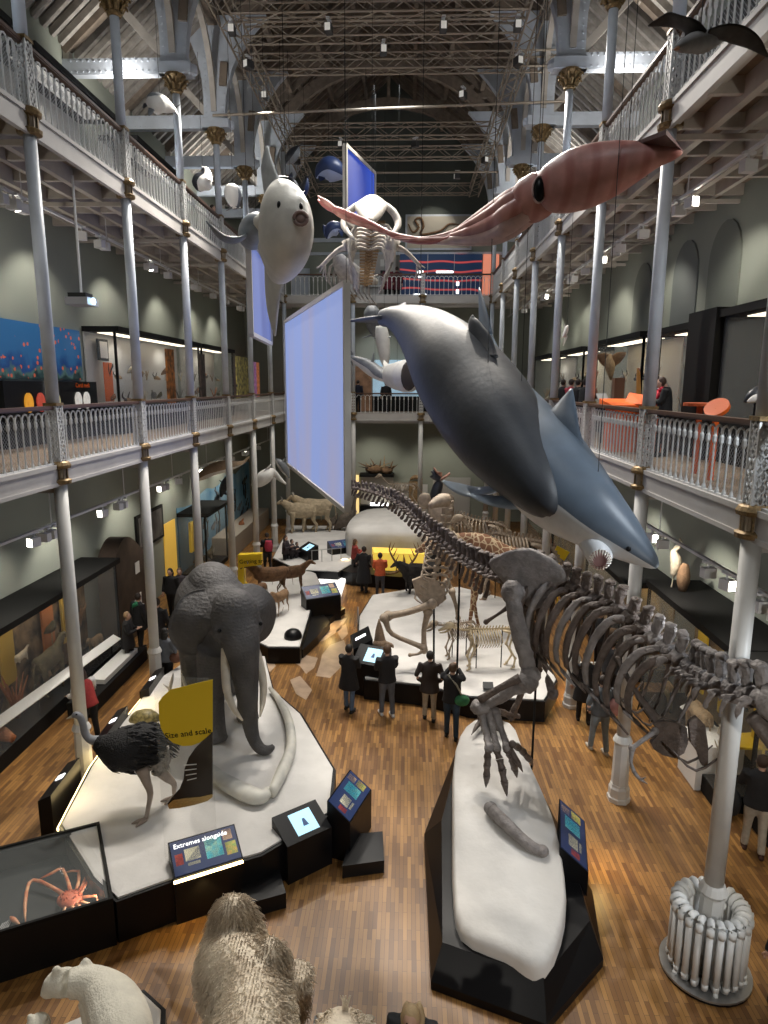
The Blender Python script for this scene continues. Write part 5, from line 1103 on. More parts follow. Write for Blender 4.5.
p = flo(420, 598, .3); t2, E2 = beast('moose', 'black shaggy moose standing right of the glowing yellow wall', 'moose', (p.x, p.y), .3, R(200), 1.25, fur('black shaggy fur', (.03, .025, .022), nz=.4), leg=.045, bodyr=.25)
bpy.data.objects.remove(t)
for s in (-1, 1):
    b = B(); q0 = at(404, 556, p.y); b.tube([q0+V((0, 0, -.5)), q0+V((s*.3, 0, -.2)), q0+V((s*.5, 0, .2)), q0+V((s*.45, 0, .5))], [.04, .04, .03, .008], 7, 3)
    for k in range(3): q = q0+V((s*(.28+.08*k), 0, -.2+.2*k)); b.tube([q, q+V((-s*.12, -.05, .28))], [.025, .006], 6)
    o = mesh('antler', b, ANT, t2, True, off=t2.location)
# ---- skeleton island
P5 = G([(356, 664), (364, 684), (420, 690), (470, 702), (545, 706), (560, 685), (556, 640), (548, 610), (500, 600), (460, 590), (410, 592), (372, 598), (358, 620)], .4)
plinth('wide white topped island plinth crowded with skeletons', P5, .55)
# corner ramp + consoles
lectern('black console with a white lit screen between the first two visitors', tuple((flo(368, 697, 0))[:2]), R(250), .85, .85, 'screen', dep=.5, back=.3)
t = thing('glass_barrier', 'angled glass barrier with metal rails at the left corner of the skeleton island', 'barrier', flo(352, 690, 0))
A_, C_ = flo(350, 690, 0), flo(358, 640, 0)
b = B(); b.plate([A_, C_, C_+V((0, 0, 1.0)), A_+V((0, 0, 1.0))], .02); part('glass_pane', b, GLASS, t)
for q in (A_, C_): b = B(); b.tube([q, q+V((0, 0, 1.05))], .02, 6); part('post', b, STEEL, t)
lectern('narrow black reading panel on the left edge of the skeleton island', tuple(flo(352, 672, 0)[:2]), R(190), 1.0, .85, 'labels')
BN2 = mat('museum bone', (.42, .33, .24), .6, nz=.35, nscale=9); BN3 = mat('yellow lit bone', (.62, .50, .32), .6, nz=.2, nscale=9)
p = flo(482, 668, .55); skel('tiger_skeleton', 'stooping big cat skeleton with curved ribs on the skeleton island, facing left', 'skeleton', (p.x+.1, p.y), .55, R(188), 1.12, BN3, head=.3, blen=1.15, ribs=12, nod=.5)
p = flo(462, 660, .55); t, E_ = skel('bear_skeleton', 'brownish skeleton with heavy ribs standing in front of the big cat skeleton', 'skeleton', (p.x-.1, p.y+.2), .55, R(200), 1.0, BN2, head=.34, blen=.8, ribs=9, nod=.6)
# giant ground sloth with long bent limbs
ys = flo(420, 668, .55).y
t = thing('giant_sloth_skeleton', 'tall upright pale skeleton with long folded limbs on the skeleton island', 'skeleton', flo(420, 650, .55))
def kb(name, L, Y, r1, r2, m): return knob([at(u, v, Y) for u, v in L], r1, r2, m, name, .65)
kb('femur', [(432, 604), (408, 612), (388, 616)], ys, .13, .13, BN2); kb('tibia', [(384, 618), (392, 634), (424, 648)], ys-.2, .11, .09, BN2)
kb('femur', [(440, 598), (446, 580), (452, 590)], ys+.6, .1, .08, BN2); kb('tibia', [(428, 612), (424, 630), (424, 650)], ys+.1, .12, .1, BN2)
kb('foot_bone', [(424, 650), (418, 654), (410, 655)], ys, .08, .05, BN2); kb('forearm', [(452, 592), (456, 606), (458, 618)], ys+.5, .09, .07, BN2)
b = B(); P = [at(u, v, ys+.2) for u, v in [(412, 580), (422, 576), (436, 580), (446, 592), (438, 606), (424, 604), (416, 594)]]; b.plate(P, .12); part('pelvis', b, BN2, t)
for i in range(13):
    b = B(); c_ = at(430+i*1.5+2*sin(i*.4), 590-i*7.2, ys+.4); b.tube([c_-V((0, 0, .07)), c_+V((0, 0, .07))], .075, 7); b.bar(c_, c_+V((.2, 0, .05)), .05, .06); part('vertebra', b, BN2, t)
    if i < 9:
        for s in (-1, 1): b = B(); b.tube([c_, c_+V((s*.28, -.05, .02)), c_+V((s*.38, -.2, -.16)), c_+V((s*.2, -.35, -.25))], [.03, .035, .03, .012], 6, 2); part('rib', b, BN2, t, True)
b = B(); c_ = at(448, 500, ys+.4); b.tube([c_, c_+V((-.18, -.1, 0)), c_+V((-.45, -.3, -.1))], [.16, .17, .08], 10, 3); part('skull', b, BN2, t, True)
for u in (432,): b = B(); b.tube([at(434, 660, ys).to_2d().to_3d()+V((0, 0, .5)), at(434, 600, ys)], .025, 6); part('support_rod', b, BLACKM, t)
# small crouching horned skeleton in front
t = thing('bird_skeleton', 'small brown crouching creature with a tall pointed crest, beside the island corner', 'skeleton', flo(380, 655, .55)); q = flo(380, 655, .55)
b = B(); b.ball(q+V((0, 0, .28)), (.2, .22, .22), 12, 8); b.tube([q+V((0, 0, .3)), q+V((-.02, 0, .7)), q+V((-.03, 0, 1.0))], [.17, .1, .015], 8, 2); b.tube([q+V((0, 0, .35)), q+V((.3, -.05, .3)), q+V((.35, -.1, .25))], [.1, .06, .02], 8, 2)
for s in (-1, 1): b.tube([q+V((s*.1, -.05, .2)), q+V((s*.2, -.15, .0))], [.06, .04], 6)
part('body', b, fur('mottled brown', (.25, .17, .11)), t, True)
# giraffe (hides behind the skeleton), patterned
GR = bpy.data.materials.new('giraffe hide'); GR.use_nodes = True; _n = GR.node_tree; _v = _n.nodes.new('ShaderNodeTexVoronoi'); _v.feature = 'DISTANCE_TO_EDGE'; _v.inputs['Scale'].default_value = 5.5
_t = _n.nodes.new('ShaderNodeTexCoord'); _n.links.new(_t.outputs['Object'], _v.inputs['Vector']); _r = _n.nodes.new('ShaderNodeValToRGB'); _r.color_ramp.elements[0].position = .05; _r.color_ramp.elements[1].position = .09
_r.color_ramp.elements[0].color = (.55, .42, .26, 1); _r.color_ramp.elements[1].color = (.22, .10, .05, 1); _n.links.new(_v.outputs['Distance'], _r.inputs['Fac']); _n.links.new(_r.outputs['Color'], _n.nodes['Principled BSDF'].inputs['Base Color']); _n.nodes['Principled BSDF'].inputs['Roughness'].default_value = .8
p = flo(489, 640, .55); beast('giraffe', 'patterned giraffe standing behind the tail of the dinosaur skeleton', 'giraffe', (p.x+.2, p.y+.5), .55, R(165), 2.9, GR, neck=.4, head=.2, bodyr=.13, blen=.55, leg=.032, nod=.8, slope=.35, tail=.25)
# elephant skull on pole with dark bird over it
t = thing('elephant_skull', 'brown elephant skull skeleton with round lobes above the skeleton island', 'skull', at(441, 530, 21)-V((0, 0, .6)))
b = B(); b.tube([at(441, 498, 21), at(441, 508, 20.9), at(441, 520, 20.8), at(443, 532, 20.7)], [(.3, .25), (.42, .4), (.34, .4), (.12, .15)], 14, 3)
for u in (425, 447): b.ball(at(u, 501, 21), (.24, .15, .27), 12, 8)
part('cranium', b, BN2, t, True)
for s in (-1, 1): b = B(); b.tube([at(441+s*7, 522, 20.7), at(441+s*10, 536, 20.4), at(441+s*9, 548, 20.2)], [.07, .06, .04], 8, 3); part('tusk_socket', b, BN3, t, True)
b = B(); q = at(441, 530, 21); b.tube([(q.x, q.y, .55), tuple(q)], .03, 6); part('support_rod', b, BLACKM, t)
t = thing('black_bird', 'black long bodied bird figure with pinkish wings raised above the skull', 'bird', at(437, 480, 21)-V((0, 0, .3)))
b = B(); P, Q = path([(432, 503, 21, 2), (435, 495, 21, 5), (438, 486, 21, 5), (440, 480, 21, 3), (433, 475, 21, 4), (436, 471, 21, 2)]); b.tube(P, Q, 12, 3); part('body', b, CB, t, True)
for (u, v) in ((434, 468), (450, 473)): b = B(); b.tube([at(439, 480, 21), at((439+u)/2+1, (480+v)/2, 21), at(u, v, 21)], [(.08, .05), (.16, .04), (.2, .03)], 8, 3); part('wing', b, mat('pinkish brown wing', (.45, .24, .17), .6, nz=.5, nscale=12), t, True)
b = B(); q = at(437, 503, 21); b.tube([tuple(q), tuple(at(440, 498, 21))], .03, 6); part('perch', b, BLACKM, t)
# more skeletons behind: long ribbed one and heaps of bone to the right
p = flo(400, 540, .5); skel('horse_skeleton', 'ribbed skeleton standing before the white end wall, left of the black bird', 'skeleton', (p.x, p.y+1.2), 1.75, R(185), 1.3, BN2, ribs=11)
p = flo(520, 600, .5); skel('rhinoceros_skeleton', 'heavy brown skeleton with long ribs behind the dinosaur hips', 'skeleton', (p.x-.4, p.y), .5, R(175), 2.2, BN2, ribs=12, thick=1.2, hump=.2)
p = flo(470, 575, .3); skel('camel_skeleton', 'tall brown skeleton rising behind the giant sloth skeleton', 'skeleton', (p.x, p.y), .3, R(160), 2.3, BN2, ribs=10, hump=.15)
plinth('low white plinth behind the dinosaur hips', G([(505, 596), (560, 596), (575, 575), (540, 560), (500, 566)], .4), .5)
# caption block on island
b = B(); q = flo(488, 690, .55); b.prism([(q.x-.12, q.y-.08), (q.x+.12, q.y-.08), (q.x+.12, q.y+.08), (q.x-.12, q.y+.08)], .6, [.63, .63, .72, .72]); single('caption_block', b, BLACK, 'tiny black caption block on the front of the skeleton island', 'caption')
# ---- camel, polar bear, young one at the bottom edge
CM = fur('camel wool', (.80, .71, .57), bump=.5, bs=30, nz=.2, ns=3.5, c2=(.62, .52, .40)); CMD = fur('camel dark tuft', (.55, .45, .33), bump=.6, bs=30)
def tuft(b, c, n, d, L=.12, r=.012, down=.6):
    n = V(n).normalized(); g = (V((0, 0, -1))+n*.4+V((random.uniform(-.55, .55), random.uniform(-.55, .55), random.uniform(-.2, .2)))).normalized()
    q = c+n*.0; b.tube([q-g*.02, q+g*L*.5+n*L*.16, q+g*L+n*L*.03], [r, r*.9, r*.15], 3)
cz = 0.0; cc = flo(252, 1075, 1.3)
h1, h2 = flo(231, 897, 2.2), flo(268, 943, 2.05)
t = thing('camel', 'shaggy cream camel with two humps seen from above at the bottom of the view', 'camel', (h2.x, h2.y-.2, 0))
ax = V((h2.x+.05, h2.y-1.0, 0)); 
bp_ = [V((h1.x-.02, h1.y+.30, 1.25)), V((h1.x+.0, h1.y+.1, 1.42)), V((h1.x+.05, h1.y-.25, 1.5)), V((h2.x-.12, h2.y-.2, 1.48)), V((h2.x+.0, h2.y-.8, 1.4)), V((h2.x+.05, h2.y-1.3, 1.3))]
b = B(); b.tube(bp_, [(.16, .28), (.3, .44), (.36, .5), (.38, .52), (.38, .5), (.22, .33)], 22, 4)
b.tube([h1+V((.05, -.05, -.75)), h1+V((.02, 0, -.35)), h1+V((0, 0, -.1)), h1+V((0, .02, .0))], [.36, .27, .17, .06], 16, 3)
b.tube([h2+V((-.1, -.05, -.7)), h2+V((-.02, 0, -.3)), h2+V((0, .02, -.08)), h2+V((0, .02, -.0))], [.34, .24, .14, .05], 16, 3)
for x, y in ((-.28, h1.y), (.3, h1.y), (-.25, h2.y-1.0), (.3, h2.y-1.0)): b.tube([(h2.x-.1+x, y, 1.3), (h2.x-.1+x, y, .6), (h2.x-.1+x, y+.03, .08), (h2.x-.1+x, y+.06, .0)], [.17, .09, .06, .1], 10, 2)
b.tube([V((h2.x+.05, h2.y-1.3, 1.4)), V((h2.x+.1, h2.y-1.9, 1.2)), V((h2.x+.12, h2.y-2.2, 1.7)), V((h2.x+.12, h2.y-2.3, 2.1))], [.2, .16, .13, .12], 12, 3); b.tube([V((h2.x+.12, h2.y-2.2, 2.12)), V((h2.x+.13, h2.y-2.65, 2.0))], [.14, .08], 10, 2)
body = remesh(part('body', b, CM, t, True), .035, 3)
dg = bpy.context.evaluated_depsgraph_get(); ev = body.evaluated_get(dg).to_mesh(); rnd = random.Random(5)
b1, b2 = B(), B(); off = V(t.location); ps = [(V(p.center)+off, V(p.normal)) for p in ev.polygons if p.center.z > .75 and p.normal.z > -.3]
for k in range(min(15000, len(ps)*8)):
    c_, n_ = rnd.choice(ps)
    if c_.y < h2.y-1.3: continue
    dk = (c_-h1).length < .42 or (c_-h2).length < .3; random.seed(k); tuft(b2 if dk else b1, c_, n_, None, L=rnd.uniform(.08, .16) if dk else rnd.uniform(.07, .13), r=.0045)
body.evaluated_get(dg).to_mesh_clear()
tag(part('wool', b1, CM, t), kind='stuff'); tag(part('hump_tufts', b2, CMD, t, label='darker tufts on the humps'), kind='stuff')
PBF = fur('polar bear fur', (.86, .82, .70), bump=.35, bs=40, nz=.12)
pc = flo(100, 1000, 1.15)
t = thing('polar_bear', 'cream white bear cub with small round ears at the bottom left', 'bear', (pc.x, pc.y, .35))
b = B(); A = lambda u, v, z: flo(u, v, z)
b.tube([A(128, 1060, 1.0), A(122, 1030, 1.08), A(112, 1004, 1.12), A(98, 988, 1.15), A(84, 982, 1.2), A(70, 984, 1.2)], [(.26, .25), (.3, .3), (.27, .28), (.2, .22), (.16, .17), (.15, .15)], 16, 3)
b.tube([A(68, 982, 1.2), A(56, 984, 1.16), A(48, 992, 1.08), A(46, 996, 1.04)], [.145, .14, .085, .06], 14, 3)
for u, v in ((122, 1030), (104, 1000)):
    for s in (-.16, .16): q = A(u, v, 1.0); b.tube([q+V((s, 0, 0)), q+V((s, 0, -.4)), V((q.x+s, q.y-.03, .42)), V((q.x+s, q.y-.12, .38))], [.12, .09, .08, .09], 10, 2)
for u, v in ((86, 964), (57, 972)): b.ball(A(u, v, 1.33), (.065, .045, .08), 8, 6)
remesh(part('body', b, PBF, t, True), .022, 3)
b = B(); b.ball(A(46, 996, 1.05), .03, 8, 6); part('nose', b, BLACK, t)
for k_ in (0, 1): b = B(); b.ball(A(50+8*k_, 984+2*k_, 1.22), .014, 6, 5); part('eye', b, BLACK, t)
plinth('white topped plinth with black edge under the bear cub', G([(30, 1040), (144, 990), (166, 1010), (162, 1080), (40, 1100)], .3), .36)
plinth('white topped plinth under the camel', [(h1.x-.95, h1.y+.25), (h1.x+.95, h1.y+.35), (h2.x+1.0, h2.y-2.2), (h1.x-.9, h2.y-2.2)], .02+.08) if False else None
t = thing('bear_cub', 'small pale furry head peeping over the bottom left edge', 'bear', tuple(flo(40, 1026, .8)[:2])+(.36,))
b = B(); q = flo(38, 1026, .9); b.ball(q, (.13, .13, .12), 12, 8); b.tube([q, q-V((0, .15, .3)), q-V((0, .2, .5))], [.1, .15, .14], 10, 2); b.ball(q+V((-.08, 0, .11)), .035, 8, 5); b.ball(q+V((.08, 0, .11)), .035, 8, 5); remesh(part('body', b, PBF, t, True), .02, 2)
b = B(); b.ball(q+V((0, -.12, 0)), .02, 6, 4); part('nose', b, BLACK, t)
q = flo(345, 1022, 1.35)
t = thing('yak', 'tufted cream furry head at the bottom edge right of the camel', 'animal', (q.x, q.y, 0))
b = B(); b.tube([q+V((-.25, -.5, -.3)), q+V((-.05, -.2, -.1)), q+V((.0, .0, -.05)), q+V((.1, .08, -.2))], [(.34, .3), (.3, .26), (.22, .17), (.1, .1)], 14, 3)
for s in (-1, 1): b.tube([q+V((s*.2, .02, 0)), q+V((s*.3, .04, .05))], [.06, .02], 7)
for s in (-.2, .2): b.tube([(q.x+s, q.y-.4, 1.1), (q.x+s, q.y-.4, .0)], [.12, .08], 8)
bd = remesh(part('body', b, CM, t, True), .03, 2)
b = B(); random.seed(9)
for k in range(500):
    a_ = random.uniform(0, 2*pi); r_ = random.random()**.5*.28; c_ = q+V((r_*cos(a_), r_*.6*sin(a_)-.1, .12-.5*r_*r_)); tuft(b, c_, (cos(a_), sin(a_), 1), None, L=.09, r=.009)
for k in range(14): b.tube([q+V((random.uniform(-.03, .03), .03, .1)), q+V((random.uniform(-.06, .06), .05, .26))], [.014, .003], 3)
tag(part('wool', b, CM, t), kind='stuff')
b = B(); q2 = flo(325, 1016, .6); b.box(q2.x-.12, q2.x+.2, q2.y-.4, q2.y, 0, .6); single('black_block', b, BLACK, 'small black block between the camel and the furry head', 'plinth')
# ================================================================ SIDE WALLS, GROUND
def canopy_case(lab, side, xf, y0, y1, zt, zb=.35, dep=None, backm=None, lit=WARMW, base=True, x0=None, zlo=0.0, mull=1.3, over=.12):
    """wall case: black base and canopy, glass front with mullions, lit ceiling strip"""
    xw = side*(XW-.03); t = thing('wall_case', lab, 'display case', (side*(abs(xf)+XW)/2, (y0+y1)/2, zlo))
    def bx(b, xa, xb, ya, yb, za, zb_): a_, c_ = sorted((xa, xb)); b.box(a_, c_, ya, yb, za, zb_)
    xo = side*(abs(xf)-over)
    b = B(); bx(b, xo, xw, y0-.05, y1+.05, zt-.14, zt); part('canopy', b, BLACKM, t)
    b = B(); bx(b, side*abs(xf), xw, y0, y1, zlo, zlo+zb); part('base', b, BLACKM, t)
    b = B(); bx(b, xw-side*.04, xw, y0, y1, zlo+zb, zt-.14); part('back_panel', b, backm or mat('case back cream', (.5, .46, .38), .7), t)
    for ye in (y0, y1): b = B(); bx(b, side*(abs(xf)), xw, ye-.03, ye+.03, zlo+zb, zt-.14); part('end_panel', b, GLASS, t)
    for ye in (y0, y1): b = B(); bx(b, side*abs(xf), side*(abs(xf)+.06), ye-.03, ye+.03, zlo+zb, zt-.14); part('corner_post', b, BLACKM, t)
    n = max(1, int((y1-y0)/mull)); 
    for i in range(n):
        ya, yb = y0+(y1-y0)*i/n, y0+(y1-y0)*(i+1)/n
        b = B(); bx(b, side*abs(xf)-.006, side*abs(xf)+.006, ya+.008, yb-.008, zlo+zb, zt-.14); part('glass_pane', b, GLASS, t)
    b = B(); bx(b, side*(abs(xf)+.25), side*(abs(xf)+.65), y0+.3, y1-.3, zt-.16, zt-.142); part('light_strip', b, lit, t, label='glowing strip light')
    for k in range(max(1, int((y1-y0)/3))):
        l = lamp('SPOT', (side*(abs(xf)+.3), y0+(k+.5)*(y1-y0)/max(1, int((y1-y0)/3)), zt-.2), 13 if zlo == 0 else 26, (1, .84, .6) if zlo == 0 else (1, .95, .85), to=(side*(abs(xf)+.6), y0+(k+.5)*(y1-y0)/max(1, int((y1-y0)/3)), zlo), size=.05, angle=150, name='case_light')
    return t
STUFFM = [fur('specimen brown', (.24, .14, .075)), fur('specimen tan', (.42, .30, .17)), fur('specimen dark', (.06, .05, .045)), fur('specimen cream', (.55, .48, .36)), fur('specimen grey', (.25, .24, .22)), fur('specimen rust', (.35, .13, .05)), fur('specimen green', (.14, .12, .07))]
CN = ['brown', 'tan', 'blackish', 'cream', 'grey', 'reddish', 'umber']
SPK = random.Random(11)
def specimen(kind, x, y, z, ci, s, where, ang):
    m = STUFFM[ci]; col = CN[ci]
    if kind in ('quad', 'small'): beast('mounted_animal', '%s %s %s' % (col, 'animal' if kind == 'quad' else 'small animal', where), 'stuffed animal', (x, y), z, ang, s, m, vox=.03, leg=.05, head=.26)
    elif kind == 'bird':
        t = thing('mounted_bird', '%s bird %s' % (col, where), 'stuffed bird', (x, y, z)); E = loc3((x, y), z, ang)
        b = B(); b.tube([E(-.3*s, 0, .42*s), E(-.12*s, 0, .55*s), E(.05*s, 0, .7*s), E(.12*s, 0, .9*s), E(.2*s, 0, .92*s)], [.02*s, .13*s, .16*s, .08*s, .02*s], 10, 3); part('body', b, m, t, True)
        b = B(); b.tube([E(0, 0, 0), E(.02*s, 0, .55*s)], .025*s, 5); part('leg', b, STUFFM[1], t)
    elif kind == 'skull':
        t = thing('skull', '%s horned skull %s' % (col, where), 'skull', (x, y, z)); E = loc3((x, y), z, ang)
        b = B(); b.tube([E(-.15*s, 0, .2*s), E(.1*s, 0, .25*s), E(.45*s, 0, .1*s)], [.14*s, .18*s, .08*s], 10, 3); part('cranium', b, m, t, True)
        for q in (-1, 1): b = B(); b.tube([E(0, q*.12*s, .3*s), E(-.1*s, q*.4*s, .5*s), E(.0, q*.45*s, .8*s)], [.06*s, .05*s, .01*s], 7, 3); part('horn', b, STUFFM[2], t, True)
    elif kind == 'tree':
        t = thing('branching_coral', '%s coral %s' % (col, where), 'coral', (x, y, z))
        rr = random.Random(int(x*100+y*37)); b = B(); 
        for k in range(9): a_ = rr.uniform(0, 2*pi); b.tube([(x, y, z), (x+.1*s*cos(a_), y+.1*s*sin(a_), z+.4*s), (x+.3*s*cos(a_), y+.35*s*sin(a_), z+.8*s+rr.random()*.2*s)], [.05*s, .035*s, .012*s], 5, 2)
        part('branches', b, m, t, True)
def fill(side, xf, y0, y1, z, n, desc, hmax=1.2, kinds=('quad', 'bird', 'small', 'skull', 'tree'), rows=(0,)):
    i = 0
    for rz_ in rows:
        for k in range(n):
            y = y0+(k+.5)*(y1-y0)/n+SPK.uniform(-.1, .1); x = side*(abs(xf)+.25+.3*SPK.random()); kd = kinds[(k+int(rz_*3)) % len(kinds)]
            s = hmax*SPK.uniform(.6, 1)*(1 if kd == 'quad' else .55 if kd == 'small' else .8); ci = SPK.randrange(7)
            specimen(kd, x, y, z+rz_, ci, s, '%s, %s along' % (desc, ordn(k).replace('farthest', 'eighth')), R(SPK.choice([90, -90, 80, -80])) if kd in ('quad', 'small') else R(0 if side < 0 else 180)); i += 1
SAV = mat('painted savanna backdrop', (.26, .17, .09), .8, nz=.6, nscale=2.2, col2=(.03, .03, .022))
canopy_case('long black roofed glass case of mounted animals along the left wall', -1, 6.95, 7.5, 17.45, 2.9, backm=SAV, mull=1.9)
fill(-1, 6.95, 8.5, 17.2, .35, 8, 'in the long left wall case', 1.25); fill(-1, 7.2, 9.0, 17.0, 1.35, 6, 'on the ledge of the long left wall case', .8, ('bird', 'tree', 'skull', 'small'))
for i, y in enumerate((13.6, 15.3, 16.2)): b = B(); b.box(-7.8, -7.75, y-.25, y+.25, 1.0, 2.5); single('graphic_panel', b, mat('dim orange graphic', (.35, .12, .03), .5) if i == 1 else mat('dim yellow graphic', (.42, .28, .05), .5), '%s upright graphic panel inside the long left case, %s' % (('yellow', 'orange', 'yellow')[i], ('nearest', 'middle', 'farthest')[i]), 'panel')
t = thing('reading_rail', 'long sloping white reading rail in front of the left wall case', 'reading rail', (-6.3, 12, 0))
A_, C_ = flo(117, 637, .85), flo(-60, 765, .85); b = B(); b.bar(A_, C_, .24, .03, V((.5, 0, 1))); part('rail_top', b, WHITE, t)
for f in (.05, .3, .55, .8): b = B(); q = A_.lerp(C_, f); b.tube([(q.x, q.y, 0), tuple(q)], .02, 6); part('post', b, BLACK, t)
b = B(); b.prism([(-6.75, 14.0), (-6.2, 14.0), (-6.2, 17.4), (-6.75, 17.4)], 0, .35); single('low_case', b, BLACKM, 'low black case base projecting from the far end of the left wall case', 'case base')
b = B(); b.prism([(-6.7, 15.0), (-6.3, 15.0), (-6.3, 17.0), (-6.7, 17.0)], .36, .48); single('white_model', b, WHITE, 'long white model lying on the low black case base', 'model')
# carved brown board, framed picture, yellow panel
b = B(); pr = []; n = 16
for i in range(n+1): y = 17.9+2.3*i/n; pr.append((-7.45, y, 2.5+.55*sin(i/n*pi*1.2+.3)+.35*i/n))
b.plate([(-7.45, 20.2, 0), (-7.45, 17.9, 0)]+[tuple(p) for p in pr], .5); single('carved_board', b, mat('dark carved wood', (.075, .05, .035), .6, nz=.4, nscale=3), 'dark brown wave-topped board beyond the left wall case', 'board')
for i, z in enumerate((.9, 1.9)): b = B(); b.box(-7.2, -7.18, 19.3, 19.6, z, z+.35); single('caption', b, WHITE, 'white caption on the wave-topped board, %s one' % ('lower', 'upper')[i], 'caption')
t = thing('framed_picture', 'grey framed photograph on the left wall, tilted square shape', 'picture', (-7.9, 22.4, 2.1)); b = B(); b.box(-7.93, -7.86, 21.2, 23.6, 2.1, 3.3); part('frame', b, BLACKM, t)
b = B(); b.box(-7.86, -7.85, 21.35, 23.45, 2.2, 3.2); part('picture', b, mat('grey picture', (.16, .15, .14), .6, nz=.6, nscale=2.5), t)
b = B(); b.box(-7.94, -7.9, 23.7, 24.9, .3, 2.5); single('wall_panel', b, mat('yellow lit panel', (.8, .5, .08), .6, emit=.25, ecol=(1, .6, .1)), 'glowing yellow wall panel between the framed picture and the glass case', 'panel')
t = canopy_case('black framed glass case in front of the blue sea mural', -1, 6.8, 25.2, 28.2, 2.65, zb=.2, backm=mat('case back blue', (.06, .13, .2), .7)); 
b = B(); b.box(-7.6, -7.5, 25.5, 25.9, 1.0, 2.2); single('orange_banner', b, YEL, 'yellow banner inside the black framed case by the mural', 'banner')
fill(-1, 6.9, 25.6, 28.0, .2, 4, 'in the black framed case by the mural', 1.0, ('bird', 'skull', 'small', 'tree'))
MUR = mat('sea mural', (.10, .27, .44), .7, nz=.5, nscale=.8, col2=(.30, .48, .60))
b = B(); b.plate([(-7.92, 25.2, .1), (-7.92, 37.2, .1), (-7.92, 37.2, 3.3)]+[(-7.92, 37.2-12*i/12, 3.3-.6*i/12+.15*sin(i*1.7)) for i in range(1, 13)], .03); single('sea_mural', b, MUR, 'large blue sea mural on the far left wall', 'mural')
SIL = random.Random(4)
for k in range(26):
    y = 28.3+8.5*SIL.random(); z = .6+1.9*SIL.random(); s = SIL.uniform(.25, .6); an = SIL.choice([1.2, 1.5, .5, 2.2])+SIL.uniform(-.3, .3); c_, s_ = cos(an), sin(an)
    b = B(); pts = [(-1, 0), (-.75, .25), (-.2, .22), (.3, .3), (.25, .12), (.8, .05), (1.15, .25), (1.05, 0), (1.15, -.22), (.8, -.03), (.2, -.2), (-.3, -.42), (-.3, -.2), (-.75, -.18)]
    b.plate([(-7.88, y+s*(px_*c_-pz_*s_), z+s*(px_*s_+pz_*c_)) for px_, pz_ in pts], .03)
    single('wall_silhouette', b, CB if k % 4 else CG, '%s sea creature cut-out on the blue sea mural' % ('black' if k % 4 else 'grey'), 'cut-out', 'sea creature cut-outs on the mural')
b = B(); b.box(-7.6, -6.6, 28.5, 36, 0, .9); single('low_wall', b, mat('beige low wall', (.35, .30, .24), .7), 'low beige wall under the sea mural', 'low wall')
for i, (y, z, m_) in enumerate(((29.4, 1.3, STUFFM[1]), (31.5, 1.1, STUFFM[5]))): b = B(); b.ball((-7.0, y, z-.2), (.15, .15, .2), 10, 6); b.tube([(-7.0, y, z-.1), (-6.9, y, z+.1)], [.07, .03], 6); single('mounted_bird', b, m_, 'small %s bird on the low beige wall, %s one' % (('tan', 'rust red')[i], ('nearer', 'farther')[i]), 'stuffed bird', smooth=True)
# ---- right wall
AMB = mat('amber case back', (.40, .26, .09), .7, nz=.5, nscale=1.2, col2=(.12, .10, .07))
canopy_case('black roofed glass case of colourful specimens on the right wall', 1, 6.72, 11.05, 15.2, 3.15, backm=AMB, over=.05)
canopy_case('second black roofed case nearest the camera on the right wall', 1, 7.15, 5.0, 10.9, 3.15, backm=mat('case back cream', (.5, .46, .38)), mull=1.9, over=.88)
fill(1, 6.8, 11.3, 15.0, .35, 6, 'in the colourful right wall case', 1.1, ('tree', 'bird', 'quad', 'skull')); fill(1, 6.9, 11.3, 15.0, 1.5, 5, 'on the upper ledge of the colourful right wall case', .7, ('bird', 'tree', 'skull')); fill(1, 7.2, 5.6, 10.7, .35, 6, 'in the nearest right wall case', 1.0)
for i, y in enumerate((11.8, 13.2, 14.4)): b = B(); b.box(7.7, 7.75, y-.22, y+.22, .8, 2.8); single('graphic_panel', b, YEL, 'tall yellow graphic panel in the colourful right case, %s one' % ('nearest', 'middle', 'farthest')[i], 'panel')
b = B(); q = flo(748, 735, .9); b.box(q.x-.3, min(q.x+.4, 6.6), q.y-.5, q.y+.3, .0, .9); single('white_block', b, WHITE, 'pale display block beside the nearest right wall case', 'plinth')
b = B(); q = flo(752, 742, .93); b.plate([q+V((-.35, -.25, 0)), q+V((.3, -.35, .05)), q+V((.4, .2, .1)), q+V((-.2, .25, .02))], .04); single('yellow_flap', b, YEL, 'small yellow sloping panel on the pale block at the right edge', 'panel')
t = thing('reading_rail', 'sloping white reading rail in front of the right wall case', 'reading rail', (6.2, 11, 0)); A_, C_ = flo(684, 705, .85), flo(738, 752, .85)
b = B(); b.bar(A_, C_, .2, .03, V((-.5, 0, 1))); part('rail_top', b, WHITE, t)
for f in (.1, .9): b = B(); q = A_.lerp(C_, f); b.tube([(q.x, q.y, 0), tuple(q)], .02, 6); part('post', b, BLACK, t)
t = thing('mounted_bird', 'pale heron standing on top of the right wall case', 'stuffed bird', at(672, 585, 14.6)); q = at(672, 583, 14.6); q.z = 3.15
b = B(); b.tube([q+V((0, 0, .3)), q+V((.05, 0, .6)), q+V((-.02, 0, .85)), q+V((.12, 0, 1.0)), q+V((.08, 0, 1.15))], [.06, .13, .08, .05, .02], 8, 3); b.tube([q, q+V((.02, 0, .4))], .025, 5); remesh(part('body', b, STUFFM[3], t, True), .025, 1)
t = thing('mounted_bird', 'brown hawk standing on the right wall case beside the heron', 'stuffed bird', at(683, 583, 14.4)); q = at(683, 583, 14.4); q.z = 3.15
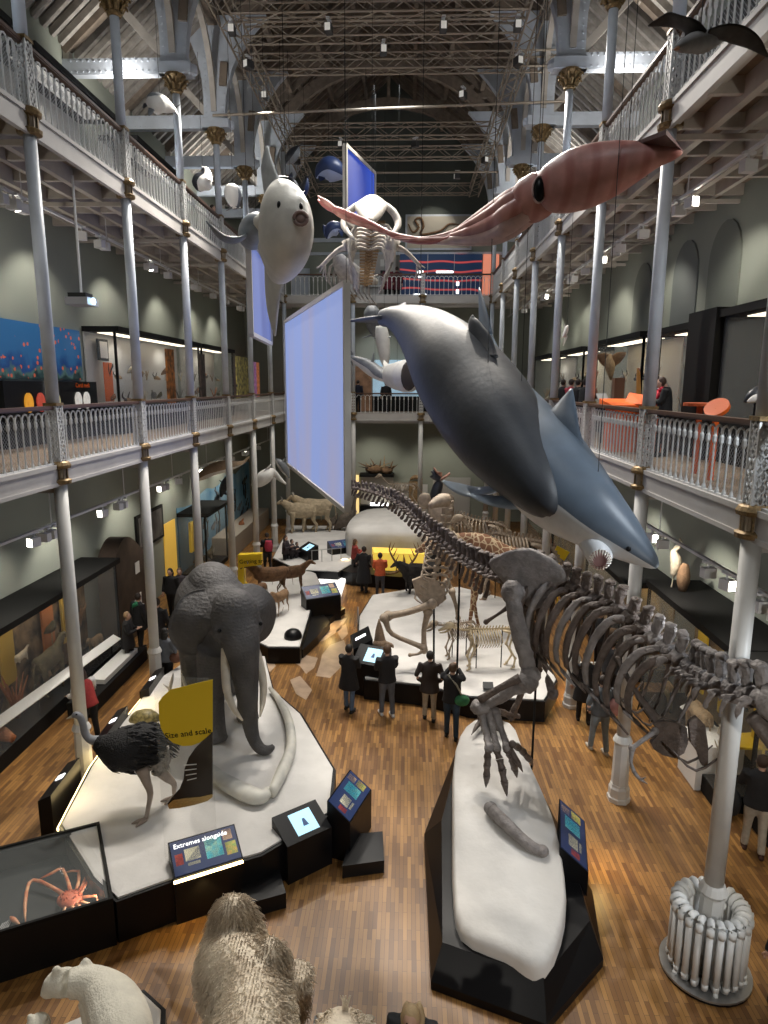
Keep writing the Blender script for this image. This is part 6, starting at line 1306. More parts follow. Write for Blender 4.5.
b = B(); b.tube([q, q+V((0, 0, .25)), q+V((0, 0, .5)), q+V((.03, 0, .62))], [.08, .15, .12, .06], 8, 3); part('body', b, STUFFM[0], t, True)
# farther right: lit bays and dark screens
for i, (y0, y1, bm, lab) in enumerate(((16.5, 20.5, AMB, 'amber lit case behind the dinosaur ribs on the right'), (21.5, 25.5, mat('case back cream', (.5, .46, .38)), 'cream lit case beyond the shark on the right wall'), (26.5, 31.0, AMB, 'amber lit case at the far end of the right wall'))):
    canopy_case(lab, 1, 6.7, y0, y1, 2.7, backm=bm); fill(1, 6.8, y0+.3, y1-.3, .35, 4, 'in the %s right wall case past the dinosaur' % ('first', 'second', 'third')[i], 1.1, ('quad', 'bird', 'skull', 'tree'))
b = B(); q = at(560, 552, 22); b.plate([q+V((-.25, 0, -.1)), q+V((.15, 0, -.3)), q+V((.32, 0, 0)), q+V((-.1, 0, .22))], .04); b.tube([(q.x, q.y, 0), tuple(q)], .02, 6); single('orange_sign', b, YEL, 'tilted glowing orange sign on a pole behind the shark belly', 'sign')
for i, (x, y) in enumerate(((5.9, 19.0),)): 
    t = thing('column_radiator', 'white upright radiator seen through the dinosaur ribs', 'radiator', (x-.2, 15.6, 0))
    for k in range(9): b = B(); b.tube([(5.62+k*.09-.5+.1, 15.4, .1), (5.62+k*.09-.4, 15.4, 1.0)], .035, 6); part('section', b, RD, t)
# ---- end wall, ground
t = thing('end_cabinet', 'tall cabinet with horns on top against the end wall', 'cabinet', (-.7, 36.9, 0)); b = B(); b.box(-1.6, .3, 36.5, 37.35, 0, 1.0); part('base', b, BLACKM, t)
b = B(); b.box(-1.55, .25, 36.9, 37.3, 1.0, 2.6); part('back_panel', b, mat('case back cream', (.5, .46, .38)), t); b = B(); b.box(-1.6, .3, 36.5, 37.35, 2.6, 2.75); part('top', b, BLACKM, t)
b = B(); b.box(-1.0, .0, 36.45, 36.6, 1.0, 1.15); part('lit_label', b, mat('glowing white label', (1, 1, 1)), t)
t = thing('spiky_skull', 'heap of long dark horns and skulls on top of the end cabinet', 'horns', (-.7, 36.9, 2.75)); rr = random.Random(8)
b = B(); b.ball((-.8, 36.9, 3.0), (.5, .3, .25), 12, 8); b.ball((-.1, 36.9, 2.95), (.35, .3, .22), 12, 8); part('skulls', b, STUFFM[0], t, True)
for k in range(16): a_ = rr.uniform(.2, 2.9); x = rr.uniform(-1.1, .2); L_ = rr.uniform(.4, 1.0); b = B(); b.tube([(x, 36.8, 3.0), (x+L_*.6*cos(a_), 36.7, 3.0+L_*.5*sin(a_)), (x+L_*cos(a_)*1.1, 36.7, 3.0+L_*sin(a_)*.85)], [.05, .035, .006], 6, 2); part('horn', b, STUFFM[k % 3], t, True)
fill(1, -.9+0, 36.6, 37.0, 1.0, 1, 'in the end cabinet', .8, ('tree',)) if False else None
b = B(); b.box(1.15, 1.9, 37.0, 37.35, 0, 2.3); b.tube([(1.2, 37.1, 2.4), (1.5, 37.1, 2.55), (1.9, 37.1, 2.4)], [.05, .13, .04], 8, 3); single('boat_model', b, BNB, 'small brown model on a shelf right of the horned cabinet', 'model')
b = B(); b.box(.35, 2.2, 37.34, 37.38, 0, 2.1); single('white_board', b, WHITE, 'pale board on the end wall behind the skeletons', 'board')
b = B(); b.box(2.5, 4.6, 37.3, 37.37, .1, 2.5); single('wall_board', b, mat('pale grey board', (.45, .44, .42), .6), 'pale grey board on the end wall behind the black bird', 'board')
b = B(); b.box(-2.2, -1.7, 37.2, 37.36, 0, 2.6); single('glow_panel', b, mat('amber glow panel', (.8, .6, .25), .5, emit=.9, ecol=(1, .72, .3)), 'tall amber glowing panel behind the screen corner on the end wall', 'panel')
b = B(); b.box(-1.5, -.0, 37.1, 37.2, 1.1, 2.5) if False else None
# ================================================================ PEOPLE
SKN = mat('skin', (.55, .34, .25), .5); SKD = mat('darker skin', (.28, .16, .11), .5)
def cloth(c): n = 'cloth %.2f %.2f %.2f' % c; return mat(n, c, .8, nz=.2, nscale=12, bump=.15, bscale=14)
BK = (.012, .012, .014); JN = (.10, .16, .26); JG = (.10, .11, .13); BG = (.42, .36, .27); DK = (.03, .03, .035); NV = (.015, .02, .04)
def person(lab, xy, ang, top=BK, bot=JN, shoe=(.02, .02, .02), hair=(.03, .02, .015), h=1.7, z=0.0, coat=0, arms='down', lean=0.0, longhair=False, skin=None, step=.08, bald=False, name_extra=None, head_down=.0, sleeve=None, vest=None, seat=False):
    k = h/1.72; sk = skin or SKN; t = thing('person', lab, 'person', (xy[0], xy[1], z)); E0 = loc3(xy, z, ang)
    def E(x, y, q):
        s_ = max(0, q-.9); return E0((x+lean*s_)*k, y*k, (q-abs(lean)*.25*s_)*k)
    sh, el, ha = {}, {}, {}
    for s in (-1, 1):
        sh[s] = E(0, s*.19, 1.42)
        if arms == 'down' or (arms == 'one' and s < 0): el[s], ha[s] = E(-.02, s*.27, 1.13), E(.06, s*.28, .88)
        elif arms == 'phone' or (arms == 'one' and s > 0): el[s], ha[s] = E(.10, s*.235, 1.15), E(.30, s*.08, 1.22)
        elif arms == 'pocket': el[s], ha[s] = E(-.06, s*.31, 1.14), E(.05, s*.22, .95)
        elif arms == 'up': el[s], ha[s] = E(.18, s*.22, 1.32), E(.32, s*.07, 1.5)
        else: el[s], ha[s] = E(.12, s*.26, 1.15), E(.36, s*.2, 1.08)
    hp = {s: E(0, s*.095, .9) for s in (-1, 1)}; kn = {s: E(.02+s*step*.5, s*.10, .5) for s in (-1, 1)}; an = {s: E(s*step, s*.11, .09) for s in (-1, 1)}
    if seat:
        kn = {s: E(.38, s*.12, .88) for s in (-1, 1)}; an = {s: E(.40, s*.12, .48) for s in (-1, 1)}
    hc = E(.03+head_down*.08, 0, 1.60-head_down*.05)
    b = B()
    b.tube([E(0, 0, .86), E(0, 0, 1.0), E(0, 0, 1.2), E(0, 0, 1.38), E(0, 0, 1.45)], [(.10*k, .08*k), (.10*k, .08*k), (.11*k, .08*k), (.12*k, .08*k), (.06*k, .06*k)], 14, 2, up=V((cos(ang), sin(ang), 0)))
    b.tube([E(0, 0, 1.4), E(.01, 0, 1.5), hc], [.055*k, .05*k, .06*k], 10)
    b.ball(hc, (.085*k, .078*k, .115*k), 16, 12); f = V((cos(ang), sin(ang), 0))
    b.tube([hc+f*.07*k+V((0, 0, .02)), hc+f*.105*k-V((0, 0, .02*k))], [.012*k, .017*k], 6)
    b.tube([hc+f*.05*k-V((0, 0, .07*k)), hc+f*.075*k-V((0, 0, .085*k))], [.05*k, .03*k], 8)
    sd = V((-sin(ang), cos(ang), 0))
    for s in (-1, 1):
        b.ball(hc+sd*(s*.082*k), (.02*k, .02*k, .035*k), 6, 5)
        b.tube([sh[s]-V((0, 0, .02)), sh[s].lerp(el[s], .5), el[s], el[s].lerp(ha[s], .6), ha[s]], [.06*k, .05*k, .042*k, .035*k, .028*k], 8, 2)
        b.tube([hp[s], kn[s], an[s]], [.09*k, .06*k, .04*k], 10, 2)
    remesh(part('body', b, sk, t, True), .02, 2)
    for s in (-1, 1):
        d = (ha[s]-el[s]).normalized(); q1, q2 = frame(d); b = B()
        b.tube([ha[s]-d*.02, ha[s]+d*.04*k, ha[s]+d*.08*k], [(.024*k, .016*k), (.04*k, .018*k), (.036*k, .015*k)], 8, 2, up=q2)
        for i, L in enumerate((.06, .07, .065, .05)): p = ha[s]+d*.075*k+q1*((i-1.5)*.018*k); b.tube([p, p+d*L*.55*k, p+d*L*.9*k-q2*.02*k], [.009*k, .008*k, .006*k], 5)
        p = ha[s]+d*.02*k+q1*(-.035*k); b.tube([p, p+d*.035*k-q1*.02*k, p+d*.06*k-q1*.018*k], [.011*k, .009*k, .007*k], 5); part('hand', b, sk, t, True)
        b = B(); a_ = an[s]; ff = f if not seat else f; lo = V((a_.x, a_.y, z+.035 if not seat else a_.z-.05)); b.tube([lo-ff*.07*k, lo+ff*.02*k, lo+ff*.13*k, lo+ff*.19*k], [(.035, .035), (.045, .045), (.045, .035), (.03, .025)], 8, 2); b.tube([lo, a_+V((0, 0, .03))], [.045, .042], 8); part('shoe', b, cloth(shoe), t, True)
        b = B(); b.ball(hc+f*.078*k+sd*(s*.03*k)+V((0, 0, .012*k)), .009*k, 6, 4); part('eye', b, BLACK, t)
    b = B()
    for s in (-1, 1): b.tube([hp[s]+V((0, 0, .05)), hp[s].lerp(kn[s], .5), kn[s], kn[s].lerp(an[s], .6), an[s]+V((0, 0, -.01))], [.105*k, .09*k, .07*k, .062*k, .06*k], 10, 2)
    b.ball(E(0, 0, .92), (.13*k, .15*k, .1*k), 12, 8); remesh(part('trousers', b, cloth(bot), t, True), .022, 2)
    lo_ = .86-coat; b = B()
    prof = [(E(0, 0, lo_), (.225+.09*min(1, coat*2))*k, (.175+.07*min(1, coat*2))*k)]+([(E(0, 0, .82), .235*k, .185*k)] if coat > .1 else [])+[(E(0, 0, 1.0), .195*k, .16*k), (E(0, 0, 1.25), .19*k, .14*k), (E(0, 0, 1.40), .17*k, .115*k), (E(0, 0, 1.475), .075*k, .075*k)]
    b.tube([p[0] for p in prof], [(p[1], p[2]) for p in prof], 16, 3, up=f)
    tb = B() if sleeve else b
    for s in (-1, 1): tb.tube([sh[s], sh[s].lerp(el[s], .5), el[s], el[s].lerp(ha[s], .9)], [.085*k, .068*k, .06*k, .05*k], 10, 2)
    remesh(part('coat' if coat > .2 else 'jacket', b, cloth(top), t, True), .022, 2)
    if sleeve: part('sleeve', tb, cloth(sleeve), t, True)
    if not bald:
        b = B(); b.ball(hc+V((0, 0, .022*k))-f*.018*k, (.094*k, .09*k, .112*k), 14, 10)
        b.v = [v if (v-hc).dot(f) < .045*k or v.z > hc.z+.06*k else hc+(v-hc)*.82 for v in b.v]
        if longhair: b.tube([hc-f*.03*k+V((0, 0, .04)), hc-f*.07*k-V((0, 0, .08)), hc-f*.07*k-V((0, 0, .26*k))], [(.09*k, .07*k), (.1*k, .06*k), (.06*k, .03*k)], 12, 2)
        part('hair', b, mat('hair %.2f %.2f' % hair[:2], hair, .6, bump=.3, bscale=60), t, True)
    return t, E
FLO = lambda u, v, z=0: tuple(flo(u, v, z)[:2])
AW = lambda x, y: atan2(y, x-CX)          # facing away from the balcony
UP = R(95)
t, E = person('visitor in a long black coat and jeans, leftmost of the four facing the skeletons', FLO(349, 711), R(70), BK, JN, h=1.66, coat=.25, arms='phone', hair=(.02, .015, .012))
t, E = person('visitor in a black jacket, grey jeans and white shoes at the lit screen', FLO(387, 716), R(110), BK, JG, (.6, .6, .6), h=1.75, arms='phone', hair=(.12, .07, .04))
t, E = person('visitor with dark curly hair, brown coat and beige trousers facing the skeletons', FLO(429, 720), R(85), (.035, .025, .022), BG, h=1.68, coat=.12, arms='pocket', hair=(.015, .012, .01))
t, E = person('visitor in black with blue jeans and a green shoulder bag', FLO(451, 738), R(80), BK, (.03, .06, .10), h=1.74, arms='up', hair=(.10, .06, .035))
q = E(-.1, -.22, .95); b = B(); b.ball(q, (.17, .1, .13), 14, 8); t = thing('shoulder_bag', 'round green shoulder bag worn by the rightmost visitor in black', 'bag', q-V((0, 0, .13))); part('pouch', b, cloth((.04, .20, .08)), t, True)
b = B(); b.tube([q+V((0, 0, .1)), E(-.13, -.1, 1.3), E(-.05, .1, 1.48)], .02, 6, 2); part('strap', b, cloth((.4, .38, .3)), t)
person('visitor in a long black dress beside the orange shirt', FLO(364, 592), R(75), BK, BK, h=1.75, coat=.5, arms='pocket')
person('visitor in a bright orange top and grey trousers', FLO(380, 597), R(95), (.72, .14, .05), JG, h=1.66, arms='phone', hair=(.03, .02, .015))
person('visitor in a dark red top at the back lit panel', FLO(355, 578), R(20), (.35, .05, .04), BK, h=1.6, arms='phone', hair=(.12, .06, .03), longhair=True)
for i, (u, v, hh) in enumerate(((286, 572, 1.55), (292, 571, 1.35), (297, 570, 1.2))): person('%s of three dark clothed visitors gathered at the cyan screen' % ('tallest and leftmost', 'middle', 'smallest and rightmost')[i], FLO(u, v), R(-10), (.04, .03, .035), BK, h=hh, arms='phone', hair=(.05, .03, .02), longhair=i == 0)
t, E = person('visitor carrying a red pink backpack by the mural', FLO(268, 572), R(120), BK, DK, h=1.65, arms='phone')
b = B(); q = E(-.2, 0, 1.2); b.tube([q-V((0, 0, .22)), q, q+V((0, 0, .22))], [(.14, .1), (.17, .12), (.12, .08)], 12, 3); o = single('backpack', b, cloth((.55, .05, .10)), 'red pink backpack worn by the visitor near the mural', 'backpack', smooth=True)
person('visitor in dark clothes far back by the mural end', FLO(275, 548), R(200), BK, BK, h=1.65)
t, E = person('visitor in a grey jacket and pale blue jeans seen behind the dinosaur ribs', FLO(598, 752), R(100), (.10, .11, .12), (.20, .25, .29), (.4, .36, .3), h=1.72, arms='pocket', step=.14)
b = B(); q = E(-.1, -.24, 1.05); b.ball(q, (.16, .12, .2), 12, 8); o = single('shoulder_bag', b, cloth((.45, .22, .20)), 'dusty pink bag carried behind the dinosaur ribs', 'bag', smooth=True)
person('visitor all in black behind the dinosaur ribs', FLO(583, 722), R(80), BK, BK, h=1.7, coat=.3)
person('visitor in dark clothes at the amber cases right of the white radiator', FLO(608, 706), R(60), DK, BK, h=1.72, arms='phone')
person('visitor in a red vest with white sleeves leaning at the left rail', FLO(92, 742), R(150), (.35, .03, .03), BK, h=1.68, arms='reach', lean=.25, hair=(.04, .02, .015), sleeve=(.6, .6, .6), longhair=True)
person('visitor in a black coat and leggings with white shoes, hands raised', FLO(130, 668), R(10), BK, BK, (.65, .65, .65), h=1.6, coat=.2, arms='phone', hair=(.28, .18, .10))
t, E = person('visitor in black with a green scarf and white tote, behind the second left column', FLO(141, 650), R(60), BK, BK, h=1.72, coat=.2, arms='down')
b = B(); q = E(.15, .2, 1.15); b.box(q.x-.17, q.x+.17, q.y-.04, q.y+.04, q.z-.2, q.z+.18); b.tube([q+V((-.1, 0, .18)), q+V((0, 0, .36)), q+V((.1, 0, .18))], .012, 5, 2); single('tote_bag', b, cloth((.6, .6, .58)), 'white tote bag with dark print by the second left column', 'bag')
b = B(); b.tube([E(-.06, -.08, 1.45), E(-.1, 0, 1.4), E(-.06, .1, 1.3), E(-.05, .12, 1.1)], [.06, .07, .06, .03], 8, 2); single('scarf', b, cloth((.03, .22, .10)), 'green scarf on the visitor behind the second left column', 'scarf', smooth=True)
t, E = person('visitor in a grey top and long dark hair, brown bag left of the elephant', FLO(168, 692), R(80), (.13, .14, .16), BK, h=1.68, hair=(.015, .012, .01), longhair=True, arms='pocket')
b = B(); q = E(-.05, -.3, .98); b.ball(q, (.16, .1, .13), 12, 8); single('shoulder_bag', b, cloth((.16, .07, .04)), 'brown leather bag on the visitor left of the elephant', 'bag', smooth=True)
person('dark clothed visitor standing at the yellow wall panel', FLO(173, 618), R(-100), BK, BK, h=1.7, hair=(.02, .015, .01), longhair=True)
person('second dark clothed visitor just right of the one at the yellow wall panel', FLO(182, 616), R(-80), (.05, .04, .05), BK, h=1.66, hair=(.08, .05, .03))
person('tall black clothed visitor behind the second left column top', FLO(160, 660), R(90), BK, BK, h=1.8, coat=.2)
t, E = person('visitor in black jumper and cream trousers at the right edge', FLO(752, 853), R(70), BK, (.50, .45, .37), (.07, .03, .02), h=1.76, arms='reach', hair=(.05, .03, .02), step=.1)
b = B(); q = E(.1, .36, .78); b.ball(q, (.14, .2, .25), 12, 8); single('shoulder_bag', b, cloth(BK), 'black bag hanging beside the cream trousers at the right edge', 'bag', smooth=True)
t, E = person('visitor with long blonde hair in a dark coat, head at the bottom edge', tuple(flo(413, 1004, 1.55)[:2]), R(-100), (.02, .022, .025), BK, h=1.66, hair=(.50, .36, .20), longhair=True, arms='phone', head_down=1)
q = E(.0, 0, 1.62); b = B()
for s in (-1, 1): b.tube([q+V((s*.05, .02, -.02)), q+V((s*.085, -.03, -.12)), q+V((s*.09, -.08, -.34))], [.03, .04, .012], 8, 2)
o = part('hair_lock', b, mat('hair 0.50 0.36', (.5, .36, .2)), t, True)
person('dark clothed visitor just inside the lower right corner', (5.75, 7.0), R(80), BK, NV, h=1.7)
person('dark visitor standing behind the shark jaw by the cases', (6.25, 17.2), R(30), BK, BK, h=1.75)
person('dark visitor far back under the shark belly', FLO(572, 622), R(30), BK, BK, h=1.7)
person('dark visitor among the far right cases under the whale', FLO(548, 606), R(0), BK, DK, h=1.7)
# on the balconies
def gal(lab, u, v, Y, z, ang, **k):   # (u, v) is the top of the head
    q = at(u, v, Y); return person(lab, (q.x, q.y), ang, z=z, **k)
t, E = gal('visitor in a black jacket and bright red scarf on the right lower balcony', 667, 378, 13.6, Z1, R(160), top=BK, bot=BK, arms='phone', hair=(.06, .03, .02), h=1.62, head_down=1)
b = B(); b.tube([E(.06, -.1, 1.42), E(.13, 0, 1.38), E(.06, .1, 1.44)], .05, 8, 3); b.tube([E(.12, .03, 1.38), E(.17, .04, 1.1)], [.05, .04], 8); single('scarf', b, cloth((.65, .02, .05)), 'bright red scarf of the visitor on the right lower balcony', 'scarf', smooth=True)
gal('visitor in a grey blue top half hidden by the column beside the red scarf', 657, 381, 14.6, Z1, R(150), top=(.25, .3, .36), bot=BK, h=1.62)
for i, (u, Y, c) in enumerate(((563, 22, BK), (571, 20.5, (.3, .02, .04)), (578, 20, BK), (585, 19.6, (.02, .02, .03)), (590, 20.2, (.2, .1, .08)))): gal('%s of the balcony huddle beyond the shark fin' % ('leftmost visitor', 'dark red clothed visitor, second from left', 'black clothed middle visitor', 'dark haired visitor fourth from left', 'rightmost visitor')[i], u, 384+(i % 2)*2, Y, Z1, R(30), top=c, bot=BK, h=1.6, arms='phone')
gal('visitor in a dark red coat with back turned on the upper end balcony', 388, 264, 35.6, Z2, R(90), top=(.16, .02, .035), bot=BK, coat=.3, h=1.72); gal('visitor in a darker red coat right beside the other on the upper end balcony', 397, 265, 35.8, Z2, R(90), top=(.10, .015, .025), bot=BK, coat=.3, h=1.7)
gal('dark clothed visitor on the lower end balcony by the lit case', 386, 391, 35.5, Z1, R(90), top=BK, bot=BK, h=1.6); gal('visitor in navy on the lower end balcony, left of the dark one', 358, 390, 35.6, Z1, R(70), top=NV, bot=BK, h=1.65)
gal('visitor leaning at the upper left balcony rail behind the orca', 212, 208, 23.2, Z2, R(0), top=(.08, .08, .1), bot=BK, h=1.55)
# ================================================================ THE BALCONIES: cases, pictures, desks
REEF = bpy.data.materials.new('coral reef photograph'); REEF.use_nodes = True
def reef():
    nt = REEF.node_tree; N, L = nt.nodes.new, nt.links.new; bs = nt.nodes['Principled BSDF']; tc = N('ShaderNodeTexCoord'); sp_ = N('ShaderNodeSeparateXYZ'); L(tc.outputs['Object'], sp_.inputs[0])
    n = N('ShaderNodeTexNoise'); n.inputs['Scale'].default_value = 2.5; n.inputs['Detail'].default_value = 6; L(tc.outputs['Object'], n.inputs['Vector'])
    ad = N('ShaderNodeMath'); ad.operation = 'MULTIPLY_ADD'; ad.inputs[1].default_value = .9; L(n.outputs['Fac'], ad.inputs[0]); L(sp_.outputs['Z'], ad.inputs[2])
    r = N('ShaderNodeValToRGB'); e = r.color_ramp.elements; e[0].position = .52; e[0].color = (.01, .03, .03, 1); e[1].position = .75; e[1].color = (.008, .045, .17, 1)
    x = e.new(.62); x.color = (.07, .14, .12, 1); x = e.new(1.0); x.color = (.02, .11, .26, 1); L(ad.outputs[0], r.inputs[0])
    v = N('ShaderNodeTexVoronoi'); v.inputs['Scale'].default_value = 5; L(tc.outputs['Object'], v.inputs['Vector']); lt = N('ShaderNodeMath'); lt.operation = 'LESS_THAN'; lt.inputs[1].default_value = .24; L(v.outputs['Distance'], lt.inputs[0])
    n2 = N('ShaderNodeTexNoise'); n2.inputs['Scale'].default_value = 1.2; L(tc.outputs['Object'], n2.inputs['Vector']); g = N('ShaderNodeMath'); g.operation = 'GREATER_THAN'; g.inputs[1].default_value = .45; L(n2.outputs['Fac'], g.inputs[0])
    m = N('ShaderNodeMath'); m.operation = 'MULTIPLY'; L(lt.outputs[0], m.inputs[0]); L(g.outputs[0], m.inputs[1]); mx = N('ShaderNodeMix'); mx.data_type = 'RGBA'; mx.inputs[7].default_value = (.55, .11, .05, 1); L(m.outputs[0], mx.inputs[0]); L(r.outputs[0], mx.inputs[6])
    L(mx.outputs[2], bs.inputs['Base Color']); L(mx.outputs[2], bs.inputs['Emission Color']); bs.inputs['Emission Strength'].default_value = .3
reef()
b = B(); b.box(-7.93, -7.86, 12.0, 18.3, 7.7, 9.0); single('wall_picture', b, REEF, 'large blue coral reef picture with orange fish on the left balcony wall', 'picture')
t = thing('display_counter', 'black counter with glowing oval pictures under the coral reef picture', 'counter', (-7.5, 15.5, Z1)); b = B(); b.box(-7.9, -7.5, 14.0, 18.3, Z1, 7.65); part('cabinet', b, BLACK, t)
for i, (y, c) in enumerate(((14.9, (.8, .35, .03)), (15.4, (.5, .07, .04)), (16.1, (.55, .5, .25)), (17.2, (.75, .72, .65)), (17.65, (.75, .72, .65)))):
    b = B(); b.tube([(-7.5, y, 7.17), (-7.47, y, 7.17)], [(.17, .22), (.17, .22)], 18, up=V((0, 0, 1))); part('oval_picture', b, mat('oval %d' % i, c, .5, emit=.5, ecol=c, nz=.4, nscale=9), t)
b = B(); b.box(-7.5, -7.48, 15.7, 15.85, 7.25, 7.7); part('white_label', b, mat('glowing white label', (1, 1, 1)), t)
rot = Matrix(((0, 0, 1), (1, 0, 0), (0, 1, 0))); text('lettering', 'Built like a coral', .16, ORANGE, t, (-7.485, 16.9, 7.5), rot) if False else text('lettering', 'Coral reefs', .17, ORANGE, t, (-7.485, 17.1, 7.5), rot)
PALE = mat('pale grey case back', (.50, .49, .47), .7)
def gcase(lab, side, xf, y0, y1, zt, z, desc, n=5, hmax=.8, back=None, rows=(0, .9)):
    canopy_case(lab, side, xf, y0, y1, zt, zb=.75, backm=back or PALE, lit=WARMW, zlo=z, mull=1.8, over=.1)
    b = B(); xw = side*7.9; 
    for zz in (z+1.5, z+2.1): a_, c_ = sorted((side*(abs(xf)+.5), xw)); b = B(); b.box(a_, c_, y0+.2, y1-.2, zz, zz+.02); single('glass_shelf', b, GLASS, 'glass shelf, %s one, in the %s' % ('lower' if zz < z+1.8 else 'upper', desc.replace('in the ', '')), 'shelf')
    fill(side, abs(xf)+.1, y0+.3, y1-.3, z+.75, n, desc, .8*hmax/.8, ('bird', 'skull', 'tree', 'small')); fill(side, abs(xf)+.2, y0+.3, y1-.3, z+1.52, n+2, desc.replace('in the', 'on a shelf of the'), .62, ('tree', 'skull', 'bird', 'small'))
gcase('long lit case of shells and corals on the left lower balcony', -1, 7.0, 18.6, 26.0, 9.15, Z1, 'in the long left balcony case', 7)
gcase('second lit case beyond the third column on the left lower balcony', -1, 7.0, 26.4, 31.0, 9.15, Z1, 'in the second left balcony case', 4)
b = B(); b.box(-7.6, -7.56, 19.0, 19.5, 7.1, 8.2); single('orange_board', b, ORANGE, 'tall orange board in the long left balcony case', 'board')
t = thing('framed_specimen', 'black framed specimen sheet in the long left balcony case', 'frame', (-7.7, 19.3, 8.3)); b = B(); b.box(-7.75, -7.68, 19.0, 19.6, 8.25, 8.85); part('frame', b, BLACK, t); b = B(); b.box(-7.68, -7.67, 19.07, 19.53, 8.32, 8.78); part('sheet', b, WHITE, t)
for i, (y0, y1, c, lab) in enumerate(((22.3, 23.0, (.45, .16, .03), 'orange brown jellyfish picture panel'), (25.9, 26.5, (.10, .07, .06), 'dark picture panel with white spray'), (31.4, 34.4, (.05, .05, .06), 'dark picture of yellow coral branches'), (34.8, 35.5, (.5, .22, .45), 'pink lit picture panel'), (35.6, 36.2, (.75, .25, .1), 'orange lit picture panel'))):
    b = B(); b.box(-7.0, -6.94, y0, y1, 6.9, 8.75 if i != 2 else 8.9); single('picture_panel', b, mat('panel picture %d' % i, c, .5, nz=.9, nscale=5, emit=.25 if i > 2 else 0, col2=((.7, .6, .2) if i == 2 else None)), lab+' on the left lower balcony', 'picture')
# right lower balcony
gcase('tall dark case with a puffin-like bird at the right edge, right lower balcony', 1, 6.9, 8.6, 13.0, 9.0, Z1, 'in the nearest right balcony case', 3, back=mat('dim grey case back', (.16, .17, .165)))
b = B(); b.box(6.75, 7.9, 13.05, 14.3, Z1, 9.05); single('black_pier', b, BLACKM, 'plain black pier between two right balcony cases', 'pier')
gcase('dim case behind the red scarf on the right lower balcony', 1, 6.9, 14.35, 16.3, 8.9, Z1, 'in the case behind the red scarf', 3, back=mat('dim grey case back', (0, 0, 0)))
gcase('bright cream case with a spread winged bird on the right lower balcony', 1, 6.9, 17.4, 21.6, 8.95, Z1, 'in the bright right balcony case', 4, back=mat('bright cream back', (.62, .56, .42)))
gcase('case with orange specimens on the right lower balcony', 1, 6.9, 23.2, 26.8, 8.9, Z1, 'in the orange specimen case', 4, back=mat('bright cream back', (0, 0, 0)))
gcase('farthest lit case on the right lower balcony', 1, 6.9, 28.2, 32.0, 8.9, Z1, 'in the farthest right balcony case', 3)
t = thing('flying_bird', 'pale bird of prey with spread wings hanging in the bright right case', 'bird', at(610, 362, 19.2)-V((0, 0, .1))); Y_ = 19.2
b = B(); P, Q = path([(610, 354, Y_, 1.5), (609, 360, Y_, 4), (610, 367, Y_, 5), (611, 380, Y_, 1)]); b.tube(P, Q, 10, 3); part('body', b, STUFFM[1], t, True)
for L in ([(608, 362), (603, 358), (597, 355)], [(612, 362), (619, 357), (626, 353)]): b = B(); P = [at(u, v, Y_) for u, v in L]; b.tube(P, [(.16, .03), (.15, .02), (.03, .01)], 8, 3, up=V((0, 1, .3))); part('wing', b, STUFFM[0], t, True)
wires(t, [at(610, 355, Y_)], 8.8)
t = thing('puffin_model', 'black and white seabird posed at the right edge case', 'stuffed bird', at(752, 402, 11.2)-V((0, 0, .2))); b = B(); P, Q = path([(744, 402, 11, 1), (750, 398, 11, 5), (758, 392, 11, 6), (768, 386, 11, 3)]); b.tube(P, Q, 12, 3); part('body', b, CB, t, True); b = B(); q = at(756, 396, 11); b.tube([(q.x, q.y, Z1+.7), tuple(q)], .02, 6); part('perch', b, BLACK, t); b = B(); P, Q = path([(747, 402, 10.95, 1), (754, 399, 10.93, 4), (762, 394, 10.93, 3)]); b.tube(P, Q, 10, 3); part('breast', b, CW, t, True)
b = B(); b.plate([at(631, 394, 15.3), at(625, 405, 15.0), at(644, 406, 14.2), at(648, 397, 14.4)], .1); q = at(636, 402, 14.8); b.box(q.x-.5, q.x+.5, q.y-.3, q.y+.5, Z1, q.z-.1); t = thing('orange_desk', 'orange topped desk just left of the column by the red scarf', 'desk', (q.x, q.y, Z1)); part('body', b, ORANGE, t)
b = B(); b.prism([(q.x-.62, q.y-.4), (q.x+.62, q.y-.4), (q.x+.62, q.y+.6), (q.x-.62, q.y+.6)], q.z-.12, [q.z-.06, q.z-.06, q.z+.06, q.z+.06]); part('sloping_top', b, ORANGE, t)
b = B(); q = at(717, 408, 10.2); b.tube([q+V((-.0, 0, -.03)), q+V((.0, .0, .03))], [(.18, .18), (.18, .18)], 20); rotm = Matrix.Rotation(R(-38), 3, 'Y') @ Matrix.Rotation(R(25), 3, 'X'); b.v = [q+rotm @ (v-q) for v in b.v]; b.tube([q, (q.x, q.y, Z1)], .05, 8); single('round_orange_table', b, ORANGE, 'tilted round orange table at the right lower balcony', 'table')
b = B(); q = at(700, 406, 11.0); b.tube([q, q+V((0, 0, .05))], .25, 16); b.tube([q, (q.x, q.y, Z1)], .05, 8); single('round_orange_table', b, mat('dark orange board', (.5, .09, .02)), 'small round orange stand left of the tilted table', 'table')
t = thing('laptop_stand', 'grey sloping screen on a stand left of the orange desk', 'screen', at(597, 400, 17)-V((0, 0, .6))); b = B(); b.plate([at(596, 394, 17), at(606, 394, 17), at(610, 404, 16.6), at(600, 404, 16.6)], .04); part('screen', b, mat('grey board', (.3, .3, .3)), t); b = B(); q = at(603, 404, 16.8); b.tube([q, (q.x, q.y, Z1)], .03, 6); part('stand', b, BLACK, t)
b = B(); q = at(618, 390, 16.5); b.box(q.x-.12, q.x+.12, q.y-.1, q.y+.1, Z1, at(618, 378, 16.5).z); single('wooden_post', b, mat('brown wooden post', (.12, .06, .03), .6), 'dark brown upright block between the bright case and the orange desk', 'post')
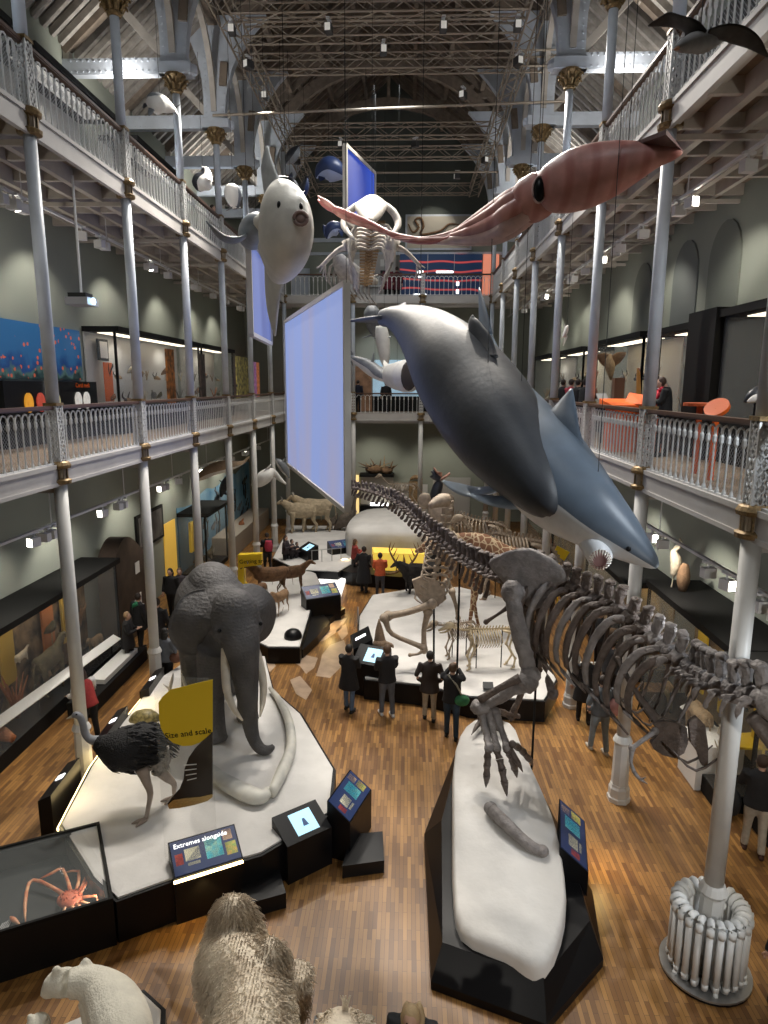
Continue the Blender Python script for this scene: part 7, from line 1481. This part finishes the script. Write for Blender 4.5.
b = B(); b.plate([at(636, 400, 17.3), at(641, 400, 17.3), at(640, 372, 17.3), at(637, 368, 17.3)], .06); q = at(638, 400, 17.3); b.box(q.x-.1, q.x+.1, q.y-.1, q.y+.1, Z1, q.z); single('orange_horn', b, mat('amber horn', (.6, .3, .08), .5), 'tall orange pointed board in front of the bright right case', 'board')
# niches in the right wall
for i, y in enumerate((15.6, 17.7, 20.8)):
    b = B(); pts = [(7.93, y-.75, 8.6), (7.93, y+.75, 8.6), (7.93, y+.75, 10.3)]+[(7.93, y+.75*cos(a*pi/10), 10.3+.85*sin(a*pi/10)) for a in range(1, 10)]+[(7.93, y-.75, 10.3)]
    b.plate(pts, .04); single('arched_niche', b, mat('niche dark green', (.17, .185, .16), .8) if i != 1 else mat('niche window', (.13, .145, .14), .6), 'dark round arched recess high on the right balcony wall, %s one' % ('nearest', 'middle', 'farthest')[i], 'niche')
# upper balcony cases with black canopies
for i, (y0, y1) in enumerate(((9.0, 14.6), (15.2, 19.2), (20.5, 24.0))):
    canopy_case('black topped tall case on the left upper balcony, %s one' % ('nearest', 'second', 'third')[i], -1, 6.9, y0, y1, 14.6, zb=.5, backm=mat('case back blue', (0, 0, 0)) if i == 0 else PALE, zlo=Z2, mull=1.8, lit=LAMPO)
    fill(-1, 7.0, y0+.4, y1-.4, Z2+.5, 3, 'in the %s left upper balcony case' % ('nearest', 'second', 'third')[i], .9, ('bird', 'quad', 'skull'))
for i, (y0, y1) in enumerate(((5.0, 11.0), (12.0, 17.5))): canopy_case('black topped tall case on the right upper balcony, %s one' % ('nearer', 'farther')[i], 1, 6.9, y0, y1, 14.4, zb=.5, backm=mat('case back blue', (0, 0, 0)), zlo=Z2, mull=1.9, lit=LAMPO)
# ---- end wall, upper balcony
NEB = bpy.data.materials.new('navy board with red strands'); NEB.use_nodes = True
def neb():
    nt = NEB.node_tree; N, L = nt.nodes.new, nt.links.new; bs = nt.nodes['Principled BSDF']; tc = N('ShaderNodeTexCoord'); w_ = N('ShaderNodeTexWave'); w_.bands_direction = 'Z'; w_.inputs['Scale'].default_value = .65; w_.inputs['Distortion'].default_value = 5; w_.inputs['Detail'].default_value = 1; w_.inputs['Detail Scale'].default_value = .6
    L(tc.outputs['Object'], w_.inputs['Vector']); r = N('ShaderNodeValToRGB'); e = r.color_ramp.elements; e[0].position = .86; e[0].color = (.008, .025, .07, 1); e[1].position = .95; e[1].color = (.62, .08, .08, 1); L(w_.outputs['Fac'], r.inputs[0]); L(r.outputs[0], bs.inputs['Base Color']); L(r.outputs[0], bs.inputs['Emission Color']); bs.inputs['Emission Strength'].default_value = .5
neb()
t = thing('graphic_wall', 'navy display wall with red flowing strands on the upper end balcony', 'display wall', (2.7, 37.2, Z2)); b = B(); b.box(.53, 4.86, 37.1, 37.3, Z2, 14.4); part('board', b, NEB, t)
for x in (2.0, 3.4): b = B(); b.box(x-.015, x+.015, 37.08, 37.1, Z2, 14.4); part('joint', b, STEEL, t)
for (x, z, w_, h_) in ((1.6, 13.5, .35, .12), (1.6, 13.25, .2, .08), (2.9, 13.5, .9, .1), (3.6, 12.9, .14, .2), (3.6, 12.5, .14, .2), (1.6, 12.35, .7, .08), (3.6, 12.2, .14, .12)): b = B(); b.box(x-w_/2, x+w_/2, 37.07, 37.1, z-h_/2, z+h_/2); part('lit_text', b, mat('glowing white label', (1, 1, 1)), t)
b = B(); b.box(4.93, 5.75, 37.15, 37.3, Z2, 14.4); single('glow_panel', b, mat('salmon lit panel', (.8, .3, .2), .5, emit=.55, ecol=(1, .33, .20)), 'salmon glowing panel at the right end of the upper end balcony', 'panel')
t = thing('wall_skeleton_board', 'big pale framed board with a coiled snake skeleton high on the end wall', 'board', (2.55, 37.3, 14.65)); b = B(); b.box(.8, 4.3, 37.25, 37.35, 14.63, 16.4); part('frame', b, IRON, t); b = B(); b.box(.9, 4.2, 37.24, 37.25, 14.73, 16.3); part('backing', b, mat('case back cream', (.5, .46, .38)), t)
b = B(); b.tube([(.95, 37.15, 15.9), (1.2, 37.15, 15.5), (1.5, 37.15, 15.75), (1.3, 37.15, 16.1), (1.6, 37.15, 16.2), (1.75, 37.15, 15.8), (1.6, 37.15, 15.4), (2.2, 37.15, 15.45), (2.7, 37.15, 15.6), (3.1, 37.15, 15.9), (3.7, 37.15, 15.85)], [.03, .05, .06, .05, .05, .06, .06, .06, .05, .04, .02], 8, 4); part('snake_skeleton', b, STUFFM[0], t, True)
lamp('SPOT', (2.5, 35.6, 16.9), 90, to=(2.2, 37.3, 15.5), angle=80, name='picture_light')
t = thing('wall_case', 'pale case with small white pictures on the upper end balcony', 'display case', (-1, 37.1, Z2)); b = B(); b.box(-2.6, .3, 36.9, 37.3, Z2, 14.35); part('cabinet', b, PALE, t)
for k in range(6):
    b = B(); x = -1.9+(k % 3)*.7; z = 13.2+.55*(k//3); b.box(x, x+.3, 36.88, 36.9, z, z+.35); part('small_picture', b, WHITE if k % 2 else BLACK, t)
b = B(); b.box(-2.6, .3, 36.7, 36.9, 12.7, 12.78); part('shelf', b, WHITE, t)
b = B(); b.box(-5.3, -4.3, 37.15, 37.3, Z2, 13.7); single('wall_board', b, IRON, 'pale blue board at the left of the upper end balcony', 'board')
# end wall, lower balcony
t = thing('wall_case', 'blue white lit case on the lower end balcony behind the hanging fish', 'display case', (.4, 37.1, Z1)); b = B(); b.box(-.9, 2.3, 36.7, 37.3, Z1, 7.0); part('base', b, BLACKM, t); b = B(); b.box(-.9, 2.3, 37.1, 37.3, 7.0, 8.95); part('back_panel', b, mat('blue white lit back', (.5, .7, .8), .5, emit=.45, ecol=(.45, .68, .85), nz=.4, nscale=2), t)
b = B(); b.box(-.9, 2.3, 36.7, 36.715, 7.0, 8.95); part('glass_pane', b, GLASS, t)
t = thing('wall_case', 'brown lit case on the lower end balcony beside the big screen edge', 'display case', (-2, 37.1, Z1)); b = B(); b.box(-3.2, -.95, 36.8, 37.3, Z1, 8.6); part('cabinet', b, mat('brown case back', (.22, .13, .08), .6, nz=.6, nscale=3, emit=.08, ecol=(.6, .3, .15)), t)
# ================================================================ LIGHT
# rig: lighting trusses hung under the roof
def make_truss(L, n, w=.42):
    t = thing('lighting_truss', '', 'lighting truss', (0, 0, 0))
    b = B(); c = [(-w/2, 0), (w/2, 0), (-w/2, w), (w/2, w)]
    for x, z in c: b.tube([(x, -L/2, z), (x, L/2, z)], .028, 6)
    part('chord', b, TRUSSM, t)
    b = B(); st = L/n
    for i in range(n):
        y = -L/2+i*st; f = (i % 2 == 0)
        for x in (-w/2, w/2): b.tube([(x, y, 0 if f else w), (x, y+st, w if f else 0)], .014, 4)
        for z in (0, w): b.tube([(-w/2 if f else w/2, y, z), (w/2 if f else -w/2, y+st, z)], .014, 4)
    part('web_bracing', b, TRUSSM, t)
    return t
tr = {}
def put_truss(L, loc, rzz, lab):
    if L not in tr: tr[L] = o = make_truss(L, int(L/.55))
    else: o = copy_tree(tr[L])
    o.location = loc; o.rotation_euler = (0, 0, rzz); o['label'] = lab; o['group'] = 'lighting trusses hung below the roof'
put_truss(22.0, (-3.55, 23.0, ZT), 0, 'long lighting truss running down the left of the roof')
put_truss(22.0, (4.05, 23.0, ZT), 0, 'long lighting truss running down the right of the roof')
for y, lab in ((18.1, 'nearest crosswise truss of the pair at the front'), (19.2, 'rear crosswise truss of the pair at the front'), (26.2, 'third crosswise level of truss seen from the camera'), (33.5, 'farthest crosswise lighting truss under the roof')):
    put_truss(7.12, (.25, y, ZT), pi/2, lab)
put_truss(9.8, (1.1, 22.1, ZT+.46), pi/2, 'crosswise truss reaching past the right long truss, nearer'); put_truss(9.8, (1.3, 30.0, ZT+.46), pi/2, 'crosswise truss reaching past the right long truss, farther')
b = B(); b.tube([(-5, 22.0, ZT-.75), (5.8, 22.0, ZT-.45)], .04, 8); single('lighting_bar', b, TRUSSM, 'pale lighting bar hung under the second truss level', 'lighting bar')
b = B(); b.tube([(-2.6, 29.9, ZT-.1), (5.8, 29.9, ZT-.1)], .04, 8); single('lighting_bar', b, TRUSSM, 'pale lighting bar under the fourth truss level', 'lighting bar')
# spotlights: one prototype, pivoted at its bracket
def make_spot(lit):
    t = thing('spotlight', '', 'spotlight', (0, 0, 0))
    b = B(); b.tube([(0, 0, 0), (0, 0, -.1)], .018, 6); b.box(-.04, .04, -.1, .1, -.02, .02); part('bracket', b, FIXT, t)
    b = B(); b.box(-.075, .075, -.1, .12, -.28, -.1); part('housing', b, RIGM if lit == 2 else FIXT, t)
    b = B(); b.box(-.062, .062, .12, .13, -.265, -.115); part('lens', b, LAMPG if lit == 1 else LAMPO, t, label='glowing lens' if lit == 1 else None)
    return t
sp = {}
def put_spot(x, y, z, rzz, lit, lab, tilt=0.0, sc=1.0):
    if lit not in sp: sp[lit] = o = make_spot(lit)
    else: o = copy_tree(sp[lit])
    o.location = (x, y, z); o.rotation_euler = (tilt, 0, rzz); o.scale = (sc, sc, sc); o['label'] = lab; o['group'] = 'white spotlights on the lighting tracks'
    return o
for lv, z in (('lower', 4.65), ('upper', 11.15)):
    for s, sd in ((-1, 'left'), (1, 'right')):
        x = s*(6.5 if s < 0 else 6.25)
        t = thing('lighting_track', 'white lighting track hung under the %s %s balcony' % (lv, sd), 'lighting track', (x, 20, z), 'lighting tracks under the balconies')
        b = B(); b.box(x-.03, x+.03, 5, 36.5, z-.025, z+.025); part('rail', b, FIXT, t)
        b = B()
        for i in range(9): y = 6.2+3.7*i; b.tube([(x, y, z), (x, y, (Z1 if lv == 'lower' else Z2)-.12)], .012, 5)
        part('drop_rod', b, FIXT, t)
        ys = [9.2, 10.2, 10.5, 12.9, 13.3, 13.6, 16.0, 16.9, 17.2, 20.0, 20.4, 21.6, 24.2, 24.6, 26.5, 28.0, 28.4, 30.6, 31.0, 33.5] if s < 0 else [7.7, 9.1, 9.5, 10.6, 11.3, 13.4, 14.0, 16.0, 17.6, 18.0, 19.2, 21.0, 22.4, 22.8, 25.0, 26.8, 27.2, 29.8, 31.6]
        for i, y in enumerate(ys):
            lit = int((i % 3 == 0) if lv == 'lower' else (i % 5 == 0))
            put_spot(x, y, z-.02, (pi+s*.3 if lit else -s*pi/2+random.uniform(-.4, .4)), lit, '%s box spotlight on the %s %s track, %s' % ('lit white' if lit else 'white', lv, sd, 'number %d from the camera' % (i+1)))
            if i % 3 == 0:
                lamp('SPOT', (x+s*.18, y, z-.3), 150 if lv == 'lower' else 120, to=(s*XW, y+.4, z-2.6), angle=110, size=.06, name='track_light')
for i, (x, y, tx, ty, tz, e) in enumerate([
    (-3.4, 18.2, -3.0, 11.5, 1, 1500), (-1, 18.2, -2.5, 8.0, 1, 1100), (1.8, 18.2, 2.5, 9, 1, 1500), (3.6, 18.2, 4, 8.0, 2, 900),
    (-3.4, 22.0, -3, 14, 2, 1300), (0.3, 19.3, .6, 17.0, 0, 800), (2.6, 22.1, 1.5, 20, 0, 550), (-1.5, 26.2, -2.2, 22, 0, 650), (1.2, 26.2, .3, 27, 0, 450), (3, 30, 2.5, 30, 0, 500), (-2.5, 30, -3, 29, 0, 450),
    (3.9, 20.0, 6.2, 15, 6.5, 700), (-3.4, 20.0, -6.2, 16, 6.5, 700), (3.9, 28.0, 6.2, 24, 6.5, 600), (-3.4, 28.0, -6.2, 26, 6.5, 600)]):
    put_spot(x, y, ZT-.02, atan2(-(tx-x), ty-y), 2, 'theatre lamp clamped under the roof truss, lamp %d of the rig' % (i+1), sc=1.1)['group'] = 'theatre lamps under the roof rig'
    lamp('SPOT', (x, y, ZT-.45), e*2.35, (1, .93, .83), to=(tx, ty, tz), angle=75, blend=.8, size=.12, name='rig_light')
# cool uplight from unseen spots added for the roof, warmer ones for the aisles
for y in (8, 17, 26):
    for s in (-1, 1):
        lamp('SPOT', (s*6.9, y, Z2+.4), 260, (.84, .91, 1.0), to=(s*3.0, y+3, 19.0), angle=150, blend=1, size=.4, name='uplight')
        lamp('SPOT', (s*6.2, y+1.5, 14.9), 260, (1, .95, .88), to=(s*7.2, y+3.5, 17.0), angle=160, blend=1, size=.3, name='aisle_uplight')
for y in (6, 14, 22, 30): lamp('AREA', (.3, y, ZT-.2), 130, (.94, .97, 1.0), to=(.3, y, 0), size=1.6, name='rig_panel')  # unseen soft fill added for the hall's ambient light
# spots added to brighten the near end, railings, hanging models and end walls
for (x, y, z, tx, ty, tz, e, c) in [(7.3, 5.4, 5.3, 5.1, 7.9, 2.5, 420, (.86, .93, 1)), (4.0, -.2, 5.6, 4.9, 7.9, .8, 900, (1, .96, .9)), (-2.5, -.2, 5.6, -2.6, 6.5, .8, 420, (1, .95, .86)), (6.9, 5.5, 11.2, 5.1, 9.5, 6.6, 700, (.9, .95, 1)),
    (-6.8, 8.5, 11.2, -5.2, 12.5, 6.6, 160, (1, .96, .9)), (-1, 34.5, 5.5, -.8, 37.2, 2.2, 260, (1, .93, .8)), (2.6, 34.5, 5.5, 2.8, 37.2, 2, 260, (1, .93, .8)), (-1, 34.8, 11.3, -.5, 37.2, 8, 200, (.95, .97, 1)), (2.6, 34.8, 11.3, 2.8, 37.2, 8, 200, (.95, .97, 1)),
    (-.5, 12.8, ZT-.3, -1.05, 12.2, 10.2, 700, (1, .97, .9)), (5.8, 8.0, 11.0, 3.9, 9.6, 10.6, 120, (1, .95, .9)), (6.2, 8.6, 4.3, 2.2, 10.4, 6.0, 260, (.95, .97, 1)), (5.5, 6.6, 8.3, 2.9, 9.4, 6.6, 260, (.8, .9, 1))]:
    lamp('SPOT', (x, y, z), e, c, to=(tx, ty, tz), angle=80, blend=.8, size=.12, name='balcony_lamp')
for y in (7, 14, 21, 28):
    for s in (-1, 1):
        lamp('SPOT', (s*7.3, y, Z1+2.9), 90, (1, .93, .82), to=(s*6.3, y+2.5, 11.6), angle=150, blend=1, size=.2, name='soffit_uplight')  # unseen spots added to brighten the undersides of the upper balconies
# ================================================================ camera, light settings
cd = bpy.data.cameras.new('camera'); co = bpy.data.objects.new('camera', cd); COL.objects.link(co)
co.location = (CX, 0, CZ)
co.matrix_world = Matrix.Translation((CX, 0, CZ)) @ Matrix.Rotation(YAW, 4, 'Z') @ Matrix.Rotation(pi/2-PIT, 4, 'X') @ Matrix.Rotation(ROL, 4, 'Z')
cd.sensor_fit = 'AUTO'; cd.sensor_width = 36; cd.lens = F*36/1024; cd.clip_start = .05; cd.clip_end = 200
SC.camera = co
w = bpy.data.worlds.new('world'); SC.world = w; w.use_nodes = True
w.node_tree.nodes['Background'].inputs['Color'].default_value = (.35, .45, .6, 1); w.node_tree.nodes['Background'].inputs['Strength'].default_value = .3
SC.view_settings.view_transform = 'Standard'; SC.view_settings.look = 'None'; SC.view_settings.gamma = 1
SC.view_settings.use_curve_mapping = False; SC.view_settings.exposure = 0.0
SC.cycles.max_bounces = 6; SC.cycles.transparent_max_bounces = 12; SC.cycles.diffuse_bounces = 3; SC.cycles.glossy_bounces = 3; SC.cycles.transmission_bounces = 4
SC.cycles.use_denoising = True; SC.cycles.sample_clamp_indirect = 4; SC.cycles.caustics_reflective = False; SC.cycles.caustics_refractive = False
SC.render.use_persistent_data = False
